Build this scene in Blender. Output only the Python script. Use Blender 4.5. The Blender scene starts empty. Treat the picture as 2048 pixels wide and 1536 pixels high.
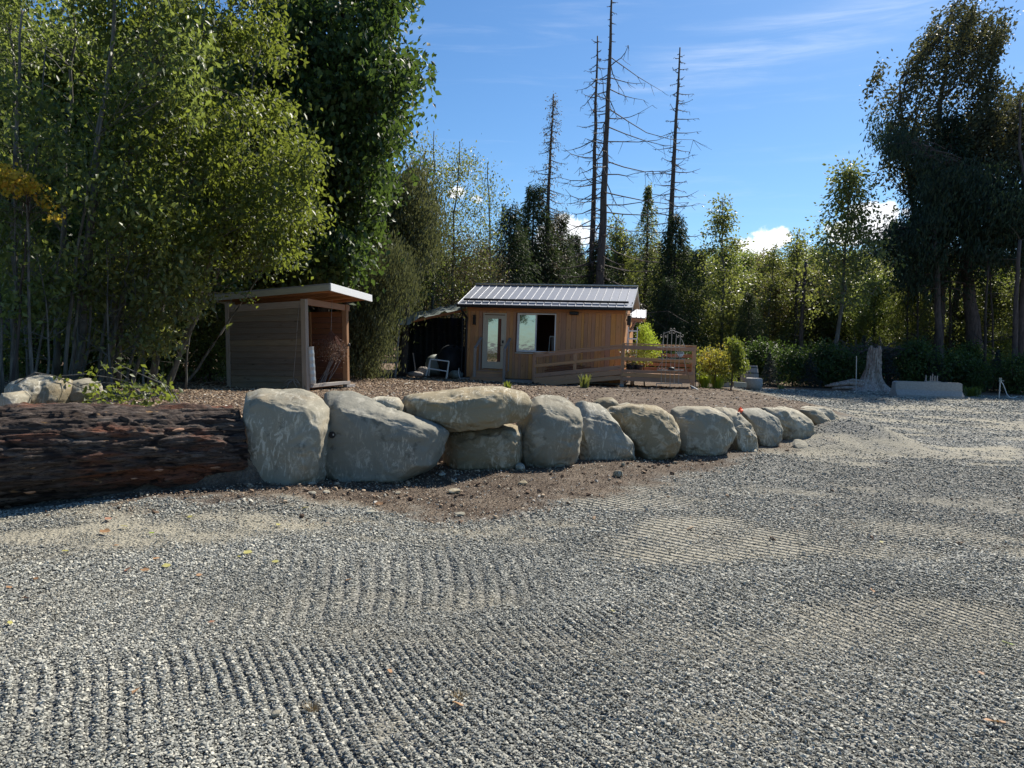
import bpy, math, random
import numpy as np
from mathutils import Vector, Matrix

R = math.radians
rnd = random.Random(7)
rg = np.random.default_rng(11)
SC = bpy.context.scene
COL = SC.collection

# ------------------------------------------------------------------ camera
EYE = Vector((0.0, 0.0, 1.6))
FPX = 1500.0
PITCH, ROLL = -math.atan(78 / 1500.0), 0.033
_f = Vector((0, math.cos(PITCH), math.sin(PITCH)))
_r0 = Vector((1, 0, 0))
_u0 = _r0.cross(_f)
CR = (_r0 * math.cos(ROLL) + _u0 * math.sin(ROLL)).normalized()
CU = (_u0 * math.cos(ROLL) - _r0 * math.sin(ROLL)).normalized()
cam_d = bpy.data.cameras.new('camera')
cam = bpy.data.objects.new('camera', cam_d)
COL.objects.link(cam)
cam.matrix_world = Matrix(((CR.x, CU.x, -_f.x, EYE.x), (CR.y, CU.y, -_f.y, EYE.y), (CR.z, CU.z, -_f.z, EYE.z), (0, 0, 0, 1)))
cam_d.sensor_width = 36
cam_d.lens = 36 * FPX / 2048
cam_d.clip_start = 0.05
cam_d.clip_end = 3000
SC.camera = cam

# ------------------------------------------------------------------ sun and sky
SUN_AZ, SUN_EL = R(36), R(45)
SC.view_settings.view_transform = 'Standard'
SC.view_settings.look = 'None'
SC.view_settings.gamma = 1
SC.view_settings.use_curve_mapping = False
SC.view_settings.exposure = 0.75
SC.cycles.max_bounces = 7
SC.cycles.diffuse_bounces = 3
SC.cycles.glossy_bounces = 3
SC.cycles.transmission_bounces = 5
SC.cycles.transparent_max_bounces = 6
SC.cycles.caustics_reflective = False
SC.cycles.caustics_refractive = False
SC.cycles.use_denoising = True
SC.cycles.denoiser = 'OPENIMAGEDENOISE'
SC.cycles.denoising_input_passes = 'RGB_ALBEDO_NORMAL'
SC.cycles.sample_clamp_indirect = 4.0
sun_d = bpy.data.lights.new('sun', 'SUN')
sun_d.energy = 5.0
sun_d.angle = R(0.53)
sun_d.color = (1.0, 0.93, 0.82)
sun = bpy.data.objects.new('sun', sun_d)
COL.objects.link(sun)
SDIR = Vector((math.sin(SUN_AZ) * math.cos(SUN_EL), math.cos(SUN_AZ) * math.cos(SUN_EL), math.sin(SUN_EL)))
sun.rotation_euler = SDIR.to_track_quat('Z', 'Y').to_euler()
sun.location = (0, 0, 60)

world = bpy.data.worlds.new('World')
SC.world = world
world.use_nodes = True
SKY_STRENGTH = 0.082


class NT:
    """small helper for node trees"""
    def __init__(s, tree):
        s.t = tree
        s.n = tree.nodes
        s.l = tree.links

    def add(s, typ, ins=None, **props):
        nd = s.n.new(typ)
        for k, v in props.items():
            setattr(nd, k, v)
        for k, v in (ins or {}).items():
            sock = nd.inputs[k]
            if isinstance(v, bpy.types.NodeSocket):
                s.l.new(v, sock)
            else:
                sock.default_value = v
        return nd

    def math(s, op, a, b=0.0, c=None, clamp=False):
        ins = {0: a, 1: b}
        if c is not None:
            ins[2] = c
        nd = s.add('ShaderNodeMath', ins, operation=op)
        nd.use_clamp = clamp
        return nd.outputs[0]

    def ramp(s, fac, stops, interp='LINEAR'):
        nd = s.add('ShaderNodeValToRGB', {'Fac': fac})
        nd.color_ramp.interpolation = interp
        el = nd.color_ramp.elements
        while len(el) < len(stops):
            el.new(0.5)
        for e, (p, c) in zip(el, stops):
            e.position = p
            e.color = (*c, 1) if len(c) == 3 else c
        return nd.outputs[0]

    def mix(s, fac, a, b, blend='MIX'):
        nd = s.add('ShaderNodeMix', data_type='RGBA', blend_type=blend)
        for i, v in ((0, fac), (6, a), (7, b)):
            if isinstance(v, bpy.types.NodeSocket):
                s.l.new(v, nd.inputs[i])
            elif i == 0:
                nd.inputs[0].default_value = v
            else:
                nd.inputs[i].default_value = (*v, 1) if len(v) == 3 else v
        return nd.outputs[2]

    def noise(s, vec, scale, detail=4.0, rough=0.55, dist=0.0):
        return s.add('ShaderNodeTexNoise', {'Vector': vec, 'Scale': scale, 'Detail': detail, 'Roughness': rough, 'Distortion': dist}).outputs[0]

    def vmap(s, vec, scale=(1, 1, 1), rot=(0, 0, 0)):
        return s.add('ShaderNodeMapping', {'Vector': vec, 'Scale': scale, 'Rotation': rot}).outputs[0]


def smap(nt, x, a, b, lo=0.0, hi=1.0):
    return nt.add('ShaderNodeMapRange', {0: x, 1: a, 2: b, 3: lo, 4: hi}, interpolation_type='SMOOTHSTEP').outputs[0]


w = NT(world.node_tree)
w.n.clear()
wout = w.add('ShaderNodeOutputWorld')
sky = w.add('ShaderNodeTexSky')
sky.sky_type = 'NISHITA'
sky.sun_disc = False
sky.sun_elevation = SUN_EL
sky.sun_rotation = SUN_AZ
sky.altitude = 50
sky.air_density = 1.0
sky.dust_density = 0.35
sky.ozone_density = 1.6
wtc = w.add('ShaderNodeTexCoord').outputs['Generated']
# scattered small cumulus low over the horizon and thin cirrus higher up
sepw = w.add('ShaderNodeSeparateXYZ', {0: wtc})


def dirv(px, py):
    v = (_f * FPX + CR * (px - 1024) - CU * (py - 768)).normalized()
    return v


wn1 = w.noise(wtc, 42.0, 6, 0.6)
wn2 = w.noise(wtc, 130.0, 4, 0.6)
cloud = None
for (px, py, rad, amp) in ((1130, 470, .055, 1.0), (1085, 500, .035, .9), (1540, 478, .036, .95), (1505, 500, .036, .85), (1746, 440, .05, 1.1), (1690, 465, .04, .9),
                           (1790, 470, .04, .9), (915, 385, .02, .85), (950, 400, .016, .6), (1018, 386, .010, .55), (1610, 500, .03, .6)):
    d = dirv(px, py)
    sub = w.add('ShaderNodeVectorMath', {0: wtc, 1: d}, operation='SUBTRACT').outputs[0]
    sub = w.add('ShaderNodeVectorMath', {0: sub, 1: (1, 1, 1.7)}, operation='MULTIPLY').outputs[0]
    ln = w.add('ShaderNodeVectorMath', {0: sub}, operation='LENGTH').outputs['Value']
    g = w.math('MULTIPLY', smap(w, ln, rad * 1.25, rad * 0.2), amp)
    cloud = g if cloud is None else w.math('MAXIMUM', cloud, g)
cl = w.math('ADD', cloud, w.math('MULTIPLY', w.math('SUBTRACT', wn1, 0.5), 1.8))
cl = w.math('ADD', cl, w.math('MULTIPLY', w.math('SUBTRACT', wn2, 0.5), 0.5))
cl = w.math('MULTIPLY', smap(w, cl, 0.38, 0.75), smap(w, cloud, 0.02, 0.3))
# cirrus streaks: stretched noise, everywhere thin
cir = w.noise(w.vmap(wtc, (3.0, 3.0, 30.0), (0.0, 0.2, 0.0)), 1.6, 6, 0.62, 0.4)
da, db = dirv(1330, 150), dirv(1760, 30)
mid, axis = (da + db) / 2, (db - da)
ln_ = axis.length
axis.normalize()
perp = mid.cross(axis).normalized()
sb = w.add('ShaderNodeVectorMath', {0: wtc, 1: mid}, operation='SUBTRACT').outputs[0]
al = w.add('ShaderNodeVectorMath', {0: sb, 1: axis}, operation='DOT_PRODUCT').outputs['Value']
ac = w.add('ShaderNodeVectorMath', {0: sb, 1: perp}, operation='DOT_PRODUCT').outputs['Value']
streak = w.math('MULTIPLY', smap(w, w.math('ABSOLUTE', al), 0.24, 0.08), smap(w, w.math('ABSOLUTE', ac), 0.045, 0.0))
streak = w.math('MULTIPLY', streak, smap(w, cir, 0.35, 0.75))
thin = w.math('MULTIPLY', smap(w, cir, 0.5, 0.85), 0.12)
veil = w.math('ADD', w.math('MULTIPLY', streak, 0.30), thin)
skb = w.add('ShaderNodeHueSaturation', {'Saturation': 1.15, 'Color': sky.outputs[0]}).outputs[0]
skb = w.mix(1.0, skb, (.60, .79, .94), 'MULTIPLY')
skc = w.mix(veil, skb, (8.0, 8.6, 9.6))
skc = w.mix(w.math('MULTIPLY', cl, 0.92), skc, (9.6, 9.6, 9.7))
bg = w.add('ShaderNodeBackground', {'Color': skc, 'Strength': SKY_STRENGTH})
w.l.new(bg.outputs[0], wout.inputs[0])

# ------------------------------------------------------------------ numeric helpers


def _hash(ix, iy, iz, seed):
    h = (ix.astype(np.int64) * 374761393 + iy.astype(np.int64) * 668265263 + iz.astype(np.int64) * 2147483647 + seed * 974711) & 0xffffffff
    h = ((h ^ (h >> 13)) * 1274126177) & 0xffffffff
    h = (h ^ (h >> 16)) & 0xffffffff
    h = ((h ^ (h >> 15)) * 2246822519) & 0xffffffff
    return ((h ^ (h >> 13)) & 0xffffff) / float(0xffffff)


def vnoise(x, y, z=None, seed=0):
    x = np.asarray(x, float)
    y = np.asarray(y, float)
    z = np.zeros_like(x) if z is None else np.asarray(z, float)
    ix, iy, iz = np.floor(x), np.floor(y), np.floor(z)
    fx, fy, fz = x - ix, y - iy, z - iz
    fx, fy, fz = (t * t * (3 - 2 * t) for t in (fx, fy, fz))
    out = 0
    for a in (0, 1):
        for b in (0, 1):
            for c in (0, 1):
                out = out + _hash(ix + a, iy + b, iz + c, seed) * (fx if a else 1 - fx) * (fy if b else 1 - fy) * (fz if c else 1 - fz)
    return out * 2 - 1


def fbm(x, y, z=None, seed=0, octv=4, gain=0.5):
    a, s, f, n = 0.0, 1.0, 1.0, 0.0
    for o in range(octv):
        a = a + s * vnoise(x * f, y * f, None if z is None else z * f, seed + o * 17)
        n += s
        s *= gain
        f *= 2.03
    return a / n


def ss(x, a, b):
    t = np.clip((x - a) / (b - a), 0, 1)
    return t * t * (3 - 2 * t)


def rayd(px, py):
    return _f * FPX + CR * (px - 1024) - CU * (py - 768)


def W(px, py, d):
    """world point seen at photo pixel px,py at ground distance d (along +Y)"""
    v = rayd(px, py)
    return EYE + v * (d / v.y)


def G0(px, py, z=0.0):
    """world point at height z seen at photo pixel"""
    v = rayd(px, py)
    return EYE + v * ((z - EYE.z) / v.z)


# ------------------------------------------------------------------ terrain
_wall_px = [(480, 996), (550, 984), (630, 965), (750, 957), (870, 938), (960, 943), (1080, 938), (1220, 924), (1320, 917), (1420, 909),
            (1500, 902), (1560, 893), (1620, 885), (1665, 872), (1692, 850)]
WALL = [(-16.0, -2.2), (-9.0, 3.45), (-4.6, 6.75)] + [(G0(a, b).x, G0(a, b).y + 0.34) for a, b in _wall_px]


def polyline_sd(x, y, pts):
    best = np.full(x.shape, 1e9)
    sgn = np.ones(x.shape)
    for (x0, y0), (x1, y1) in zip(pts[:-1], pts[1:]):
        dx, dy = x1 - x0, y1 - y0
        t = np.clip(((x - x0) * dx + (y - y0) * dy) / (dx * dx + dy * dy), 0, 1)
        d = np.hypot(x - x0 - t * dx, y - y0 - t * dy)
        side = np.sign((x - x0) * -dy + (y - y0) * dx)
        m = d < best - 1e-9
        sgn = np.where(m, side, sgn)
        best = np.where(m, d, best)
    return best * sgn


def poly_sd(x, y, pts):
    """signed distance to a polygon, positive inside"""
    best = np.full(x.shape, 1e9)
    inside = np.zeros(x.shape, bool)
    n = len(pts)
    for i in range(n):
        (x0, y0), (x1, y1) = pts[i], pts[(i + 1) % n]
        dx, dy = x1 - x0, y1 - y0
        t = np.clip(((x - x0) * dx + (y - y0) * dy) / (dx * dx + dy * dy + 1e-12), 0, 1)
        best = np.minimum(best, np.hypot(x - x0 - t * dx, y - y0 - t * dy))
        c = ((y0 > y) != (y1 > y)) & (x < (x1 - x0) * (y - y0) / (y1 - y0 + 1e-12) + x0)
        inside ^= c
    return np.where(inside, best, -best)


WEND = WALL[-1]
EDGE = WALL + [(WEND[0] + .5, WEND[1] + .9), (9.3, 30.0), (11.0, 60.0)]


def plateau(x, y):
    """bank height mask, distance behind the wall, softness of the edge"""
    sw = polyline_sd(x, y, EDGE)
    k = ss((x - WEND[0]) + (y - WEND[1]) * .35, -3.0, 3.5)
    m = ss(sw, -0.12 - 2.2 * k, 0.30 + 2.2 * k)
    return m, sw, k


MOUNDS = [(G0(1712, 892), 0.42, 0.9), (G0(1660, 905), 0.10, 0.5), (G0(560, 1015), .05, .35), (G0(1225, 945), .06, .7), (G0(1000, 965), .05, .8)]
PMOUNDS = [(W(1015, 785, 13.5), .16, .45), (W(1250, 795, 17.0), .12, 1.6), (W(1160, 780, 21.0), .12, 1.5), (W(1400, 790, 19.0), .08, 1.2)]


def T(x, y, fine=True):
    x = np.asarray(x, float)
    y = np.asarray(y, float)
    m, sw, kk = plateau(x, y)
    pz = 0.62 - np.clip(y - 8, 0, 21) * 0.0195
    z = m * pz
    z = z + 0.05 * ss(y, 26, 34) * (1 - m)
    z = z + ss(y, 40, 80) * 1.2
    front = (1 - kk) * ss(sw, -2.4, -.05) * (1 - ss(sw, -.05, .1)) * ss(x, -4.5, -3.0) * (1 - ss(x, 5, 8))
    z = z + front * 0.07
    for p, h, r in MOUNDS:
        z = z + h * np.exp(-(((x - p.x) ** 2 + (y - p.y) ** 2) / (r * r)))
    for p, h, r in PMOUNDS:
        z = z + h * np.exp(-(((x - p.x) ** 2 + ((y - p.y) / 1.3) ** 2) / (r * r)))
    if fine:
        z = z + 0.05 * fbm(x * .35, y * .35, seed=3, octv=3) * ss(y, 3, 9)
        z = z + (0.028 * m + 0.03 * front) * fbm(x * 2.2, y * 2.2, seed=5, octv=4)
    return z


def tz(x, y):
    return float(T(np.array([x]), np.array([y]))[0])


def ground_at(px, py):
    """march a pixel's ray to the terrain"""
    v = rayd(px, py)
    v = v / v.y
    ys = np.linspace(2.0, 90, 4000)
    zx = EYE.x + v.x * ys
    zz = EYE.z + v.z * ys
    h = T(zx, ys)
    k = np.argmax(zz <= h)
    if zz[k] > h[k]:
        k = len(ys) - 1
    return Vector((zx[k], ys[k], h[k]))


# ------------------------------------------------------------------ object helpers
WM = {}


def new_obj(name, me, parent=None, M=None):
    o = bpy.data.objects.new(name, me)
    COL.objects.link(o)
    M = M or Matrix.Identity(4)
    WM[o.name] = M
    if parent is not None:
        o.parent = parent
        o.matrix_local = WM[parent.name].inverted() @ M
    else:
        o.matrix_local = M
    return o


def tag(o, label=None, cat=None, group=None, kind=None):
    if label:
        o['label'] = label
    if cat:
        o['category'] = cat
    if group:
        o['group'] = group
    if kind:
        o['kind'] = kind
    return o


def thing(name, label, cat, loc=(0, 0, 0), group=None):
    o = new_obj(name, None, None, Matrix.Translation(Vector(loc)))
    o.empty_display_size = 0.2
    return tag(o, label, cat, group)


def mesh_from(name, V, F, mat, smooth=False):
    me = bpy.data.meshes.new(name)
    me.from_pydata([tuple(v) for v in V], [], [tuple(f) for f in F])
    if mat:
        me.materials.append(mat)
    if smooth:
        me.polygons.foreach_set('use_smooth', [True] * len(me.polygons))
    me.update()
    return me


def fast_mesh(name, V, F, mat, smooth=False):
    """V (n,3), F (m,k) numpy arrays"""
    me = bpy.data.meshes.new(name)
    V = np.asarray(V, np.float32)
    F = np.asarray(F, np.int32)
    m, k = F.shape
    me.vertices.add(len(V))
    me.vertices.foreach_set('co', V.ravel())
    me.loops.add(m * k)
    me.loops.foreach_set('vertex_index', F.ravel())
    me.polygons.add(m)
    me.polygons.foreach_set('loop_start', np.arange(0, m * k, k, dtype=np.int32))
    if smooth:
        me.polygons.foreach_set('use_smooth', np.ones(m, bool))
    if mat:
        me.materials.append(mat)
    me.update(calc_edges=True)
    return me


def attr(me, name, arr):
    a = me.attributes.new(name, 'FLOAT', 'POINT')
    a.data.foreach_set('value', np.asarray(arr, np.float32))


def cbox_geo(sx, sy, sz, b):
    """chamfered box centred at the origin"""
    b = min(b, sx * .3, sy * .3, sz * .3)
    h = (sx / 2, sy / 2, sz / 2)
    V, idx = [], {}
    for i in (-1, 1):
        for j in (-1, 1):
            for k in (-1, 1):
                s = (i, j, k)
                for a in range(3):
                    p = [s[c] * (h[c] - (0 if c == a else b)) for c in range(3)]
                    idx[(s, a)] = len(V)
                    V.append(p)
    F = []
    for a in range(3):
        o1, o2 = [c for c in range(3) if c != a]
        for s in (-1, 1):
            q = []
            for (u, v) in ((-1, -1), (1, -1), (1, 1), (-1, 1)):
                t = [0, 0, 0]
                t[a], t[o1], t[o2] = s, u, v
                q.append(idx[(tuple(t), a)])
            F.append(q)
        for u in (-1, 1):
            for v in (-1, 1):
                c0, c1 = [0, 0, 0], [0, 0, 0]
                c0[a], c1[a] = -1, 1
                c0[o1] = c1[o1] = u
                c0[o2] = c1[o2] = v
                c0, c1 = tuple(c0), tuple(c1)
                F.append([idx[(c0, o1)], idx[(c1, o1)], idx[(c1, o2)], idx[(c0, o2)]])
    for i in (-1, 1):
        for j in (-1, 1):
            for k in (-1, 1):
                s = (i, j, k)
                F.append([idx[(s, 0)], idx[(s, 1)], idx[(s, 2)]])
    out = []
    for f in F:
        P = [Vector(V[q]) for q in f]
        n = (P[1] - P[0]).cross(P[2] - P[0])
        c = sum(P, Vector()) / len(P)
        out.append(f if n.dot(c) > 0 else f[::-1])
    return V, out


_box_cache = {}


def box_mesh(sx, sy, sz, b, mat):
    key = (round(sx, 3), round(sy, 3), round(sz, 3), b, mat.name)
    if key not in _box_cache:
        V, F = cbox_geo(sx, sy, sz, b)
        _box_cache[key] = mesh_from('piece', V, F, mat)
    return _box_cache[key]


def axes(x, up):
    x = Vector(x).normalized()
    up = Vector(up)
    y = up.cross(x)
    if y.length < 1e-4:
        y = Vector((0, 1, 0)).cross(x)
        if y.length < 1e-4:
            y = Vector((1, 0, 0)).cross(x)
    y.normalize()
    z = x.cross(y)
    return x, y, z


def frame_M(c, x, y, z):
    return Matrix(((x[0], y[0], z[0], c[0]), (x[1], y[1], z[1], c[1]), (x[2], y[2], z[2], c[2]), (0, 0, 0, 1)))


def beam(name, p0, p1, w_, h_, mat, parent=None, up=(0, 0, 1), bev=.004):
    """timber from p0 to p1, section w_ (sideways) x h_ (along up); grain runs along local X"""
    p0, p1 = Vector(p0), Vector(p1)
    x, y, z = axes(p1 - p0, up)
    return new_obj(name, box_mesh((p1 - p0).length, w_, h_, bev, mat), parent, frame_M((p0 + p1) / 2, x, y, z))


class MB:
    """collects raw geometry in world coordinates; build() links one mesh object"""
    def __init__(s):
        s.V, s.F = [], []

    def add(s, V, F):
        o = len(s.V)
        s.V += [tuple(v) for v in V]
        s.F += [tuple(i + o for i in f) for f in F]
        return s

    def box(s, c, size, M=None, bev=.004):
        V, F = cbox_geo(*size, bev)
        c = Vector(c)
        return s.add([((M @ Vector(v)) if M else Vector(v)) + c for v in V], F)

    def beam(s, p0, p1, w_, h_, up=(0, 0, 1), bev=.003):
        p0, p1 = Vector(p0), Vector(p1)
        x, y, z = axes(p1 - p0, up)
        M = frame_M((p0 + p1) / 2, x, y, z)
        V, F = cbox_geo((p1 - p0).length, w_, h_, bev)
        return s.add([M @ Vector(v) for v in V], F)

    def tube(s, pts, rad, n=6, cap=True):
        pts = [Vector(p) for p in pts]
        if not hasattr(rad, '__len__'):
            rad = [rad] * len(pts)
        V, F = [], []
        ref = Vector((0.31, 0.17, 0.93))
        for i, p in enumerate(pts):
            t = (pts[min(i + 1, len(pts) - 1)] - pts[max(i - 1, 0)])
            t = t.normalized() if t.length > 1e-9 else Vector((0, 0, 1))
            r_ = ref if abs(t.dot(ref)) < .95 else Vector((1, 0, 0))
            a = t.cross(r_).normalized()
            b = t.cross(a)
            for k in range(n):
                th = 2 * math.pi * k / n
                V.append(p + (a * math.cos(th) + b * math.sin(th)) * rad[i])
        for i in range(len(pts) - 1):
            for k in range(n):
                F.append((i * n + k, i * n + (k + 1) % n, (i + 1) * n + (k + 1) % n, (i + 1) * n + k))
        if cap:
            F.append(tuple(range(n))[::-1])
            F.append(tuple((len(pts) - 1) * n + k for k in range(n)))
        return s.add(V, F)

    def lathe(s, c, prof, n=24, M=None, axis=None):
        """prof: list of (r, z) about c"""
        c = Vector(c)
        V, F = [], []
        for r_, z_ in prof:
            for k in range(n):
                th = 2 * math.pi * k / n
                v = Vector((r_ * math.cos(th), r_ * math.sin(th), z_))
                V.append(c + (M @ v if M else v))
        for i in range(len(prof) - 1):
            for k in range(n):
                F.append((i * n + k, i * n + (k + 1) % n, (i + 1) * n + (k + 1) % n, (i + 1) * n + k))
        if prof[0][0] > 1e-4:
            F.append(tuple(range(n))[::-1])
        if prof[-1][0] > 1e-4:
            F.append(tuple((len(prof) - 1) * n + k for k in range(n)))
        return s.add(V, F)

    def build(s, name, mat, parent=None, smooth=False):
        org = WM[parent.name].translation if parent is not None else None
        if parent is not None:
            Mi = WM[parent.name]
            # local frame = translation of the thing
            off = Mi.translation.copy()
        else:
            off = Vector((0, 0, 0))
            if s.V:
                a = np.array(s.V)
                off = Vector(((a[:, 0].min() + a[:, 0].max()) / 2, (a[:, 1].min() + a[:, 1].max()) / 2, a[:, 2].min()))
        V = [Vector(v) - off for v in s.V]
        return new_obj(name, mesh_from(name, V, s.F, mat, smooth), parent, Matrix.Translation(off))


def copy_thing(root, M, label=None, group=None):
    """a copy of a thing with copies of its parts and sub-parts"""
    r = root.copy()
    COL.objects.link(r)
    r.matrix_local = M
    WM[r.name] = M
    if label:
        r['label'] = label
    if group:
        r['group'] = group
    for ch in list(root.children):
        c = ch.copy()
        COL.objects.link(c)
        c.parent = r
        for g in list(ch.children):
            d = g.copy()
            COL.objects.link(d)
            d.parent = c
    return r


# ------------------------------------------------------------------ materials
def new_mat(name):
    m = bpy.data.materials.new(name)
    m.use_nodes = True
    nt = NT(m.node_tree)
    nt.n.clear()
    out = nt.add('ShaderNodeOutputMaterial')
    return m, nt, out


def principled(nt, out, col, rough=.7, spec=.3, metal=0.0, bump=None, bstr=.3, bdist=.01):
    p = nt.add('ShaderNodeBsdfPrincipled')
    for k, v in (('Base Color', col), ('Roughness', rough), ('Specular IOR Level', spec), ('Metallic', metal)):
        if isinstance(v, bpy.types.NodeSocket):
            nt.l.new(v, p.inputs[k])
        elif k == 'Base Color':
            p.inputs[k].default_value = (*v, 1)
        else:
            p.inputs[k].default_value = v
    if bump is not None:
        b = nt.add('ShaderNodeBump', {'Strength': bstr, 'Distance': bdist, 'Height': bump})
        nt.l.new(b.outputs[0], p.inputs['Normal'])
    nt.l.new(p.outputs[0], out.inputs[0])
    return p


def mat_plain(name, col, rough=.6, spec=.3, metal=0.0, var=.12, scale=30):
    m, nt, out = new_mat(name)
    tc = nt.add('ShaderNodeTexCoord').outputs['Object']
    n = nt.noise(tc, scale, 5, .6)
    c = nt.mix(n, [v * (1 - var * 1.6) for v in col], [min(1, v * (1 + var * 1.6)) for v in col])
    principled(nt, out, c, rough, spec, metal, n, .2, .004)
    return m


def mat_wood(name, dark, light, rough=.75, grey=None, var=.5, knots=True):
    """sawn timber, grain along local X, every piece tinted a little differently"""
    m, nt, out = new_mat(name)
    tc = nt.add('ShaderNodeTexCoord').outputs['Object']
    oi = nt.add('ShaderNodeObjectInfo').outputs['Random']
    off = nt.add('ShaderNodeVectorMath', {0: tc, 1: nt.add('ShaderNodeCombineXYZ', {0: nt.math('MULTIPLY', oi, 37.0), 1: nt.math('MULTIPLY', oi, 11.0)}).outputs[0]}, operation='ADD').outputs[0]
    g1 = nt.noise(nt.vmap(off, (1.2, 22, 22)), 2.5, 5, .6, .6)
    g2 = nt.noise(nt.vmap(off, (2.0, 90, 90)), 2.0, 3, .6)
    g3 = nt.noise(nt.vmap(off, (.5, 1.5, 1.5)), 1.2, 4, .6)
    f = nt.math('ADD', nt.math('MULTIPLY', g1, .55), nt.math('MULTIPLY', g2, .45))
    c = nt.ramp(f, [(.3, dark), (.7, light)])
    c = nt.mix(nt.math('MULTIPLY', smap(nt, g3, .45, .75), .5), c, grey or [v * .55 for v in dark])
    if knots:
        vo = nt.add('ShaderNodeTexVoronoi', {'Vector': nt.vmap(off, (1.3, 6, 6)), 'Scale': 1.6})
        k = smap(nt, vo.outputs['Distance'], .13, .05)
        c = nt.mix(nt.math('MULTIPLY', k, .75), c, [v * .28 for v in dark])
    hv = nt.add('ShaderNodeHueSaturation', {'Hue': nt.math('MULTIPLY_ADD', oi, .014, .493), 'Saturation': nt.math('MULTIPLY_ADD', oi, .25, .85), 'Value': nt.math('MULTIPLY_ADD', oi, var, 1 - var / 2), 'Color': c})
    principled(nt, out, hv.outputs[0], rough, .2, 0, f, .35, .004)
    return m


M_cedar = mat_wood('cedar_siding', (.46, .215, .09), (.66, .37, .19), .7, (.38, .19, .09), .36)
M_cedar_trim = mat_wood('cedar_trim', (.36, .16, .07), (.55, .29, .14), .7, None, .2)
M_deck = mat_wood('deck_timber', (.40, .22, .13), (.56, .345, .215), .75, (.36, .25, .17), .3)
M_oldwood = mat_wood('weathered_boards', (.13, .098, .068), (.26, .20, .145), .85, (.14, .135, .12), .4)
M_post = mat_wood('weathered_post', (.24, .19, .15), (.42, .34, .27), .8, (.3, .28, .26), .2)
M_inside = mat_wood('shed_inner_boards', (.16, .062, .034), (.29, .125, .068), .8, (.2, .1, .06), .35)
M_rafter = mat_wood('shed_rafter_wood', (.30, .15, .08), (.46, .26, .14), .75, None, .2)
M_fascia = mat_wood('pale_fascia', (.28, .29, .25), (.46, .47, .41), .7, (.3, .34, .28), .1, False)
M_greywood = mat_wood('bleached_wood', (.22, .19, .17), (.42, .38, .34), .8, (.3, .3, .3), .2)
M_black = mat_plain('black_metal', (.015, .015, .017), .45, .4)
M_dark = mat_plain('dark_plastic', (.02, .02, .022), .6, .3)
M_white = mat_plain('white_frame', (.72, .73, .72), .45, .4, 0, .04)
M_cream = mat_plain('cream_door_paint', (.58, .53, .42), .5, .35, 0, .05)
M_roofm = mat_plain('grey_roof_metal', (.25, .265, .30), .5, .4, .3, .08, 6)
M_roofedge = mat_plain('roof_edge_metal', (.5, .5, .5), .35, .6, .5, .05, 8)
M_conc = mat_plain('concrete', (.33, .32, .30), .85, .2, 0, .25, 14)
M_concl = mat_plain('pale_concrete', (.42, .38, .32), .9, .2, 0, .25, 9)
M_iron = mat_plain('cream_iron', (.42, .38, .32), .6, .4, 0, .2, 20)
M_galv = mat_plain('galvanised_pipe', (.42, .43, .44), .4, .5, .6, .1)
M_tarp = mat_plain('grey_green_tarp', (.19, .22, .20), .55, .4, 0, .2, 8)
M_darktarp = mat_plain('dark_tarp', (.02, .025, .032), .6, .3, 0, .3, 5)
M_bark = None


def mat_glass():
    m, nt, out = new_mat('window_glass')
    g = nt.add('ShaderNodeBsdfGlossy', {'Color': (.85, .92, .92, 1), 'Roughness': .03})
    tc = nt.add('ShaderNodeTexCoord').outputs['Object']
    b = nt.add('ShaderNodeBump', {'Strength': .12, 'Distance': .01, 'Height': nt.noise(tc, 5, 2, .5)})
    nt.l.new(b.outputs[0], g.inputs['Normal'])
    d = nt.add('ShaderNodeBsdfDiffuse', {'Color': (.02, .03, .035, 1)})
    mx = nt.add('ShaderNodeMixShader', {0: .42, 1: d.outputs[0], 2: g.outputs[0]})
    nt.l.new(mx.outputs[0], out.inputs[0])
    return m


M_glass = mat_glass()


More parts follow.
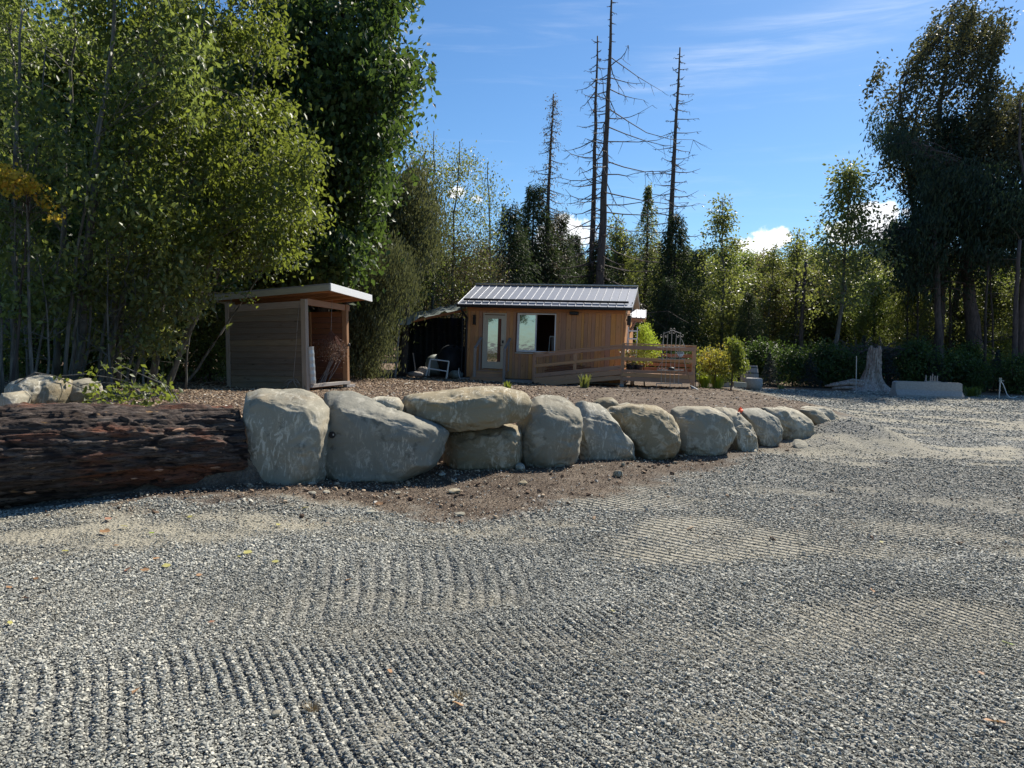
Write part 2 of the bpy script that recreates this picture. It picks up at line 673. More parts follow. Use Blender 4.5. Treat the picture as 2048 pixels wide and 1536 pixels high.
def mat_ground():
    m, nt, out = new_mat('ground_gravel_and_soil')
    geo = nt.add('ShaderNodeNewGeometry').outputs['Position']
    A = lambda n: nt.add('ShaderNodeAttribute', attribute_name=n, attribute_type='GEOMETRY').outputs['Fac']
    soil, fines, mulch = A('soil'), A('fines'), A('mulch')
    big = nt.noise(geo, .5, 4, .6)
    v1 = nt.add('ShaderNodeTexVoronoi', {'Vector': geo, 'Scale': 46.0})
    v2 = nt.add('ShaderNodeTexVoronoi', {'Vector': geo, 'Scale': 24.0})
    sp = nt.noise(geo, 85, 3, .7)
    sp2 = nt.noise(geo, 28, 4, .7)
    grav = nt.ramp(nt.math('MULTIPLY_ADD', nt.add('ShaderNodeSeparateColor', {0: v1.outputs['Color']}).outputs[0], .6, nt.math('MULTIPLY', sp, .4)),
                   [(.2, (.05, .053, .05)), (.5, (.14, .142, .13)), (.72, (.29, .285, .26)), (.95, (.46, .445, .39))])
    grav = nt.mix(nt.math('MULTIPLY', smap(nt, big, .4, .7), .3), grav, (.15, .145, .13))
    fin = nt.ramp(nt.math('MULTIPLY_ADD', sp2, .6, nt.math('MULTIPLY', sp, .4)), [(.3, (.21, .193, .147)), (.7, (.41, .378, .29))])
    so = nt.ramp(nt.math('MULTIPLY_ADD', sp2, .7, nt.math('MULTIPLY', sp, .3)), [(.3, (.065, .05, .037)), (.5, (.14, .11, .082)), (.72, (.27, .222, .168))])
    so = nt.mix(nt.math('MULTIPLY', smap(nt, nt.noise(geo, 2.6, 6, .7), .40, .60), .75), so, (.062, .045, .033))
    mu = nt.ramp(nt.math('MULTIPLY_ADD', nt.add('ShaderNodeSeparateColor', {0: v2.outputs['Color']}).outputs[0], .55, nt.math('MULTIPLY', sp, .45)),
                 [(.2, (.06, .04, .028)), (.5, (.16, .11, .075)), (.72, (.26, .19, .125)), (.95, (.42, .34, .24))])
    mu = nt.mix(nt.math('MULTIPLY', smap(nt, nt.noise(geo, 1.1, 5, .65), .48, .7), .6), mu, (.06, .045, .035))
    sn = nt.math('MULTIPLY_ADD', nt.math('SINE', nt.math('ADD', nt.math('MULTIPLY', nt.noise(geo, 3.0, 4, .6), 3.0), nt.add('ShaderNodeAttribute', attribute_name='phase', attribute_type='GEOMETRY').outputs['Fac'])), .5, .5)
    cb_ = nt.add('ShaderNodeAttribute', attribute_name='comb', attribute_type='GEOMETRY').outputs['Fac']
    fmix = nt.math('MULTIPLY', fines, nt.math('SUBTRACT', 1.0, nt.math('MULTIPLY', nt.math('MULTIPLY', cb_, .4), nt.math('SUBTRACT', 1.0, sn))), clamp=True)
    c = nt.mix(fmix, grav, fin)
    c = nt.mix(soil, c, so)
    c = nt.mix(mulch, c, mu)
    hgt = nt.math('ADD', nt.math('MULTIPLY', nt.math('SUBTRACT', 1.0, v1.outputs['Distance']), .6), nt.math('MULTIPLY', sp2, .9))
    # comb marks of the roller run on where single stones get too small
    A2 = lambda n: nt.add('ShaderNodeAttribute', attribute_name=n, attribute_type='GEOMETRY').outputs['Fac']
    gr = nt.math('MULTIPLY', nt.math('SINE', A2('phase')), A2('comb'))
    hgt2 = nt.math('ADD', hgt, nt.math('MULTIPLY', gr, .75))
    p = principled(nt, out, c, .92, .15, 0, hgt2, 1.0, .022)
    return m


def mat_stone_pebble():
    m, nt, out = new_mat('crushed_gravel')
    oi = nt.add('ShaderNodeObjectInfo').outputs['Random']
    fin = nt.add('ShaderNodeAttribute', attribute_name='fines', attribute_type='INSTANCER').outputs['Fac']
    damp = nt.add('ShaderNodeAttribute', attribute_name='damp', attribute_type='INSTANCER').outputs['Fac']
    tc = nt.add('ShaderNodeTexCoord').outputs['Object']
    n = nt.noise(tc, 2.5, 3, .6)
    c = nt.ramp(oi, [(0, (.09, .094, .084)), (.2, (.21, .212, .188)), (.6, (.36, .355, .305)), (.86, (.54, .52, .435)), (1, (.72, .67, .54))])
    c = nt.mix(nt.math('MULTIPLY', n, .3), c, (.22, .22, .19))
    c = nt.mix(nt.math('MULTIPLY', damp, .38), c, (.13, .135, .12))
    c = nt.mix(nt.math('MULTIPLY', fin, .78), c, (.42, .385, .295))
    principled(nt, out, c, .75, .25, 0)
    return m


def mat_clod():
    m, nt, out = new_mat('soil_crumbs')
    oi = nt.add('ShaderNodeObjectInfo').outputs['Random']
    c = nt.ramp(oi, [(0, (.07, .045, .032)), (.4, (.18, .125, .085)), (.7, (.31, .225, .15)), (.9, (.45, .35, .24)), (1, (.55, .52, .45))])
    principled(nt, out, c, .9, .15, 0)
    return m


def mat_rock(name, a, b, pale=(.5, .49, .44), warm=(.30, .21, .11), warmf=.35, seed=0.0):
    m, nt, out = new_mat(name)
    geo = nt.add('ShaderNodeNewGeometry').outputs['Position']
    geo = nt.add('ShaderNodeVectorMath', {0: geo, 1: (seed, seed * .7, seed * 1.3)}, operation='ADD').outputs[0]
    oi = nt.add('ShaderNodeObjectInfo').outputs['Random']
    n1 = nt.noise(geo, 1.8, 5, .6, .4)
    n2 = nt.noise(geo, 9, 6, .65)
    n3 = nt.noise(geo, 60, 4, .7)
    c = nt.mix(n1, a, b)
    c = nt.mix(nt.math('MULTIPLY', smap(nt, nt.noise(nt.vmap(geo, (1, 1, 3.2)), 2.2, 4, .6), .5, .72), warmf), c, warm)
    scr = nt.noise(nt.vmap(geo, (7, 2, 2.2), (0, .7, .3)), 3.0, 5, .7, 1.2)
    msk = smap(nt, nt.noise(geo, 1.6, 3, .6), .46, .62)
    c = nt.mix(nt.math('MULTIPLY', nt.math('MULTIPLY', smap(nt, scr, .52, .60), .9), msk), c, pale)
    c = nt.mix(nt.math('MULTIPLY', smap(nt, nt.noise(geo, 4.5, 9, .72, .5), .53, .62), .46), c, pale)
    c = nt.mix(nt.math('MULTIPLY', smap(nt, nt.noise(geo, 4.0, 5, .7), .57, .68), .6), c, [v * .35 for v in a])
    c = nt.mix(nt.math('MULTIPLY', n3, .22), c, [v * .75 for v in a])
    hv = nt.add('ShaderNodeHueSaturation', {'Value': nt.math('MULTIPLY_ADD', oi, .3, .86), 'Color': c})
    h = nt.math('ADD', nt.math('MULTIPLY', n2, .8), nt.math('MULTIPLY', n3, .16))
    principled(nt, out, hv.outputs[0], .88, .2, 0, h, .8, .02)
    return m


def mat_bark_log():
    m, nt, out = new_mat('fir_log_bark')
    tc = nt.add('ShaderNodeTexCoord').outputs['Object']
    hh = nt.add('ShaderNodeAttribute', attribute_name='furrow', attribute_type='GEOMETRY').outputs['Fac']
    s = nt.vmap(tc, (1.2, 9, 9))
    n1 = nt.noise(s, 2.0, 6, .65, .5)
    n2 = nt.noise(nt.vmap(tc, (.7, 2.5, 2.5)), 1.3, 4, .6)
    c = nt.ramp(n1, [(.3, (.035, .025, .021)), (.5, (.10, .073, .06)), (.7, (.25, .205, .17))])
    c = nt.mix(nt.math('MULTIPLY', smap(nt, n2, .52, .66), .88), c, nt.mix(n1, (.12, .042, .026), (.38, .15, .08)))
    tan = nt.noise(nt.vmap(tc, (2.5, 7, 7)), 2.1, 4, .6)
    c = nt.mix(nt.math('MULTIPLY', smap(nt, tan, .64, .70), .9), c, (.44, .27, .13))
    c = nt.mix(smap(nt, hh, .38, .12), c, (.016, .011, .011))
    n3 = nt.noise(nt.vmap(tc, (7, 38, 38)), 1.5, 6, .75)
    c = nt.mix(smap(nt, n3, .5, .36), c, (.02, .015, .014))
    principled(nt, out, c, .85, .25, 0, nt.math('ADD', n1, n3), 1.0, .05)
    return m


def mat_bark(name, a, b, scale=6):
    m, nt, out = new_mat(name)
    geo = nt.add('ShaderNodeNewGeometry').outputs['Position']
    n = nt.noise(nt.vmap(geo, (2.5, 2.5, .5)), scale, 5, .65, .5)
    c = nt.ramp(n, [(.35, a), (.65, b)])
    principled(nt, out, c, .85, .2, 0, n, .8, .02)
    return m


def mat_leaf(name, stops, trans, tfac=.45, rough=.4, spec=.5):
    """leaf: glossy face plus light coming through from behind; colour differs leaf by leaf"""
    m, nt, out = new_mat(name)
    v = nt.add('ShaderNodeAttribute', attribute_name='v', attribute_type='GEOMETRY').outputs['Fac']
    c = nt.ramp(v, stops)
    p = nt.add('ShaderNodeBsdfPrincipled', {'Base Color': c, 'Roughness': rough, 'Specular IOR Level': spec})
    t = nt.add('ShaderNodeBsdfTranslucent', {'Color': nt.mix(.55, c, trans)})
    mx = nt.add('ShaderNodeMixShader', {0: tfac, 1: p.outputs[0], 2: t.outputs[0]})
    nt.l.new(mx.outputs[0], out.inputs[0])
    return m


M_ground = mat_ground()
M_pebble = mat_stone_pebble()
M_clod = mat_clod()
M_rockA = mat_rock('grey_sandstone', (.24, .222, .17), (.35, .32, .24), (.60, .56, .45), (.27, .20, .115), .45, 0.0)
M_rockB = mat_rock('bluish_sandstone', (.23, .222, .18), (.32, .305, .245), (.54, .51, .42), (.26, .215, .135), .25, 4.0)
M_rockC = mat_rock('ochre_sandstone', (.19, .16, .105), (.30, .255, .165), (.58, .53, .41), (.27, .19, .09), .6, 9.0)
M_logbark = mat_bark_log()
M_logend = mat_wood('log_heartwood', (.25, .13, .08), (.4, .24, .15), .8)
M_bark_dark = mat_bark('dark_bark', (.035, .028, .024), (.09, .072, .06))
M_bark_grey = mat_bark('grey_bark', (.06, .058, .05), (.19, .18, .155), 5)
M_bark_dead = mat_bark('dead_bark', (.055, .045, .04), (.14, .115, .10), 5)
M_bark_fir = mat_bark('fir_bark', (.05, .04, .036), (.13, .10, .09), 4)
M_stump = mat_bark('stump_wood', (.17, .115, .09), (.56, .48, .41), 9)
LG = mat_leaf('leaf_light_green', [(0, (.034, .05, .014)), (.5, (.066, .094, .022)), (.85, (.125, .16, .03)), (1, (.25, .24, .04))], (.42, .50, .06), .38, .5, .4)
LM = mat_leaf('leaf_mid_green', [(0, (.042, .06, .02)), (.6, (.09, .125, .035)), (1, (.20, .23, .07))], (.42, .52, .09), .42, .46, .5)
LD = mat_leaf('leaf_maple_dark', [(0, (.022, .042, .015)), (.6, (.042, .075, .020)), (1, (.09, .13, .03))], (.2, .32, .05), .30, .55, .35)
LW = mat_leaf('leaf_cottonwood', [(0, (.03, .034, .02)), (.6, (.06, .064, .034)), (1, (.11, .11, .05))], (.2, .2, .06), .25, .6, .25)
LC = mat_leaf('needle_dark', [(0, (.015, .028, .016)), (.6, (.028, .048, .024)), (1, (.055, .08, .035))], (.07, .12, .035), .2, .55, .3)
LCm = mat_leaf('needle_green', [(0, (.02, .034, .016)), (.6, (.04, .06, .026)), (1, (.09, .11, .045))], (.12, .18, .05), .25, .6, .25)
LOB = mat_leaf('leaf_olive_brown', [(0, (.04, .045, .02)), (.6, (.085, .085, .035)), (1, (.17, .15, .06))], (.3, .28, .08), .38, .5, .35)
LCb = mat_leaf('needle_bluegrey', [(0, (.02, .03, .03)), (.6, (.03, .045, .042)), (1, (.06, .08, .07))], (.06, .09, .05), .15, .55, .35)
LO = mat_leaf('leaf_olive', [(0, (.048, .066, .024)), (.5, (.10, .125, .042)), (1, (.23, .23, .07))], (.40, .45, .08), .42, .42, .5)
LAU = mat_leaf('leaf_turning', [(0, (.05, .08, .018)), (.45, (.14, .17, .03)), (.75, (.34, .30, .04)), (1, (.36, .15, .05))], (.5, .45, .06), .4, .5, .3)
LST = mat_leaf('straw', [(0, (.22, .16, .09)), (1, (.42, .34, .20))], (.4, .3, .15), .15, .6, .3)
LCe = mat_leaf('cedar_spray', [(0, (.035, .045, .025)), (.6, (.075, .09, .045)), (1, (.16, .17, .08))], (.28, .3, .1), .28, .55, .3)
LY = mat_leaf('leaf_yellow', [(0, (.20, .17, .02)), (.5, (.42, .32, .03)), (.8, (.50, .25, .04)), (1, (.36, .40, .05))], (.7, .55, .05), .45, .5, .3)
LB = mat_leaf('leaf_brownish', [(0, (.05, .042, .028)), (.6, (.10, .082, .05)), (1, (.16, .15, .07))], (.25, .2, .08), .3, .5, .4)
LDRY = mat_leaf('dry_flowers', [(0, (.10, .06, .045)), (.6, (.22, .14, .10)), (1, (.36, .27, .20))], (.2, .12, .08), .1, .8, .2)
LIME = mat_leaf('leaf_lime', [(0, (.12, .18, .02)), (.6, (.24, .32, .035)), (1, (.40, .42, .05))], (.6, .75, .07), .5, .45, .4)

# ------------------------------------------------------------------ ground sheet
xs = np.unique(np.concatenate([np.linspace(-600, -60, 14), np.linspace(-60, -20, 28), np.linspace(-20, -8, 80), np.arange(-8, 9, .045), np.linspace(9, 30, 160), np.linspace(30, 70, 34), np.linspace(70, 600, 14)]))
ys = np.unique(np.concatenate([np.linspace(-600, -20, 12), np.linspace(-20, 2.2, 30), np.arange(2.2, 12, .045), np.arange(12, 20, .08), np.arange(20, 36, .16), np.linspace(36, 90, 40), np.linspace(90, 1500, 16)]))
GX, GY = np.meshgrid(xs, ys)
gx, gy = GX.ravel(), GY.ravel()


def zone(pxs, z=0.0):
    return [(p.x, p.y) for p in (G0(a, b, z) for a, b in pxs)]


Z_SOIL = zone([(140, 1036), (300, 1024), (480, 1022), (620, 1022), (800, 1034), (960, 1040), (1060, 1026), (1230, 995), (1400, 962), (1500, 930), (1570, 908), (1640, 890), (1640, 870), (1500, 890), (1200, 905), (950, 920), (600, 940), (300, 965)])
Z_FINES = [zone(z) for z in (
    [(-60, 1060), (200, 1048), (420, 1030), (620, 1030), (820, 1048), (700, 1062), (480, 1085), (300, 1105), (60, 1130), (-60, 1135)],
    [(860, 1190), (950, 1165), (1040, 1180), (1060, 1200), (960, 1225), (880, 1225)],
    [(1150, 1100), (1230, 1060), (1290, 1025), (1450, 1030), (1560, 1060), (1720, 1075), (1640, 1110), (1440, 1130), (1250, 1135)],
    [(1620, 970), (1760, 972), (1850, 985), (1700, 985)],
    [(1620, 935), (1780, 928), (1740, 940)], [(1850, 895), (2048, 890), (2060, 925), (1930, 920)],
    [(1360, 1420), (1460, 1400), (1560, 1425), (1480, 1480), (1380, 1465)],
    [(1560, 1380), (1650, 1385), (1690, 1410), (1600, 1420)],
    [(60, 1180), (160, 1210), (120, 1240), (40, 1220)], [(700, 1440), (820, 1420), (840, 1490), (720, 1500)])]
wx = gx + .16 * fbm(gx * 2.2, gy * 2.2, seed=21, octv=4) + .05 * fbm(gx * 9, gy * 9, seed=24, octv=3)
wy = gy + .22 * fbm(gx * 2.2, gy * 2.2, seed=22, octv=4) + .05 * fbm(gx * 9, gy * 9, seed=25, octv=3)


def masks(x, y):
    a = x + .22 * fbm(x * 2.2, y * 2.2, seed=21, octv=4) + .05 * fbm(x * 9, y * 9, seed=24, octv=3)
    b = y + .26 * fbm(x * 2.2, y * 2.2, seed=22, octv=4) + .05 * fbm(x * 9, y * 9, seed=25, octv=3)
    near = (y > 1.5) & (y < 40)
    soil = np.where(near, ss(poly_sd(a, b, Z_SOIL) + .30 * fbm(x * 1.3, y * 1.3, seed=27, octv=3) + .28 * fbm(x * 6, y * 6, seed=26, octv=4), -.22, .42), 0)
    fines = np.zeros_like(a)
    for z in Z_FINES:
        fines = np.maximum(fines, ss(poly_sd(a, b, z), -.10, .28))
    fines = np.maximum(fines, .8 * ss(fbm(x * .55 + .3 * y, y * 1.3, seed=41, octv=5) + .10 * ss(x, -1, 3), .04, .36) * ss(y, 3.4, 4.8))
    phm, stm = comb(x, y)
    fines = fines * (1 - .45 * stm * (.5 - .5 * np.sin(phm)))
    fines = fines * np.clip(.78 + .9 * fbm(x * 2.5, y * 4.5, seed=43, octv=4), .15, 1)
    m, sw, kk = plateau(x, y)
    mul = ss(sw + kk * .9 * fbm(x * .6, y * .6, seed=51, octv=5), -.06 - .5 * kk, .14 + .4 * kk)
    forest = ss(y + 1.5 * fbm(x * .3, y * .3, seed=8), 33.2, 34.2)
    return soil, fines, np.maximum(mul, forest), sw


def comb(x, y):
    """phase and strength of the roller's comb marks: several overlapping passes"""
    wob = .16 * fbm(x * .55, y * .55, seed=61, octv=2)
    th = 29 + 10 * ss(x, -.5, 2.5) - 4 * ss(y, 3, 6)
    tA = np.radians(th)
    tB = np.radians(9.0)
    tC = np.radians(54.0)
    # normal to a heading h left of +y is (cos h, sin h)
    phA = (x * math.cos(R(29)) + y * math.sin(R(29)) + .018 * (x - 1) ** 2 + wob) * 2 * math.pi / .060
    phB = (x * math.cos(R(9)) + y * math.sin(R(9)) + wob) * 2 * math.pi / .10
    phC = (x * math.cos(R(54)) + y * math.sin(R(54)) + .02 * (x - 2) ** 2 + wob) * 2 * math.pi / .085
    far = ss(y - .42 * x + .35 * fbm(x * .6, y * .6, seed=62), 4.0, 4.9)
    right = ss(x + .3 * fbm(x * .8, y * .8, seed=64), .1, .8)
    ph = np.where(far > .5, np.where(right > .5, phC, phB), phA)
    st = np.abs(far - .5) * 2
    st = st * np.where(far > .5, np.abs(right - .5) * 2, 1)
    st = st * ss(fbm(x * .8, y * .8, seed=63, octv=3) + .35 * ss(x, .4, 1.4) + .3 * ss(-x, 1.0, 1.7), -.62, -.05) * (1 - ss(-x, .2, .9) * ss(y, 5.2, 5.8)) * (1 - ss(y, 9.5, 12.5))
    return ph, st


soil, fines, mulch, swd = masks(gx, gy)
ph, cst = comb(gx, gy)
gz = T(gx, gy)
gz = gz - .012 * (swd < 0) * (gy < 12)
nx, ny = len(xs), len(ys)
ii, jj = np.meshgrid(np.arange(nx - 1), np.arange(ny - 1))
q = (jj * nx + ii).ravel()
gme = fast_mesh('ground', np.stack([gx, gy, gz], 1), np.stack([q, q + 1, q + nx + 1, q + nx], 1), M_ground, True)
chip = 1 - .85 * ss(gx + 1.2 * fbm(gx * .7, gy * .7, seed=45, octv=4), -1.2, 1.8) * (gy < 33)
attr(gme, 'soil', np.maximum(soil * (1 - mulch), mulch))
attr(gme, 'fines', fines)
attr(gme, 'mulch', mulch * chip)
attr(gme, 'phase', ph)
attr(gme, 'comb', cst * (1 - mulch) * (1 - soil) * ss(gy, 3.8, 4.6) * (1 - ss(gy, 12, 18)))
g_o = new_obj('ground', gme)
tag(g_o, 'graded gravel yard with bare soil and wood chips behind the rock wall', None, None, 'structure')

# ------------------------------------------------------------------ scattered gravel (uncountable)


def scatter(name, P, sc, mat, label, flat=.7, extra=None, seed=0, sub=1, rough=.5):
    me = bpy.data.meshes.new(name)
    me.vertices.add(len(P))
    me.vertices.foreach_set('co', np.asarray(P, np.float32).ravel())
    attr(me, 'sc', sc)
    for k, v in (extra or {}).items():
        attr(me, k, v)
    me.update()
    o = new_obj(name, me)
    ng = bpy.data.node_groups.new(name + '_nodes', 'GeometryNodeTree')
    ng.interface.new_socket('Geometry', in_out='INPUT', socket_type='NodeSocketGeometry')
    ng.interface.new_socket('Geometry', in_out='OUTPUT', socket_type='NodeSocketGeometry')
    t = NT(ng)
    gi, go = t.add('NodeGroupInput'), t.add('NodeGroupOutput')
    ico = t.add('GeometryNodeMeshIcoSphere', {'Radius': .5, 'Subdivisions': sub})
    nz = t.add('ShaderNodeTexNoise', {'Scale': 1.7, 'Detail': 1.0})
    ofs = t.add('ShaderNodeVectorMath', {0: nz.outputs['Color'], 1: (.5, .5, .5)}, operation='SUBTRACT')
    ofs = t.add('ShaderNodeVectorMath', {0: ofs.outputs[0], 3: rough * 1.6}, operation='SCALE')
    sp_ = t.add('GeometryNodeSetPosition', {'Geometry': ico.outputs[0], 'Offset': ofs.outputs[0]})
    sm = t.add('GeometryNodeSetMaterial', {'Geometry': sp_.outputs[0], 'Material': mat})
    rv = t.add('FunctionNodeRandomValue', data_type='FLOAT_VECTOR')
    rv.inputs[0].default_value = (0, 0, 0)
    rv.inputs[1].default_value = (.5, .5, 6.283)
    rv.inputs[0].default_value = (-.5, -.5, 0)
    rv.inputs['Seed'].default_value = seed
    rs = t.add('FunctionNodeRandomValue', data_type='FLOAT_VECTOR')
    rs.inputs[0].default_value = (.75, .6, .55 * flat)
    rs.inputs[1].default_value = (1.45, 1.15, 1.15 * flat)
    rs.inputs['Seed'].default_value = seed + 5
    na = t.add('GeometryNodeInputNamedAttribute', data_type='FLOAT')
    na.inputs['Name'].default_value = 'sc'
    sv = t.add('ShaderNodeVectorMath', {0: rs.outputs[0], 3: na.outputs[0]}, operation='SCALE')
    m2p = t.add('GeometryNodeMeshToPoints', {'Mesh': gi.outputs[0], 'Radius': .001})
    iop = t.add('GeometryNodeInstanceOnPoints', {'Points': m2p.outputs[0], 'Instance': sm.outputs[0], 'Rotation': rv.outputs[0], 'Scale': sv.outputs[0]})
    t.l.new(iop.outputs[0], go.inputs[0])
    md = o.modifiers.new('scatter', 'NODES')
    md.node_group = ng
    me.materials.append(mat)
    tag(o, label, None, None, 'stuff')
    return o


def jitter_rows(y0, y1, sp_fn, halfw):
    out = []
    y = y0
    while y < y1:
        s = sp_fn(y)
        hw = halfw(y)
        n = int(2 * hw / s)
        x = np.linspace(-hw, hw, n) + rg.uniform(-.5, .5, n) * s
        out.append(np.stack([x, y + rg.uniform(-.55, .55, n) * s], 1))
        y += s
    return np.concatenate(out)


P2 = jitter_rows(2.35, 34.0, lambda y: .0112 * max(1.0, y / 4.3), lambda y: .74 * y + 1.1)
x_, y_ = P2[:, 0], P2[:, 1]
so_, fi_, mu_, sw_ = masks(x_, y_)
ph_, st_ = comb(x_, y_)
keep = ((sw_ < -.30) | (x_ > WEND[0] - .2)) & (rg.random(len(x_)) > np.clip(mu_ * 3, 0, 1)) & (rg.random(len(x_)) > .96 * ss(so_, .15, .6)) & (rg.random(len(x_)) > .88 * fi_) & (rg.random(len(x_)) > .45 * ss(y_, 4.5, 9))
x_, y_, so_, fi_, ph_, st_ = (a[keep] for a in (x_, y_, so_, fi_, ph_, st_))
spx = .0112 * np.maximum(1.0, y_ / 4.3)
szs = spx * rg.choice([.85, 1.1, 1.4, 1.8], len(x_), p=[.3, .4, .22, .08]) * rg.uniform(.9, 1.15, len(x_))
szs *= (1 - .35 * fi_) * (1 - .25 * ss(y_, 5, 10))
z_ = T(x_, y_) - .004 + .0138 * (1 + .45 * ss(x_, .2, 1.2)) * np.sin(ph_ + .9 * fbm(x_ * 2.2, y_ * 2.2, seed=66, octv=3)) * st_ * (.35 + .65 * ss(fbm(x_ * 1.7, y_ * 1.7, seed=67, octv=3), -.4, .3)) * np.minimum(1.6, np.maximum(1, y_ / 6)) + rg.uniform(-.004, .006, len(x_)) * np.maximum(1, y_ / 6)
scatter('gravel', np.stack([x_, y_, z_], 1), szs, M_pebble, 'loose crushed grey gravel combed into fine ridges', .75, {'fines': np.clip(fi_ + so_, 0, 1), 'damp': np.maximum(ss(fbm(x_ * .7, y_ * .7, seed=68, octv=4), -.25, .45), 1.3 * np.exp(-((x_ - MOUNDS[0][0].x) ** 2 + (y_ - MOUNDS[0][0].y) ** 2) / 1.6))}, 3, 1)
print('gravel stones', len(x_))

# soil crumbs in front of the rocks, chips behind them
Pc = jitter_rows(6.2, 12.5, lambda y: .026 * y / 8, lambda y: .72 * y + .3)
x_, y_ = Pc[:, 0], Pc[:, 1]
so_, fi_, mu_, sw_ = masks(x_, y_)
keep = (sw_ < -.1) & (rg.random(len(x_)) < np.maximum(so_ * .45, .03 * (y_ > 6)))
x_, y_ = x_[keep], y_[keep]
scatter('soil_crumbs', np.stack([x_, y_, T(x_, y_) + .002], 1), rg.uniform(.008, .02, len(x_)) * (1 + 2.2 * (rg.random(len(x_)) > .97)), M_clod, 'loose brown soil crumbs and clods below the rock wall', .8, None, 9, 1)
Pm = jitter_rows(8.0, 29.0, lambda y: .045 * y / 10, lambda y: .72 * y + .3)
x_, y_ = Pm[:, 0], Pm[:, 1]
so_, fi_, mu_, sw_ = masks(x_, y_)
keep = (sw_ > .1) & (rg.random(len(x_)) < mu_ * .85 * (1 - .82 * ss(x_ + 1.2 * fbm(x_ * .7, y_ * .7, seed=45, octv=4), -1.2, 1.8)))
x_, y_ = x_[keep], y_[keep]
scatter('wood_chips', np.stack([x_, y_, T(x_, y_) + .004], 1), rg.uniform(.02, .045, len(x_)) * np.maximum(1, y_ / 12), M_clod, 'scattered wood chips and dry leaf litter on the bank', .45, None, 19, 1)
print('chips', len(x_))

# ------------------------------------------------------------------ boulders


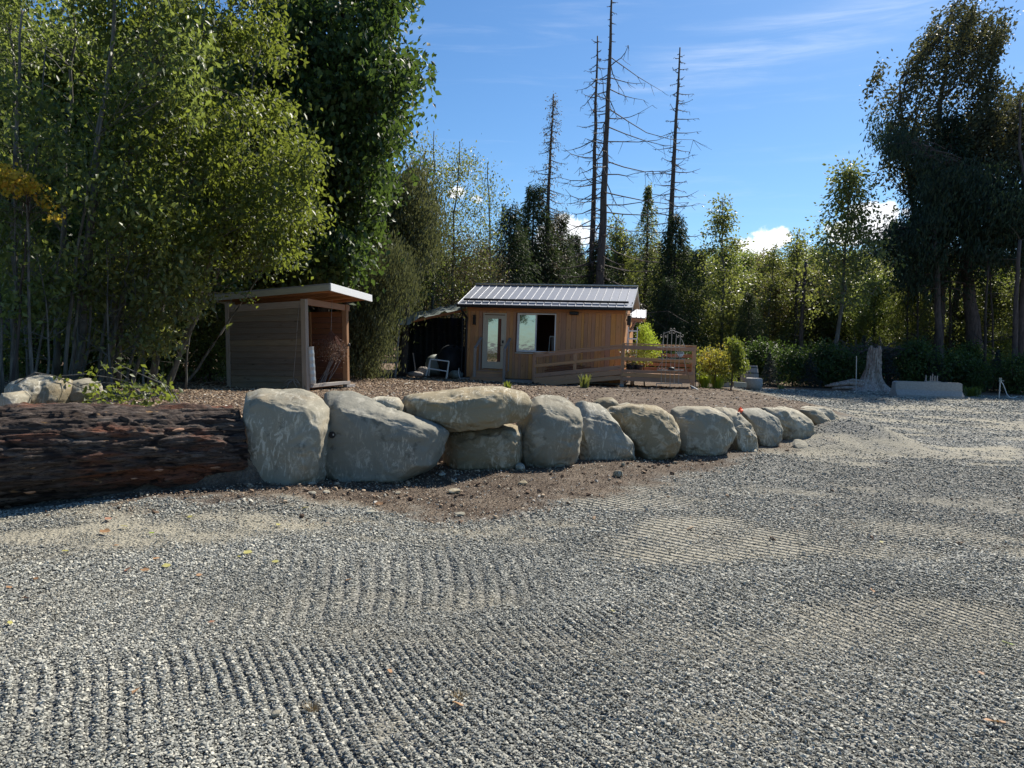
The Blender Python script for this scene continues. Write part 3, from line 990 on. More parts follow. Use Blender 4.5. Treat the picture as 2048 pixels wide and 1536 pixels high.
def rock(name, poly, d, depth, label, mat, seed, shear=.12, p=.5, cuts=5, nt_=132, nf=66, group='sandstone boulders of the wall', sink=.12, amp=1.0, top=.42):
    P = [W(a, b, d) for a, b in poly]
    xz = np.array([(q.x, q.z) for q in P])
    zmin = xz[:, 1].min()
    low = xz[:, 1] < zmin + .28 * (xz[:, 1].max() - zmin)
    xz[low, 1] -= sink
    # smooth closed resample
    nxt = np.roll(xz, -1, 0)
    seg = np.concatenate([xz[i] + (nxt[i] - xz[i]) * np.linspace(0, 1, 14, endpoint=False)[:, None] for i in range(len(xz))])
    p = p * .48
    shear = shear * .7
    k = 5
    ker = np.hanning(k + 2)[1:-1]
    ker /= ker.sum()
    pad = np.concatenate([seg[-k:], seg, seg[:k]])
    seg = np.stack([np.convolve(pad[:, c], ker, 'same')[k:-k] for c in (0, 1)], 1)
    c = seg.mean(0)
    ang = np.arctan2(seg[:, 1] - c[1], seg[:, 0] - c[0])
    rad = np.hypot(seg[:, 1] - c[1], seg[:, 0] - c[0]) * 1.085
    o = np.argsort(ang)
    ang, rad = ang[o], rad[o]
    th = np.linspace(-math.pi, math.pi, nt_, endpoint=False)
    Rr = np.interp(th, np.concatenate([ang[-3:] - 2 * math.pi, ang, ang[:3] + 2 * math.pi]), np.concatenate([rad[-3:], rad, rad[:3]]))
    phi = np.linspace(0, math.pi, nf + 2)[1:-1]
    PH, TH = np.meshgrid(phi, th, indexing='ij')
    s_ = np.sin(PH) ** p
    t_ = np.sign(np.cos(PH)) * np.abs(np.cos(PH)) ** p
    X = np.cos(TH) * Rr[None] * s_
    Z = np.sin(TH) * Rr[None] * s_
    Y = -t_ * depth / 2
    V = np.stack([X.ravel(), Y.ravel(), Z.ravel()], 1)
    V = np.concatenate([V, [[0, -depth / 2, 0], [0, depth / 2, 0]]])
    rs_ = np.random.default_rng(seed)
    Rm = Rr.mean()
    pl_ = [(np.array([rs_.uniform(-.12, .12), -1, rs_.uniform(-.05, .16)]), .80)]
    for _ in range(2):
        pl_.append((np.array([rs_.uniform(-.35, .35), -top * rs_.uniform(.8, 1.3), .85]), rs_.uniform(.80, .88)))
    for _ in range(cuts * 4):
        n = rs_.normal(size=3)
        n[1] = -abs(n[1]) - .55
        pl_.append((n, rs_.uniform(.80, .96)))
    for _ in range(4):
        n = rs_.normal(size=3)
        n[1] *= .5
        pl_.append((n, rs_.uniform(.955, .99)))
    for k_ in range(9):
        an = k_ * .698 + rs_.uniform(-.3, .3)
        pl_.append((np.array([math.cos(an), -rs_.uniform(.5, 1.2), math.sin(an)]), rs_.uniform(.84, .95)))
    for n, lim in pl_:
        n = n / np.linalg.norm(n)
        pr = V @ n
        over = np.clip(pr - pr.max() * lim, 0, None)
        V -= over[:, None] * n[None]
    dirn = V / (np.linalg.norm(V, axis=1)[:, None] + 1e-9)
    q = V + seed * 3.17
    f1 = fbm(q[:, 0] * 2.2 / max(Rm, .2) * .4, q[:, 1] * 2.2, q[:, 2] * 2.2, seed, 3)
    f2 = 1 - np.abs(fbm(q[:, 0] * 5, q[:, 1] * 5, q[:, 2] * 7, seed + 3, 4)) * 2
    f3 = fbm(q[:, 0] * 20, q[:, 1] * 20, q[:, 2] * 20, seed + 8, 3)
    f4 = 1 - np.abs(fbm(q[:, 0] * 9, q[:, 1] * 9, q[:, 2] * 14, seed + 13, 3)) * 3
    f5 = np.abs(((q[:, 2] * 7 + q[:, 0] * 1.5 + 1.2 * f1) % 1) - .5) * 2
    V = V + dirn * (amp * (.010 * f1 + .018 * f2 + .007 * f3 + .010 * f4 + .010 * f5) * min(1.0, Rm / .3))[:, None]
    V[:, 1] += shear * (V[:, 2] - V[:, 2].min())
    loc = Vector((c[0], d + depth * .42, 0))
    zb = V[:, 2].min() + c[1]
    V[:, 2] += c[1] - zb
    loc.z = zb
    F = []
    idx = np.arange(nf * nt_).reshape(nf, nt_)
    a = idx[:-1].ravel()
    b = np.roll(idx, -1, 1)[:-1].ravel()
    c2 = np.roll(idx, -1, 1)[1:].ravel()
    d2 = idx[1:].ravel()
    me = bpy.data.meshes.new(name)
    quads = np.stack([a, d2, c2, b], 1).tolist()
    f0 = nf * nt_
    tri = [(f0, idx[0, k], idx[0, (k + 1) % nt_]) for k in range(nt_)] + [(f0 + 1, idx[-1, (k + 1) % nt_], idx[-1, k]) for k in range(nt_)]
    me.from_pydata(V.tolist(), [], quads + [tuple(int(z) for z in t) for t in tri])
    me.materials.append(mat)
    me.polygons.foreach_set('use_smooth', [True] * len(me.polygons))
    me.update()
    ob = new_obj(name, me, None, Matrix.Translation(loc))
    return tag(ob, label, 'boulder', group)


rock('boulder', [(470, 800), (500, 795), (545, 795), (585, 800), (612, 815), (624, 835), (627, 870), (622, 920), (622, 950), (612, 968), (580, 982), (540, 986), (502, 985), (494, 950), (490, 900), (478, 860), (470, 825)], 7.72, .55,
     'upright grey-green slab beside the end of the big log', M_rockA, 1, .10, .38, 4)
hole_rock = rock('boulder', [(640, 800), (660, 796), (690, 798), (725, 812), (760, 830), (800, 845), (840, 855), (868, 868), (880, 880), (872, 905), (845, 932), (800, 952), (740, 958), (680, 960), (634, 958), (628, 930), (626, 880), (628, 830)], 8.15, .6,
     'large smooth blue-grey boulder with a round drilled hole', M_rockB, 2, .08, .36, 3, sink=.06)
rock('boulder', [(728, 808), (745, 799), (785, 800), (795, 812), (797, 832), (772, 830), (742, 822), (729, 818)], 8.65, .4, 'small wedge stone between the drilled boulder and the long capstone', M_rockA, 3, .1, .5, 4, 60, 30, sink=.03)
rock('boulder', [(797, 815), (808, 799), (850, 795), (900, 790), (955, 784), (1000, 785), (1040, 795), (1052, 812), (1048, 835), (1030, 850), (980, 855), (900, 860), (850, 860), (815, 850), (800, 835)], 8.65, .75,
     'long flat ochre capstone lying across the boulders below it', M_rockC, 4, .35, .45, 6, sink=0)
rock('boulder', [(890, 868), (920, 861), (1000, 860), (1030, 864), (1037, 880), (1035, 925), (1022, 940), (980, 944), (920, 940), (890, 930), (885, 900)], 8.95, .6, 'brown squared block right under the long capstone', M_rockC, 5, .06, .36, 4, sink=.08)
rock('boulder', [(842, 862), (892, 862), (892, 885), (875, 876)], 9.1, .3, 'small chock stone wedged under the long capstone', M_rockA, 6, .05, .5, 3, 40, 20, sink=.02)
rock('boulder', [(1046, 850), (1055, 825), (1075, 810), (1100, 804), (1130, 809), (1158, 828), (1166, 850), (1162, 890), (1155, 912), (1120, 928), (1080, 940), (1050, 938), (1040, 925), (1037, 890)], 9.2, .7,
     'big round-topped boulder after the long capstone, with a dark chip low on its face', M_rockA, 7, .16, .44, 6)
rock('boulder', [(1162, 822), (1178, 815), (1210, 822), (1225, 835), (1245, 868), (1270, 893), (1274, 905), (1250, 918), (1205, 925), (1180, 915), (1168, 898)], 9.9, .6, 'smooth grey boulder leaning like a fin with a sloping right edge', M_rockB, 8, .15, .45, 4)
rock('boulder', [(1226, 838), (1242, 827), (1280, 823), (1330, 826), (1355, 840), (1370, 865), (1368, 892), (1355, 907), (1320, 914), (1290, 903), (1266, 885), (1244, 858)], 10.3, .75, 'mottled boulder with a broad bright top, leaning over the fin-shaped one', M_rockC, 9, .3, .45, 6)
rock('boulder', [(1370, 832), (1392, 826), (1440, 828), (1466, 838), (1484, 862), (1480, 885), (1468, 899), (1430, 907), (1392, 904), (1372, 888), (1368, 850)], 10.9, .75, 'veined grey boulder just before the craggy pale one', M_rockA, 10, .3, .42, 6)
rock('boulder', [(1440, 832), (1470, 828), (1494, 832), (1510, 846), (1524, 878), (1532, 900), (1500, 903), (1484, 893), (1480, 865), (1465, 845)], 11.5, .8, 'craggy pale sandstone with a sunlit slanting side', M_rockA, 11, .35, .6, 8, amp=1.5)
rock('boulder', [(1508, 830), (1545, 828), (1566, 838), (1572, 868), (1562, 891), (1535, 895), (1522, 872), (1510, 848)], 12.2, .7, 'squarish dark-faced boulder behind the craggy pale one', M_rockB, 12, .3, .42, 5)
rock('boulder', [(1560, 828), (1600, 826), (1630, 836), (1646, 860), (1648, 882), (1610, 888), (1582, 874), (1570, 845)], 12.8, .8, 'angular boulder with pale veins and a flat stone at its foot', M_rockA, 13, .3, .5, 8, amp=1.3)
rock('boulder', [(1634, 828), (1655, 826), (1672, 834), (1684, 855), (1678, 868), (1652, 877), (1646, 855), (1638, 840)], 13.5, .8, 'small craggy boulder second from the far end of the wall', M_rockA, 14, .3, .5, 7, amp=1.2)
rock('boulder', [(1612, 826), (1640, 820), (1668, 822), (1688, 838), (1690, 855), (1665, 850), (1630, 836)], 14.5, .7, 'rounded pale boulder at the far end, behind the others', M_rockA, 15, .3, .5, 5)
g2 = 'boulders lying loose behind the wall'
rock('boulder', [(1188, 814), (1205, 802), (1228, 800), (1240, 810), (1238, 824), (1195, 826)], 11.3, .45, 'round brown-grey stone set back on the bank behind the fin-shaped boulder', M_rockC, 16, .2, .5, 4, 50, 26, g2)
rock('boulder', [(1240, 814), (1262, 810), (1285, 824), (1245, 828)], 11.6, .4, 'low flat stone next to the round one on the bank', M_rockA, 17, .2, .5, 4, 44, 22, g2)
g3 = 'boulders beyond the log'
rock('boulder', [(-12, 768), (25, 757), (46, 764), (52, 780), (42, 806), (-12, 814)], 9.8, .7, 'broad pale boulder beyond the log near the saplings', M_rockA, 18, .3, .5, 5, 80, 40, g3)
rock('boulder', [(54, 800), (62, 778), (76, 763), (88, 768), (94, 788), (92, 804), (64, 814)], 9.5, .6, 'pointed boulder in the middle of the three beyond the log', M_rockC, 19, .3, .55, 7, 80, 40, g3, amp=1.3)
rock('boulder', [(102, 772), (128, 762), (150, 771), (158, 788), (140, 800), (106, 802)], 9.9, .6, 'low boulder beyond the log touching the leafy bramble', M_rockA, 20, .3, .5, 5, 80, 40, g3)
rock('boulder', [(-14, 790), (8, 787), (19, 797), (17, 810), (-14, 814)], 9.1, .4, 'small bright stone at the picture edge beyond the log', M_rockA, 21, .3, .5, 4, 50, 26, g3)
# black disc standing in for the shaded inside of the drilled hole, plus pin
hv_ = np.zeros(len(hole_rock.data.vertices) * 3, np.float32)
hole_rock.data.vertices.foreach_get('co', hv_)
hv_ = hv_.reshape(-1, 3) + np.array(tuple(WM[hole_rock.name].translation))
hd_ = np.array(tuple(rayd(664, 870).normalized()))
rel = hv_ - np.array(tuple(EYE))
al_ = rel @ hd_
off_ = np.linalg.norm(rel - al_[:, None] * hd_, axis=1)
dist_ = al_[(off_ < .05)].min()
hc = EYE + Vector(hd_) * (dist_ - .006)
hb = MB()
hb.lathe(hc, [(0, .004), (.036, .004), (.038, 0), (.038, -.05), (0, -.05)], 24, Matrix.Rotation(R(90), 3, 'X'))
ho = hb.build('dark_hole_disc', M_black, hole_rock)
hb = MB()
hb.box(hc + Vector((.016, -.008, .004)), (.014, .006, .02))
hb.build('steel_pin', M_galv, ho)
# loose stones at the foot of the wall
for k, (px, py, wd, lab, mt) in enumerate([
        (624, 987, .085, 'pale flat stone left of a pair below the upright slab', M_rockA), (653, 985, .10, 'pale rounded stone right of a pair below the upright slab', M_rockA),
        (884, 950, .11, 'flat blue-grey shard at the foot of the drilled boulder', M_rockB), (795, 987, .07, 'thin flat stone on the sunlit soil edge', M_rockA),
        (908, 985, .14, 'long thin brown flake on the soil below the squared block', M_rockC), (1040, 938, .17, 'rounded stone against the foot of the squared block', M_rockB),
        (1246, 931, .07, 'small white stone below the fin-shaped boulder', M_rockA), (1236, 952, .13, 'dark angular clod on the soil below the mottled boulder', M_rockC),
        (1046, 968, .12, 'tilted tan shard on the sunlit soil', M_rockC), (740, 1026, .10, 'dark flat stone where gravel meets soil', M_rockB),
        (755, 1036, .05, 'small round dark stone by the flat one', M_rockB), (920, 1030, .10, 'pale sliver of stone at the gravel edge', M_rockA),
        (1600, 893, .34, 'flat pale slab at the foot of the angular boulder', M_rockA), (1350, 926, .09, 'thin pale chip below the veined boulder', M_rockA),
        (1506, 902, .16, 'rubble stone at the foot of the craggy pale sandstone', M_rockA), (552, 1432, .05, 'single whitish pebble standing out of the dark gravel', M_rockA)]):
    g = ground_at(px, py)
    rs_ = np.random.default_rng(100 + k)
    nu, nv = 18, 9
    u = np.linspace(0, 2 * math.pi, nu, endpoint=False)
    v = np.linspace(0, math.pi, nv)
    U_, V_ = np.meshgrid(u, v)
    X = np.cos(U_) * np.sin(V_) ** .7
    Y = np.sin(U_) * np.sin(V_) ** .7
    Z = np.sign(np.cos(V_)) * np.abs(np.cos(V_)) ** .6
    P = np.stack([X.ravel(), Y.ravel(), Z.ravel()], 1)
    for _ in range(6):
        n = rs_.normal(size=3)
        n /= np.linalg.norm(n)
        pr = P @ n
        P -= np.clip(pr - pr.max() * .8, 0, None)[:, None] * n[None]
    flat = .28 if k not in (5, 6, 7, 10, 15) else .65
    if k == 15:
        wd = .042
    P = P * np.array([wd * .5, wd * .36, wd * .5 * flat])
    F = []
    for a in range(nv - 1):
        for b in range(nu):
            F.append((a * nu + b, (a + 1) * nu + b, (a + 1) * nu + (b + 1) % nu, a * nu + (b + 1) % nu))
    o = new_obj('stone', mesh_from('stone', P, F, mt, False), None, Matrix.Translation(g + Vector((0, 0, wd * .2 * flat))) @ Matrix.Rotation(rs_.uniform(-.4, .4), 4, 'X') @ Matrix.Rotation(rs_.uniform(0, 6), 4, 'Z'))
    tag(o, lab, 'stone', 'loose stones around the foot of the wall')

# ------------------------------------------------------------------ big log
la, lb = Vector((-7.3, 4.62, .45)), W(468, 905, 8.02)
lb.z = .405
ldir = (lb - la)
LL = ldir.length
x_, y_, z_ = axes(ldir, (0, 0, 1))
logM = frame_M(la, x_, y_, z_)
nl, na_ = 520, 240
tl = np.linspace(0, LL, nl)
ta = np.linspace(0, 2 * math.pi, na_, endpoint=False)
TL, TA = np.meshgrid(tl, ta, indexing='ij')
rad0 = np.interp(TL, [0, LL], [.50, .425])
cx, cy = np.cos(TA) * 2.2, np.sin(TA) * 2.2
warp = .35 * fbm(TL * 1.1, cx, cy, 71, 3)
r1 = 1 - np.abs(fbm(TL * .9 + warp, cx * 2.6 + warp, cy * 2.6, 72, 3)) * 2.2
r2 = 1 - np.abs(fbm(TL * 2.6, cx * 6.5, cy * 6.5, 73, 3)) * 2
r3 = fbm(TL * 12, cx * 14, cy * 14, 74, 3)
cu, cv = TL * 1.5 + .5 * fbm(TL * 2, cx, cy, 81, 3), TA / (2 * math.pi) * 26 + 1.6 * fbm(TL * 1.3, cx * 1.3, cy * 1.3, 82, 4)
F1 = np.full(cu.shape, 9.0)
F2_ = np.full(cu.shape, 9.0)
cid = np.zeros(cu.shape)
iu, iv = np.floor(cu), np.floor(cv)
for a in (-1, 0, 1):
    for b in (-1, 0, 1):
        gu, gv = iu + a, np.mod(iv + b, 26)
        jx, jy = _hash(gu, gv, gu * 0, 5), _hash(gu, gv, gu * 0, 6)
        dd = np.hypot(iu + a + jx - cu, iv + b + jy - cv)
        m1 = dd < F1
        F2_ = np.where(m1, F1, np.minimum(F2_, dd))
        cid = np.where(m1, _hash(gu, gv, gu * 0, 7), cid)
        F1 = np.where(m1, dd, F1)
crack = ss(F2_ - F1 + .12 * fbm(TL * 9, cx * 6, cy * 6, 83, 3), .0, .30)
plate = np.clip(fbm(TL * .8, cx * .7, cy * .7, 75, 3) * 3 + .4, 0, 1)
disp = .030 * r1 + .026 * r2 + .022 * r3 - .040 * (1 - ss(plate, .1, .35)) + (.010 + .014 * cid) * crack - .02
rad = rad0 + disp
V = np.stack([TL.ravel(), (np.cos(TA) * rad).ravel(), (np.sin(TA) * rad).ravel()], 1)
idx = np.arange(nl * na_).reshape(nl, na_)
a = idx[:-1].ravel()
b = np.roll(idx, -1, 1)[:-1].ravel()
c2 = np.roll(idx, -1, 1)[1:].ravel()
d2 = idx[1:].ravel()
lme = fast_mesh('log_bark', V, np.stack([a, b, c2, d2], 1), M_logbark, True)
attr(lme, 'furrow', np.clip(crack * .8 + .1 + r2 * .12, 0, 1).ravel())
log = thing('fallen_log', 'huge reddish brown fir log with furrowed bark at the start of the rock wall', 'log', la)
new_obj('bark', lme, log, logM)
eb = MB()
ring = [logM @ Vector((LL + .003, math.cos(t) * (.415 + .02 * math.sin(5 * t)), math.sin(t) * (.415 + .015 * math.cos(7 * t)))) for t in np.linspace(0, 2 * math.pi, 60, endpoint=False)]
eb.add(ring, [tuple(range(60))])
eb.build('cut_end', M_logend, log)
for k, (px, py, sz) in enumerate(((272, 862, .12), (357, 860, .13), (318, 940, .10), (268, 957, .07), (430, 935, .12), (60, 985, .10))):
    # bark flakes broken open to pale wood
    v = rayd(px, py)
    best = None
    for t in np.linspace(5.0, 8.6, 500):
        p = EYE + v * (t / v.y)
        q = logM.inverted() @ p
        if 0 < q.x < LL and math.hypot(q.y, q.z) < np.interp(q.x, [0, LL], [.50, .425]) + .035:
            best = q
            break
    if best is None:
        continue
    th0 = math.atan2(best.z, best.y)
    rr = math.hypot(best.y, best.z)
    Vp = []
    nn = 9
    for t in range(nn):
        an = 2 * math.pi * t / nn
        e = rnd.uniform(.6, 1.1)
        Vp.append(logM @ Vector((best.x + math.cos(an) * sz * .5 * e, math.cos(th0 + math.sin(an) * sz * .4 * e) * rr, math.sin(th0 + math.sin(an) * sz * .4 * e) * rr)))
    m_ = MB()
    cen = logM @ Vector((best.x, math.cos(th0) * (rr + .012), math.sin(th0) * (rr + .012)))
    m_.add(Vp + [cen], [(t, (t + 1) % nn, nn) for t in range(nn)])
    m_.build('bark_flake', M_rafter, log)
# thin pale stake in the gap between log and slab, and the stone stuck behind it
p0, p1 = W(487, 985, 7.95), W(482, 850, 7.95)
o = beam('stake', p0, p1, .03, .018, M_fascia, None, (0, 1, 0))
tag(o, 'thin pale wooden stake standing in the gap between log and upright slab', 'stake')

# ------------------------------------------------------------------ small log shed (tilted, as it stands)


class Fr:
    """a local frame: a along u, b along v, c up"""
    def __init__(s, o, yaw, lean=0.0):
        s.o = Vector(o)
        M = Matrix.Rotation(lean, 3, 'Y') @ Matrix.Rotation(yaw, 3, 'Z')
        s.u, s.v, s.w = M @ Vector((1, 0, 0)), M @ Vector((0, 1, 0)), M @ Vector((0, 0, 1))

    def __call__(s, a, b, c):
        return s.o + s.u * a + s.v * b + s.w * c

    def hit(s, px, py, b=0.0):
        """pixel -> (a, c) on the plane v = b"""
        v = rayd(px, py)
        p0 = s.o + s.v * b
        t = (p0 - EYE).dot(s.v) / v.dot(s.v)
        q = EYE + v * t - s.o
        return q.dot(s.u), q.dot(s.w)

    def hita(s, px, py, a=0.0):
        v = rayd(px, py)
        p0 = s.o + s.u * a
        t = (p0 - EYE).dot(s.u) / v.dot(s.u)
        q = EYE + v * t - s.o
        return q.dot(s.v), q.dot(s.w)


SD = 16.6
sc_ = W(612, 789, SD)
sc_.z = tz(sc_.x, sc_.y) + .0
shed_yaw = R(-18)
S = Fr(sc_, shed_yaw, -0.040)
# left wall: from the near corner towards -u ; opening side: towards +v
AL, BL = 2.02, 1.72
pc_top = S.hit(618, 598)[1]
shed = thing('garden_shed', 'small open-fronted shed of weathered grey-brown boards with a flat pale-edged roof', 'shed', S(0, 0, 0))
Hn = pc_top
Hl = S.hit(462, 606)[1]
beam('corner_post', S(0, 0, -.02), S(0, 0, Hn), .12, .12, M_post, shed, S.v)
beam('corner_post', S(-AL, 0, -.05), S(-AL, 0, Hl), .10, .10, M_post, shed, S.v)
beam('corner_post', S(0, BL, 0), S(0, BL, Hn - .04), .13, .10, M_rafter, shed, S.v)
beam('corner_post', S(-AL, BL, 0), S(-AL, BL, Hl - .06), .10, .10, M_inside, shed, S.v)
np_ = 13
for k in range(np_):
    c0 = .06 + k * (Hl - .22) / np_
    hh_ = (Hl - .22) / np_
    ti = rnd.uniform(-.008, .008)
    x, y, z = axes(S.u, S.v)
    y0 = -.008 - rnd.uniform(0, .012)
    p0, p1 = S(-AL + .055, y0, c0 + hh_ * .5 + ti), S(-.065, y0, c0 + hh_ * .5 - ti)
    beam('plank', p0, p1, .022, hh_ + .012, M_oldwood, shed, (S.w + S.v * .16), .003)
    # back wall facing the opening (plane a = -AL) and the far wall (plane b = BL)
    if k < 13:
        beam('plank', S(-AL + .04, .06, c0 + hh_ * .5), S(-AL + .04, BL - .06, c0 + hh_ * .5), .022, hh_ - .012, M_inside, shed, S.w, .003)
        beam('plank', S(-AL + .06, BL - .02, c0 + hh_ * .5), S(-.08, BL - .02, c0 + hh_ * .5), .022, hh_ - .01, M_inside, shed, S.w, .003)
# sloping header board over the left wall
beam('header_board', S(-AL + .055, -.012, Hl - .13), S(-.065, -.012, Hn - .11), .03, .15, M_post, shed, S.w)
beam('header_beam', S(.01, .06, Hn - .05), S(.01, BL + .16, Hn - .12), .05, .14, M_rafter, shed, S.w)
beam('stud', S(-.95, BL - .045, .05), S(-.95, BL - .045, Hn - .2), .05, .04, M_rafter, shed, S.v)
beam('stud', S(-AL + .07, BL * .5, .05), S(-AL + .07, BL * .5, Hl - .2), .04, .06, M_rafter, shed, S.v)
fb_ = MB()
fb_.box((0, 0, 0), (.01, .01, .01))
x, y, z = axes(S.u, S.w)
beam('floor_board', S(-AL / 2 + .01, BL * .25, .05), S(-AL / 2 + .01 + .001, BL * .25, .05) + S.u * .0 + S.v * .0 + S.u * (AL / 2 - .03), BL * .45, .03, M_inside, shed, S.w)
beam('floor_board', S(-AL + .08, BL * .72, .048), S(-.03, BL * .72, .048), BL * .45, .03, M_inside, shed, S.w)
beam('door_sill', S(.02, .06, .105), S(.02, BL + .05, .105), .13, .075, M_greywood, shed, S.w)
beam('skid', S(.03, -.06, -.03), S(.03, .42, -.03), .10, .06, M_rafter, shed, S.w)
beam('skid', S(.03, BL - .12, .02), S(.03, BL + .28, .02), .12, .07, M_greywood, shed, S.w)
# roof slab from its visible corners
nr, fr_, nl_ = W(659, 574, 16.5), W(742, 597, 18.75), W(420, 596, 17.45)
fl_ = nl_ + (fr_ - nr)
ru, rv = (nr - nl_), (fr_ - nr)
rn = ru.cross(rv).normalized()
if rn.z < 0:
    rn = -rn
rm = MB()
cc = (nr + fl_) / 2 + rn * .03
Mr = Matrix((ru.normalized(), rn.cross(ru.normalized()).normalized(), rn)).transposed()
def slab(m, lo, hi, g):
    q = [nl_ + ru * a + rv * b for a, b in ((g, g), (1 - g, g), (1 - g, 1 - g), (g, 1 - g))]
    m.add([v + rn * lo for v in q] + [v + rn * hi for v in q], [(0, 3, 2, 1), (4, 5, 6, 7), (0, 1, 5, 4), (1, 2, 6, 5), (2, 3, 7, 6), (3, 0, 4, 7)])


slab(rm, .0, .05, .012)
rm.build('roof_deck', M_rafter, shed)
rm = MB()
slab(rm, .052, .085, -.008)
rm.build('roof_sheet', M_roofm, shed)
beam('fascia', nl_, nr, .03, .15, M_fascia, shed, rn)
beam('fascia', nr + ru.normalized() * .02, fr_ + ru.normalized() * .02, .03, .17, M_white, shed, rn)
beam('fascia', nl_, fl_, .03, .15, M_fascia, shed, rn)
for t in (.12, .4, .65, .9):
    beam('rafter', nl_ + rv * t - rn * .03 + ru * .02, nr + rv * t - rn * .03 - ru * .03, .04, .07, M_rafter, shed, rn)
kb = MB()
kb.lathe(S(.075, BL - .01, 1.02), [(.0, .0), (.035, .0), (.045, .03), (.03, .05), (0, .052)], 10, Matrix.Rotation(R(90), 3, 'Y'))
kb.build('knob', M_dark, shed)
# bundle of dried flowers hanging inside
hv_a = W(662, 664, 17.6)
fl = thing('dried_flowers', 'bunch of dried flowers hanging upside down inside the open shed', 'dried flowers', hv_a)
P, A_, n_ = [], [], 0
mbs = MB()
for k in range(70):
    th, sp = rnd.uniform(0, 6.28), rnd.uniform(.1, .42)
    e = hv_a + Vector((math.cos(th) * sp, math.sin(th) * sp * .5, -rnd.uniform(.25, .62)))
    mbs.tube([hv_a + Vector((0, 0, .03)), (hv_a + e) / 2 + Vector((0, 0, .03)), e], [.004, .003, .002], 4, False)
    for j in range(26):
        P.append(e + Vector((rnd.gauss(0, .045), rnd.gauss(0, .045), rnd.gauss(0, .07))))
mbs.build('stems', M_inside, fl)
DRY_POS = np.array([tuple(p) for p in P])
cb = MB()
cb.tube([hv_a + Vector((0, 0, .02)), hv_a + Vector((0.01, 0, .75))], .004, 4)
cb.build('string', M_greywood, fl)
# cord hanging down the side wall, with a bundle of twine at the bottom
cd = MB()
pts = [S(*[(t1), -.035, t2]) for t1, t2 in ((-.10, Hn - .12), (-.16, 1.5), (-.22, .9), (-.30, .25))]
cd.tube(pts, .006, 5)
for k in range(9):
    e = S(-.30 + rnd.uniform(-.28, .22), -.05 - rnd.uniform(0, .08), .12 + rnd.uniform(-.10, .12))
    cd.tube([pts[-1], (pts[-1] + e) / 2 + Vector((0, -.02, rnd.uniform(-.02, .08))), e], .008, 4)
tag(cd.build('twine', M_greywood), 'thin cord with a frayed knot of twine hanging down the shed side wall', 'cord')
# ribbed tube leaning in the doorway
tb = MB()
q0, q1 = S(.06, .15, .16), S(.05, .10, .98)
ax_ = (q1 - q0)
tb.tube([q0 + ax_ * t for t in np.linspace(0, 1, 12)], [.085 + (.006 if i % 2 else 0) for i in range(12)], 14)
tbo = tb.build('rolled_sheet', M_galv)
tag(tbo, 'pale grey-green rolled sheet standing in the shed doorway', 'roll')
# bundle of sticks leaning inside
sk = MB()
for k in range(12):
    a = S(-.5 + rnd.uniform(-.15, .15), BL - .35 + rnd.uniform(-.1, .1), .08)
    b = S(-.15 + rnd.uniform(-.1, .15), BL - .08, .75 + rnd.uniform(-.15, .3))
    sk.tube([a, (a + b) / 2 + Vector((rnd.uniform(-.03, .03), 0, 0)), b], [.009, .007, .004], 5)
tag(sk.build('stick_bundle', M_greywood), 'bundle of thin bare sticks leaning in the back corner of the shed', 'sticks')

# ------------------------------------------------------------------ cabin
c0_ = W(931, 760, 29.0)
CZ = tz(c0_.x, c0_.y)
c0_.z = CZ
F_ = Fr(c0_, R(-13))
CL = F_.hit(1247, 700)[0]
CD = 4.3
eave_c = F_.hit(1000, 614)[1]
WT = eave_c + .02
ridge_rise = .98
cabin = thing('cabin', 'small cedar-sided cabin with a ribbed grey metal roof, glazed door and slider window', 'cabin', c0_)
da0, dc1 = F_.hit(968, 628)
da1, _ = F_.hit(1013, 628)
_, dc0 = F_.hit(990, 737)
wa0, wc1 = F_.hit(1036, 626)
wa1, _ = F_.hit(1113, 628)
_, wc0 = F_.hit(1060, 704)
dc0 = max(.42, dc0)
# wall core: strips round the openings
core = MB()


def wallbox(m, a0, a1, c0, c1, b=.06, th=.10):
    m.beam(F_(a0, b, (c0 + c1) / 2), F_(a1, b, (c0 + c1) / 2), th, c1 - c0, F_.w, .001)


wallbox(core, 0.02, wa0, .12, WT - .03)
wallbox(core, wa1, CL - .02, .12, WT - .03)
wallbox(core, wa0, wa1, .12, wc0)
wallbox(core, wa0, wa1, wc1, WT - .03)
core.beam(F_(.06, .12, (WT + .1) / 2), F_(.06, CD, (WT + .1) / 2), .08, WT - .1, F_.w, .001)
core.beam(F_(CL - .06, .12, (WT + .1) / 2), F_(CL - .06, CD, (WT + .1) / 2), .08, WT - .1, F_.w, .001)
core.beam(F_(.1, CD, (WT + .1) / 2), F_(CL - .1, CD, (WT + .1) / 2), .08, WT - .1, F_.w, .001)
for a_ in (.06, CL - .06):
    q = [F_(a_ + s * .04, b_, c_) for s in (-1, 1) for b_, c_ in ((.02, WT), (CD, WT), (CD / 2, WT + ridge_rise - .1))]
    core.add(q, [(0, 2, 1), (3, 4, 5), (0, 1, 4, 3), (1, 2, 5, 4), (2, 0, 3, 5)])
core.build('wall', M_inside, cabin)
fl2 = MB()
fl2.beam(F_(.15, CD / 2, .42), F_(CL - .15, CD / 2, .42), CD - .3, .05, F_.w)
fl2.build('floor', M_deck, cabin)
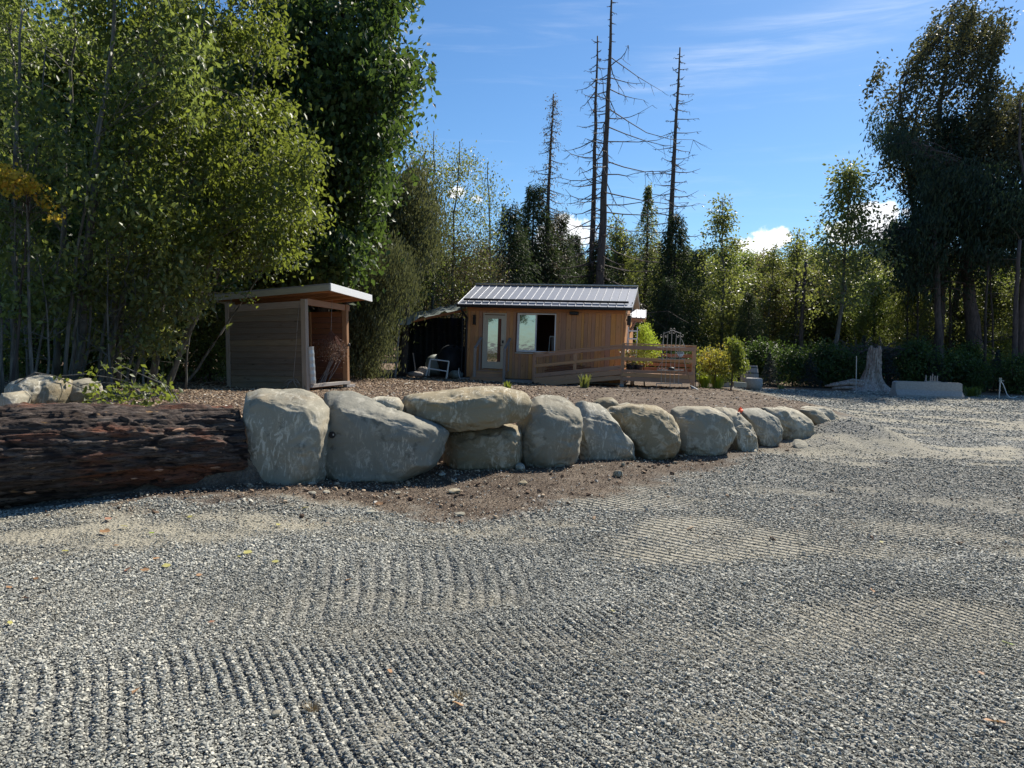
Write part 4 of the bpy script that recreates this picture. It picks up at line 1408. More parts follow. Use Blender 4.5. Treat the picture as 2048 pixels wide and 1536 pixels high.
# vertical cedar boards of random widths
a_ = 0.0
while a_ < CL - .01:
    wd = min(rnd.choice((.10, .14, .14, .19)), CL - a_)
    if CL - a_ - wd < .05:
        wd = CL - a_
    mid_ = a_ + wd / 2
    pr = rnd.uniform(.0, .014)
    segs = [(.10, WT - .03)]
    if da0 - .03 < mid_ < da1 + .03:
        segs = [(dc1 + .02, WT - .03)]
        if dc0 > .2:
            segs.append((.10, dc0 - .02))
    elif wa0 - .02 < mid_ < wa1 + .02:
        segs = [(.10, wc0 - .08), (wc1 + .02, WT - .03)]
    for s0, s1 in segs:
        beam('siding_board', F_(mid_, .0 - pr, s0), F_(mid_, .0 - pr, s1), wd - .006, .022, M_cedar, cabin, -F_.v, .003)
    a_ += wd
# boards on the lit gable side
b_ = .05
while b_ < CD - .05:
    wd = rnd.choice((.14, .19))
    top = WT + ridge_rise * (1 - abs(b_ + wd / 2 - CD / 2) / (CD / 2)) - .14
    beam('siding_board', F_(CL + .012, b_ + wd / 2, .10), F_(CL + .012, b_ + wd / 2, top), wd - .006, .022, M_cedar, cabin, F_.u, .003)
    b_ += wd
beam('corner_trim', F_(.02, -.022, .1), F_(.02, -.022, WT - .05), .06, .02, M_cedar_trim, cabin, -F_.v)
beam('corner_trim', F_(CL - .01, -.022, .1), F_(CL - .01, -.022, WT - .05), .06, .02, M_cedar_trim, cabin, -F_.v)
beam('frieze_board', F_(.05, -.028, WT - .12), F_(CL - .05, -.028, WT - .12), .02, .12, M_cedar_trim, cabin, F_.w)
beam('foundation_sill', F_(-.02, -.35, .03), F_(2.75, -.35, .03), .5, .09, M_conc, cabin, F_.w)
fo = MB()
fo.beam(F_(.1, CD / 2, .03), F_(CL - .1, CD / 2, .03), CD - .2, .10, F_.w)
fo.build('foundation', M_conc, cabin)
# door
door = MB()
dw, dh = da1 - da0, dc1 - dc0
door.beam(F_((da0 + da1) / 2, -.03, dc1 - .05), F_((da0 + da1) / 2, -.03, dc1 - .05) + F_.u * .001, .01, .01)
door = MB()
ga0, ga1, gc0, gc1 = da0 + .19, da1 - .18, dc0 + .26, dc1 - .17
for a0, a1, cc0, cc1 in ((da0 + .04, ga0, dc0, dc1 - .04), (ga1, da1 - .04, dc0, dc1 - .04), (ga0, ga1, dc0, gc0), (ga0, ga1, gc1, dc1 - .04)):
    door.beam(F_(a0, -.015, (cc0 + cc1) / 2), F_(a1, -.015, (cc0 + cc1) / 2), .05, cc1 - cc0, F_.w, .002)
dob = door.build('door', M_cream, cabin)
g_ = MB()
g_.beam(F_(ga0, -.034, (gc0 + gc1) / 2), F_(ga1, .032, (gc0 + gc1) / 2), .008, gc1 - gc0, F_.w, .001)
g_.build('pane', M_glass, dob)
h_ = MB()
h_.lathe(F_(da1 - .10, -.045, dc0 + 1.03), [(0, 0), (.032, 0), (.032, .02), (0, .022)], 12, Matrix.Rotation(R(90), 3, 'X'))
h_.box(F_(da1 - .10, -.05, dc0 + 1.03), (.07, .02, .11), Matrix.Rotation(R(-13), 3, 'Z'))
h_.beam(F_(da1 - .10, -.06, dc0 + .90), F_(da1 - .23, -.07, dc0 + .90), .025, .025)
h_.build('handle', M_black, dob)
for a_, nm in ((da0 + .012, 'door_casing'), (da1 - .012, 'door_casing')):
    beam(nm, F_(a_, -.03, dc0 - .02), F_(a_, -.03, dc1), .055, .035, M_cream, cabin, -F_.v)
beam('door_casing', F_(da0 - .02, -.03, dc1 + .02), F_(da1 + .02, -.03, dc1 + .02), .035, .055, M_cream, cabin, F_.w)
# window: white frame, closed pane on the left, open half on the right
wf = MB()
for a0, a1, c_, w2, h2 in ((wa0, wa1, wc0 + .02, .07, .045), (wa0, wa1, wc1 - .02, .07, .045)):
    wf.beam(F_(a0, -.03, c_), F_(a1, -.03, c_), w2, h2, F_.w)
wm_ = wa0 + (wa1 - wa0) * .5
for a_ in (wa0 + .02, wa1 - .02):
    wf.beam(F_(a_, -.031, wc0), F_(a_, -.031, wc1), .045, .07, -F_.v)
wfo = wf.build('window', M_white, cabin)
sh = MB()
sh.beam(F_(wm_ - .02, -.02, wc0 + .04), F_(wm_ - .02, -.02, wc1 - .04), .055, .04, -F_.v)
sh.beam(F_(wa0 + .065, -.02, wc0 + .04), F_(wa0 + .065, -.02, wc1 - .04), .04, .04, -F_.v)
sh.beam(F_(wa0 + .05, -.019, wc0 + .055), F_(wm_, -.019, wc0 + .055), .04, .03, F_.w)
sh.beam(F_(wa0 + .05, -.019, wc1 - .055), F_(wm_, -.019, wc1 - .055), .04, .03, F_.w)
sh.build('sash', M_white, wfo)
g_ = MB()
g_.beam(F_(wa0 + .06, -.030, (wc0 + wc1) / 2), F_(wm_ - .02, .012, (wc0 + wc1) / 2), .010, wc1 - wc0 - .1, F_.w, .001)
g_.build('pane', M_glass, wfo)
beam('window_sill', F_(wa0 - .06, -.035, wc0 - .05), F_(wa1 + .06, -.035, wc0 - .05), .05, .05, M_cream, cabin, F_.w)
# small easel seen inside the open half
es = thing('easel', 'pale easel standing inside the open half of the cabin window', 'easel', F_(wm_ + .35, .9, .45))
m_ = MB()
ea, ec0, ec1 = wm_ + .42, .45, wc0 + .62
m_.beam(F_(ea - .12, .9, ec0), F_(ea - .06, .9, ec1), .03, .03)
m_.beam(F_(ea + .16, .9, ec0), F_(ea + .10, .9, ec1), .03, .03)
m_.beam(F_(ea - .06, .9, ec1), F_(ea + .10, .9, ec1), .03, .05)
m_.beam(F_(ea - .10, .9, wc0 - .1), F_(ea + .14, .9, wc0 - .1), .03, .03)
m_.build('frame', M_white, es)
m_ = MB()
m_.beam(F_(ea + .02, 1.25, ec0), F_(ea + .02, .93, ec1 - .04), .025, .025)
m_.build('rear_leg', M_white, es)
# wall lights
lt = MB()
la_, lc_ = F_.hit(950, 640)
lt.beam(F_(la_, -.08, lc_ - .16), F_(la_, -.08, lc_ + .16), .10, .12, -F_.v, .01)
lt.beam(F_(la_, -.09, lc_ + .17), F_(la_, -.09, lc_ + .185), .13, .14, -F_.v, .005)
lt.beam(F_(la_, -.09, lc_ - .185), F_(la_, -.09, lc_ - .17), .13, .14, -F_.v, .005)
tag(lt.build('wall_lantern', M_black), 'black wall lantern beside the cabin door', 'lamp')
lt = MB()
la_, lc_ = F_.hit(1149, 627)
lt.beam(F_(la_ - .17, -.12, lc_), F_(la_ + .17, -.12, lc_), .16, .12, F_.w, .02)
lt.beam(F_(la_ - .05, -.03, lc_ + .03), F_(la_ + .05, -.03, lc_ + .03), .08, .06, F_.w, .005)
tag(lt.build('floodlight', M_black), 'black floodlight under the cabin eave, past the window', 'lamp')
lt = MB()
lt.beam(F_(CL + .12, .5, 2.25), F_(CL + .12, .5, 2.62), .14, .14, F_.v, .01)
lt.beam(F_(CL + .12, .5, 2.64), F_(CL + .12, .5, 2.66), .2, .2, F_.v, .005)
lt.beam(F_(CL + .02, .5, 2.45), F_(CL + .12, .5, 2.45), .05, .05)
tag(lt.build('wall_lantern', M_black), 'black wall lantern on the gable end by the porch roof', 'lamp')
# roof
OV = .42
er, er2 = F_.hit(915, 611, -OV)[0], F_.hit(1264, 620, -OV)[0]
ez = F_.hit(1090, 611, -OV)[1]
slope = (WT + ridge_rise - ez) / (CD / 2 + OV)


def rp(a, b, up_=0.0):
    """point on the front roof slope; b from eave (-OV) to ridge (CD/2)"""
    return F_(a, b, ez + (b + OV) * slope + up_)


sv = (rp(0, 1) - rp(0, 0)).normalized()
sn = F_.u.cross(sv).normalized()
svb = (F_(0, 1, -slope) - F_(0, 0, 0)).normalized()
rd = MB()
rd.add([rp(er, -OV, -.10), rp(er2, -OV, -.10), rp(er2, CD / 2, -.10), rp(er, CD / 2, -.10), rp(er, -OV, -.02), rp(er2, -OV, -.02), rp(er2, CD / 2, -.02), rp(er, CD / 2, -.02)],
       [(0, 3, 2, 1), (4, 5, 6, 7), (0, 1, 5, 4), (1, 2, 6, 5), (2, 3, 7, 6), (3, 0, 4, 7)])
zr = ez + (CD / 2 + OV) * slope
be = CD + OV
rd.add([F_(er, be, ez - .1), F_(er2, be, ez - .1), F_(er2, CD / 2 + .002, zr - .1), F_(er, CD / 2 + .002, zr - .1), F_(er, be, ez), F_(er2, be, ez), F_(er2, CD / 2 + .002, zr), F_(er, CD / 2 + .002, zr)],
       [(0, 1, 2, 3), (4, 7, 6, 5), (0, 4, 5, 1), (1, 5, 6, 2), (2, 6, 7, 3), (3, 7, 4, 0)])
roof = rd.build('roof', M_roofedge, cabin)
n_pan = 22
pw = (er2 - er) / n_pan
x, y, z = axes(sv, sn)
pm, F2 = None, None
Lp = (rp(0, CD / 2) - rp(0, -OV)).length + .05
V, Ff = cbox_geo(Lp, pw - .004, .012, .002)
V2, Ff2 = cbox_geo(Lp, .020, .030, .006)
n0 = len(V)
V = V + [[v[0], v[1] + pw / 2 - .02, v[2] + .018] for v in V2]
Ff = Ff + [[i + n0 for i in f] for f in Ff2]
panel_me = mesh_from('roof_panel', V, Ff, M_roofm)
for k in range(n_pan):
    c = (rp(er + pw * (k + .5), -OV) + rp(er + pw * (k + .5), CD / 2)) / 2 - sv * .02
    new_obj('roof_panel', panel_me, roof, frame_M(c, x, y, z))
sb_ = MB()
q0 = -OV + .30
sb_.beam(rp(er + .15, q0, .085), rp(er2 - .15, q0, .085), .05, .075, sn)
for k in range(n_pan):
    sb_.beam(rp(er + pw * (k + .93), q0, .03), rp(er + pw * (k + .93), q0, .09), .03, .03)
sb_.build('snow_bar', M_black, cabin)
rc = MB()
rc.beam(rp(er - .02, CD / 2, .05), rp(er2 + .02, CD / 2, .05), .26, .03, F_.w)
rc.build('ridge_cap', M_roofedge, cabin)
for a_ in (er, er2):
    beam('barge_board', rp(a_, -OV - .01, -.06), rp(a_, CD / 2, -.06), .03, .14, M_roofedge, cabin, sn)
gt = MB()
gt.beam(F_(er - .01, -OV - .06, ez - .07), F_(er2 + .01, -OV - .06, ez - .07), .12, .11, F_.w, .02)
gt.build('gutter', M_black, cabin)
sf = MB()
sf.beam(F_(er + .02, -OV / 2 - .01, ez - .10), F_(er2 - .02, -OV / 2 - .01, ez - .10), OV - .06, .02, F_.w)
sf.build('soffit', M_cedar_trim, cabin)
dp = MB()
dp.tube([F_(er + .16, -OV - .04, ez - .12), F_(er + .18, -OV - .02, ez - .24), F_(.02, -.10, ez - .52), F_(-.0, -.08, ez - .75), F_(-.0, -.08, 1.0), F_(-.0, -.08, .12)], .042, 10)
dp.build('downspout', M_black, cabin)
# steps
for k in range(3):
    h1 = (k + 1) * (dc0 - .02) / 3.6
    beam('step', F_(da0 - .22, -.78 + k * .24, h1), F_(da1 + .16, -.78 + k * .24, h1), .28, .04, M_deck, cabin, F_.w)
    beam('riser', F_(da0 - .22, -.90 + k * .24, h1 - .085), F_(da1 + .16, -.90 + k * .24, h1 - .085), .025, .125, M_deck, cabin, F_.w)
for px in (949, 1008):
    a_, _ = F_.hit(px, 740, -.82)
    beam('stair_post', F_(a_, -.82, .02), F_(a_, -.82, 1.22), .09, .09, M_greywood, cabin, -F_.v)
    beam('handrail', F_(a_, -.86, 1.20), F_(a_ + .03, -.12, 1.62), .09, .05, M_greywood, cabin, F_.w)
    beam('baluster', F_(a_ + .02, -.22, .38), F_(a_ + .02, -.22, 1.55), .05, .05, M_greywood, cabin, -F_.v)
# small porch roof on the gable side
pr_ = thing('porch_roof', 'short metal porch roof on cedar rafters sticking out behind the gable end', 'roof', F_(CL + .03, 2.4, 2.6))
q = [W(1256, 619, 30.6), W(1291, 621, 30.9), W(1291, 637, 29.6), W(1254, 635, 29.3)]
pu, pv = (q[2] - q[3]), (q[0] - q[3])
pn = pu.cross(pv).normalized()
for k in range(4):
    m_ = MB()
    a0, a1 = k / 4, (k + 1) / 4
    m_.add([q[3] + pu * a0, q[3] + pu * a1, q[0] + pu * a1, q[0] + pu * a0, q[3] + pu * a0 + pn * .02, q[3] + pu * a1 + pn * .02, q[0] + pu * a1 + pn * .02, q[0] + pu * a0 + pn * .02],
           [(0, 3, 2, 1), (4, 5, 6, 7), (0, 1, 5, 4), (1, 2, 6, 5), (2, 3, 7, 6), (3, 0, 4, 7)])
    m_.beam(q[3] + pu * a1 + pn * .03, q[0] + pu * a1 + pn * .03, .03, .03, pn)
    m_.build('roof_panel', M_roofm, pr_)
beam('fascia', q[3] - pn * .09, q[2] - pn * .09, .04, .15, M_cedar_trim, pr_, pn)
beam('rafter', q[2] - pn * .08, q[1] - pn * .08, .05, .12, M_cedar_trim, pr_, pn)
beam('rafter', (q[2] + q[3]) / 2 - pn * .08, (q[0] + q[1]) / 2 - pn * .08, .05, .12, M_cedar_trim, pr_, pn)
beam('bracket', F_(CL + .05, 1.7, 2.0), (q[2] + q[3]) / 2 - pn * .14, .07, .07, M_cedar_trim, pr_, F_.w)

# ramp along the wall and the raised landing
RB = -1.30
ramp = thing('ramp', 'long sloping cedar ramp with open handrail along the cabin front', 'ramp', F_(3, RB, 0))
pl = []
for px, yt in ((1070, 708), (1151, 701), (1247, 689)):
    a_, ct = F_.hit(px, yt, RB)
    pl.append((a_, ct))
sl = (pl[2][1] - pl[0][1]) / (pl[2][0] - pl[0][0])
DK = pl[2][1] - 1.02
for a_, ct in pl[:2]:
    beam('rail_post', F_(a_, RB, -.02), F_(a_, RB, ct), .11, .11, M_deck, ramp, -F_.v)
    beam('post_foot', F_(a_, RB - .002, -.06), F_(a_, RB - .002, .08), .125, .125, M_black, ramp, -F_.v)


def rail(par, a0, a1, c0, c1, w2, h2, name='rail', b=RB - .06, mat=None):
    return beam(name, F_(a0, b, c0), F_(a1, b, c1), w2, h2, mat or M_deck, par, F_.w)


rail(ramp, pl[0][0] - .05, pl[2][0] - .06, pl[0][1] + .02, pl[2][1] - .02, .10, .04, 'handrail')
rail(ramp, pl[0][0], pl[2][0] - .06, pl[0][1] - .07, pl[2][1] - .09, .035, .11)
rail(ramp, pl[0][0], pl[2][0] - .06, pl[0][1] - .43, pl[2][1] - .45, .035, .10)
rail(ramp, pl[0][0], pl[2][0] - .06, pl[0][1] - .78, pl[2][1] - .80, .035, .14)
rail(ramp, pl[0][0], pl[2][0] - .06, pl[0][1] - .96, pl[2][1] - .97, .04, .17, 'side_board')
rail(ramp, pl[0][0] + .2, pl[2][0] - .06, pl[0][1] - 1.08, pl[2][1] - 1.16, .04, .15, 'side_board')
nb = 26
for k in range(nb):
    t = (k + .5) / nb
    a_ = pl[0][0] + (pl[2][0] - pl[0][0]) * t
    c_ = pl[0][1] + (pl[2][1] - pl[0][1]) * t - 1.03
    beam('deck_board', F_(a_, RB + .04, max(c_, .03)), F_(a_, -.06, max(c_, .03)), (pl[2][0] - pl[0][0]) / nb - .008, .03, M_deck, ramp, F_.w)
# pile of spare boards leaning on the ramp
sp_ = thing('spare_boards', 'stack of dark spare boards lying on the ramp against the cabin wall', 'boards', F_(pl[0][0] + .5, -.5, .3))
for k in range(5):
    a0 = pl[0][0] + .25 + rnd.uniform(0, .2)
    ln2 = 1.9 - k * .22
    c_ = pl[0][1] - .72 + k * .055
    beam('board', F_(a0, -.75 + k * .03, c_), F_(a0 + ln2, -.7 + k * .03, c_ + sl * ln2 * 1.1), .14, .035, M_inside, sp_, F_.w)

land = thing('landing', 'square cedar landing with three-board railing at the end of the ramp', 'deck', F_(CL, RB, 0))
la0 = pl[2][0]
la1, lct = F_.hit(1389, 698, RB)
ltop = pl[2][1]
for a_, b_ in ((la0, RB), (la1, RB), (la1, .6), (la1, 2.0), (CL + .25, 2.0)):
    beam('rail_post', F_(a_, b_, -.05), F_(a_, b_, ltop + .02), .12, .12, M_deck, land, -F_.v)
    beam('post_foot', F_(a_, b_ - .002, -.10), F_(a_, b_ - .002, .14), .135, .135, M_conc, land, -F_.v)
rail(land, la0 - .05, la1 + .06, ltop + .03, ltop + .03, .13, .04, 'handrail', RB - .01)
rail(land, la0, la1, ltop - .09, ltop - .09, .035, .14)
rail(land, la0, la1, ltop - .50, ltop - .50, .035, .12)
rail(land, la0, la1, DK + .10, DK + .10, .035, .10)
for k in range(2):
    rail(land, la0, la1, DK - .03 - k * .15, DK - .03 - k * .15, .035, .14, 'side_board')
for c_, h2 in ((ltop + .03, .04), (ltop - .09, .13), (ltop - .35, .13), (ltop - .55, .13), (ltop - .72, .13), (ltop - .9, .13)):
    beam('rail', F_(la1 + .05, RB, c_), F_(la1 + .05, 2.0, c_), .04, h2, M_deck, land, F_.w)
    beam('rail', F_(CL + .25, 2.05, c_), F_(la1, 2.05, c_), .04, h2, M_cedar_trim, land, F_.w)
for k in range(20):
    b_ = RB + .08 + k * (2.0 - RB) / 20
    beam('deck_board', F_(CL + .05 if b_ > -.05 else la0 + .05, b_, DK), F_(la1, b_, DK), (2.0 - RB) / 20 - .008, .03, M_deck, land, F_.w)

# ------------------------------------------------------------------ things on and by the landing
# tall planter ladder with pots
ld = thing('plant_ladder', 'white ladder shelf with hanging pots on the landing by the gable wall', 'plant stand', F_(CL + .35, -.7, DK))
a0 = F_.hit(1255, 700, -.75)[0]
a1 = F_.hit(1273, 700, -.75)[0]
lt_ = F_.hit(1262, 654, -.75)[1]
for a_ in (a0, a1):
    beam('upright', F_(a_, -.75, DK), F_(a_, -.75, lt_), .035, .035, M_white, ld, -F_.v)
for c_ in (lt_ - .14, lt_ - .42, lt_ - .72, lt_ - 1.0, DK + .35):
    beam('rung', F_(a0, -.76, c_), F_(a1, -.76, c_), .03, .05, M_white, ld, F_.w)
for k, (px, py, s2) in enumerate(((1262, 735, .22), (1277, 735, .2))):
    a_, c_ = F_.hit(px, py, -1.05)
    pt = MB()
    pt.lathe(F_(a_, -1.05, c_ - s2 * .5), [(s2 * .62, 0), (s2 * .75, s2 * .5), (s2 * .8, s2), (s2 * .7, s2), (s2 * .6, s2 * .7), (0, s2 * .7)], 18)
    tag(pt.build('plant_pot', M_dark, None, True), ('dark round pot of trailing plants under the white ladder shelf', 'dark round pot beside the first one behind the middle rail')[k], 'pot', 'pots on the landing')
# wrought-iron plant stand in front of the landing
IB = RB - .42
st = thing('iron_plant_stand', 'ornate cream wrought-iron plant stand with scrolled arched top before the landing', 'plant stand', F_(la0 + 1.5, IB, 0))


def ipt(px, py, b=IB):
    a_, c_ = F_.hit(px, py, b)
    return F_(a_, b, c_)


def Z(x, y):
    """from the enlarged view (1220,620)+/9.035"""
    return ipt(1220 + x / 9.035, 620 + y / 9.035)


m_ = MB()
for (xa, ya), (xb, yb) in (((1120, 340), (1095, 1080)), ((975, 395), (935, 1080)), ((1275, 400), (1240, 1090)), ((1045, 430), (1005, 1075)), ((1200, 430), (1165, 1085)),
                           ((925, 1110), (925, 1330)), ((1000, 1115), (1000, 1320)), ((1085, 1115), (1085, 1400)), ((1160, 1120), (1160, 1320)), ((1245, 1120), (1240, 1340)), ((840, 1330), (840, 1385)), ((1300, 1340), (1300, 1400))):
    m_.tube([Z(xa, ya), Z(xb, yb)], .011, 5)
for (xa, ya), (xb, yb) in (((960, 430), (1130, 365)), ((1130, 365), (1290, 430)), ((1290, 520), (1360, 680)), ((975, 500), (930, 640)), ((1340, 900), (1375, 1110)), ((930, 940), (850, 1080))):
    m_.tube([Z(xa, ya), Z(xb, yb)], .010, 5)
m_.build('frame', M_iron, st)
for (xa, xb, yy, th) in ((850, 1350, 675, .02), (870, 1350, 890, .02), (850, 1330, 1090, .03), (835, 1305, 1330, .02)):
    m_ = MB()
    pa, pb = Z(xa, yy), Z(xb, yy)
    m_.beam(pa + F_.v * .10, pb + F_.v * .10, .26, .012, F_.w)
    m_.tube([pa, pb], th * .7, 5)
    m_.build('shelf', M_iron, st)


def scroll(m, x, y, r, turn=1, start=0.0):
    pts = []
    for k in range(16):
        t = k / 15
        rr = r * (1 - .72 * t)
        an = start + turn * t * 5.2
        pts.append(Z(x + math.cos(an) * rr, y + math.sin(an) * rr))
    m.tube(pts, .008, 4)


m_ = MB()
for (x, y, r, t, s) in ((930, 460, 32, 1, 0), (1310, 460, 32, -1, 3), (1080, 400, 26, 1, 0), (1165, 400, 26, -1, 3), (1105, 345, 28, 1, 1), (1155, 345, 28, -1, 2), (1010, 470, 26, 1, 0), (1235, 470, 26, -1, 3),
                        (1075, 640, 26, 1, 0), (1180, 640, 26, -1, 3), (1250, 640, 26, -1, 3), (1310, 640, 26, -1, 0), (970, 640, 26, 1, 0), (900, 850, 30, 1, 0), (960, 850, 26, -1, 0), (1050, 850, 30, 1, 0), (1140, 850, 30, -1, 3),
                        (1210, 850, 28, 1, 3), (1290, 850, 28, -1, 0), (900, 1065, 22, 1, 0), (965, 1065, 22, -1, 3)):
    scroll(m_, x, y, r, t, s)
m_.build('scrollwork', M_iron, st)
ph_ = MB()
p = Z(1110, 1078)
ph_.lathe(p + F_.v * .08, [(.0, 0), (.12, .0), (.13, .03), (.08, .07), (.03, .09), (0, .092)], 16)
tag(ph_.build('cap', M_dark, None, True), 'dark cloth cap lying on the third shelf of the iron plant stand', 'cap')
# shield plaque with a dark word band
sg = thing('shield_plaque', 'small white shield-shaped plaque hung on the landing rail', 'sign', Z(1275, 800) - F_.v * 0)
q = [Z(x, y) + F_.v * .10 for x, y in ((1215, 755), (1335, 755), (1335, 800), (1310, 835), (1275, 855), (1240, 835), (1215, 800))]
m_ = MB()
m_.add(q + [v + F_.v * .02 for v in q], [tuple(range(7))[::-1], tuple(range(7, 14))] + [(i, (i + 1) % 7, (i + 1) % 7 + 7, i + 7) for i in range(7)])
m_.build('plate', M_white, sg)
m_ = MB()
for k in range(5):
    c_ = Z(1238 + k * 18.5, 777) + F_.v * .096
    m_.beam(c_ - F_.u * .022 + F_.w * .016, c_ + F_.u * .022 + F_.w * .016, .004, .012, F_.w)
    m_.beam(c_ - F_.u * .022 - F_.w * .016, c_ + F_.u * .022 - F_.w * .016, .004, .012, F_.w)
    m_.beam(c_ + F_.u * (.02 if k % 2 else -.02) - F_.w * .02, c_ + F_.u * (.02 if k % 2 else -.02) + F_.w * .02, .004, .012, F_.u)
m_.build('dark_marks', M_black, sg)
# shovel leaning on the landing
shv = thing('shovel', 'long-handled shovel leaning on the landing railing, bright blade on the soil', 'shovel', ipt(1385, 779))
m_ = MB()
m_.tube([ipt(1369, 722, RB - .15), ipt(1382, 770)], .016, 6)
m_.build('handle', M_rafter, shv)
b0 = ipt(1383, 772)
m_ = MB()
m_.beam(b0, b0 + Vector((.16, -.22, -.10)), .02, .16, (F_.v), .004)
m_.build('blade', M_white, shv)
ir = MB()
ir.tube([ipt(1391, 730, RB - .12), ipt(1391, 779)], .014, 6)
tag(ir.build('iron_bar', M_black), 'thin dark iron bar standing upright at the landing corner post', 'bar')

# ------------------------------------------------------------------ tarpaulin shelter left of the cabin
shl = thing('tarp_shelter', 'lean-to shelter of sagging grey-green tarpaulin on round poles next to the cabin', 'shelter', W(860, 752, 30))
e0, e1 = W(795, 643, 28.6), W(933, 613, 28.9)
f0, f1 = W(800, 630, 33.0), W(915, 606, 33.5)
nu, nv = 26, 14
V = []
for j in range(nv):
    for i in range(nu):
        u, v = i / (nu - 1), j / (nv - 1)
        p = (e0 * (1 - u) + e1 * u) * (1 - v) + (f0 * (1 - u) + f1 * u) * v
        sag = -.10 * math.sin(math.pi * ((u * 3) % 1)) * (1 - v * .5) - .05 * math.sin(math.pi * v)
        p = p + Vector((0, 0, sag + .03 * math.sin(u * 40 + v * 5)))
        V.append(p)
F = [(j * nu + i, j * nu + i + 1, (j + 1) * nu + i + 1, (j + 1) * nu + i) for j in range(nv - 1) for i in range(nu - 1)]
m_ = MB()
m_.add(V, F)
m_.add([v - Vector((0, 0, .008)) for v in V], [f[::-1] for f in F])
m_.build('roof_sheet', M_tarp, shl, True)
# folded flap at the low corner
fa, fb2 = W(797, 645, 28.5), W(836, 634, 28.5)
V = []
for j in range(8):
    for i in range(20):
        u, v = i / 19, j / 7
        p = fa * (1 - u) + fb2 * u + Vector((0, 0, .10))
        p = p + Vector((.02 * math.sin(v * 3), -.05 - .10 * v * (1 + .6 * math.sin(u * 17)), -.30 * v * (.55 + .45 * math.sin(u * 3.1))))
        V.append(p)
F = [(j * 20 + i, (j + 1) * 20 + i, (j + 1) * 20 + i + 1, j * 20 + i + 1) for j in range(7) for i in range(19)]
m_ = MB()
m_.add(V, F)
m_.build('flap', M_tarp, shl, True)
m_ = MB()
V = []
bk0, bk1 = W(812, 748, 32.6), W(925, 748, 33.0)
for j in range(8):
    for i in range(30):
        u, v = i / 29, j / 7
        p = bk0 * (1 - u) + bk1 * u
        V.append(p + Vector((0, .08 * math.sin(u * 30 + v), 0)) + Vector((0, 0, v * 2.45)))
F = [(j * 30 + i, j * 30 + i + 1, (j + 1) * 30 + i + 1, (j + 1) * 30 + i) for j in range(7) for i in range(29)]
m_.add(V, F)
m_.build('back_curtain', M_darktarp, shl, True)
for (a, b, dd, r_) in (((790, 750), (798, 645), 28.7, .05), ((922, 757), (925, 618), 28.9, .03), ((812, 748), (815, 632), 32.5, .05)):
    m_ = MB()
    p0, p1 = W(*a, dd), W(*b, dd)
    p0.z = tz(p0.x, p0.y) - .05
    m_.tube([p0, (p0 + p1) / 2 + Vector((.02, 0, 0)), p1], [r_, r_ * .95, r_ * .85], 8)
    m_.build('pole', M_greywood if r_ > .04 else M_dark, shl)
beam('ridge_pole', e0 - Vector((0, 0, .12)), e1 - Vector((0, 0, .12)), .06, .09, M_inside, shl)
beam('ridge_pole', f0 - Vector((0, 0, .12)), f1 - Vector((0, 0, .12)), .06, .09, M_inside, shl)
# white bench frame
bf = thing('bench_frame', 'bare white metal bench frame standing under the tarp shelter', 'bench', W(874, 756, 28.4))
def zb(x, y, d=28.3):
    return W(780 + x / 9.035, 600 + y / 9.035, d)
m_ = MB()
for (a, b) in (((730, 1070), (650, 1370)), ((1065, 1110), (1010, 1425)), ((730, 1070), (1065, 1110)), ((690, 1235), (1030, 1290))):
    m_.tube([zb(*a), zb(*b)], .024, 6)
m_.build('front_frame', M_white, bf)
m_ = MB()
for (a, b) in (((730, 1080), (700, 1370)), ((1065, 1120), (1035, 1400)), ((710, 1250), (1040, 1290))):
    m_.tube([zb(*a, 28.75), zb(*b, 28.75)], .02, 6)
m_.tube([zb(730, 1072), zb(730, 1080, 28.75)], .02, 6)
m_.tube([zb(1065, 1112), zb(1065, 1120, 28.75)], .02, 6)
m_.build('rear_frame', M_white, bf)


def lump(name, c, sx, sy, sz, mat, label, cat, seed=1, group=None):
    m = MB()
    V, F = [], []
    nu, nv = 22, 12
    for j in range(nv + 1):
        for i in range(nu):
            a, b = 2 * math.pi * i / nu, math.pi * j / nv
            s = math.sin(b) ** .7
            r = 1 + .14 * math.sin(a * 3 + seed) + .08 * math.sin(a * 7 + b * 5 + seed)
            V.append(c + Vector((math.cos(a) * s * sx * r, math.sin(a) * s * sy * r, math.cos(b) * sz * (1 + .1 * math.sin(a * 5 + seed)) + sz)))
    for j in range(nv):
        for i in range(nu):
            F.append((j * nu + i, (j + 1) * nu + i, (j + 1) * nu + (i + 1) % nu, j * nu + (i + 1) % nu))
    m.add(V, F)
    return tag(m.build(name, mat, None, True), label, cat, group)


gs = 'covered goods stored under the tarp shelter'
def gp(px, py, d):
    p = W(px, py, d)
    p.z = tz(p.x, p.y)
    return p
lump('covered_heap', gp(906, 756, 30.4), .75, .6, .62, M_darktarp, 'big dark covered heap next to the cabin wall under the shelter', 'heap', 1, gs)
lump('covered_heap', gp(874, 755, 30.6), .5, .5, .42, M_tarp, 'grey-green covered heap behind the white bench frame', 'heap', 2, gs)
lump('sack', gp(846, 752, 29.8), .22, .2, .20, M_greywood, 'upright pale sack in the middle of the shelter floor', 'sack', 3, gs)
lump('sack', gp(832, 752, 29.4), .30, .2, .11, M_greywood, 'slumped pale sack lying toward the outer pole', 'sack', 4, gs)
lump('sack', gp(912, 757, 28.9), .26, .22, .16, M_tarp, 'low grey sack just left of the cabin corner', 'sack', 6, gs)
pd = MB()
pd.tube([gp(833, 750, 29.9), W(826, 706, 30.0)], .03, 6)
tag(pd.build('leaning_post', M_greywood), 'pale split post leaning inside the tarp shelter', 'post')
ho_ = MB()
ho_.tube([W(918, 736, 28.6), W(917, 745, 28.6), W(919, 754, 28.5), W(922, 760, 28.4)], .015, 6)
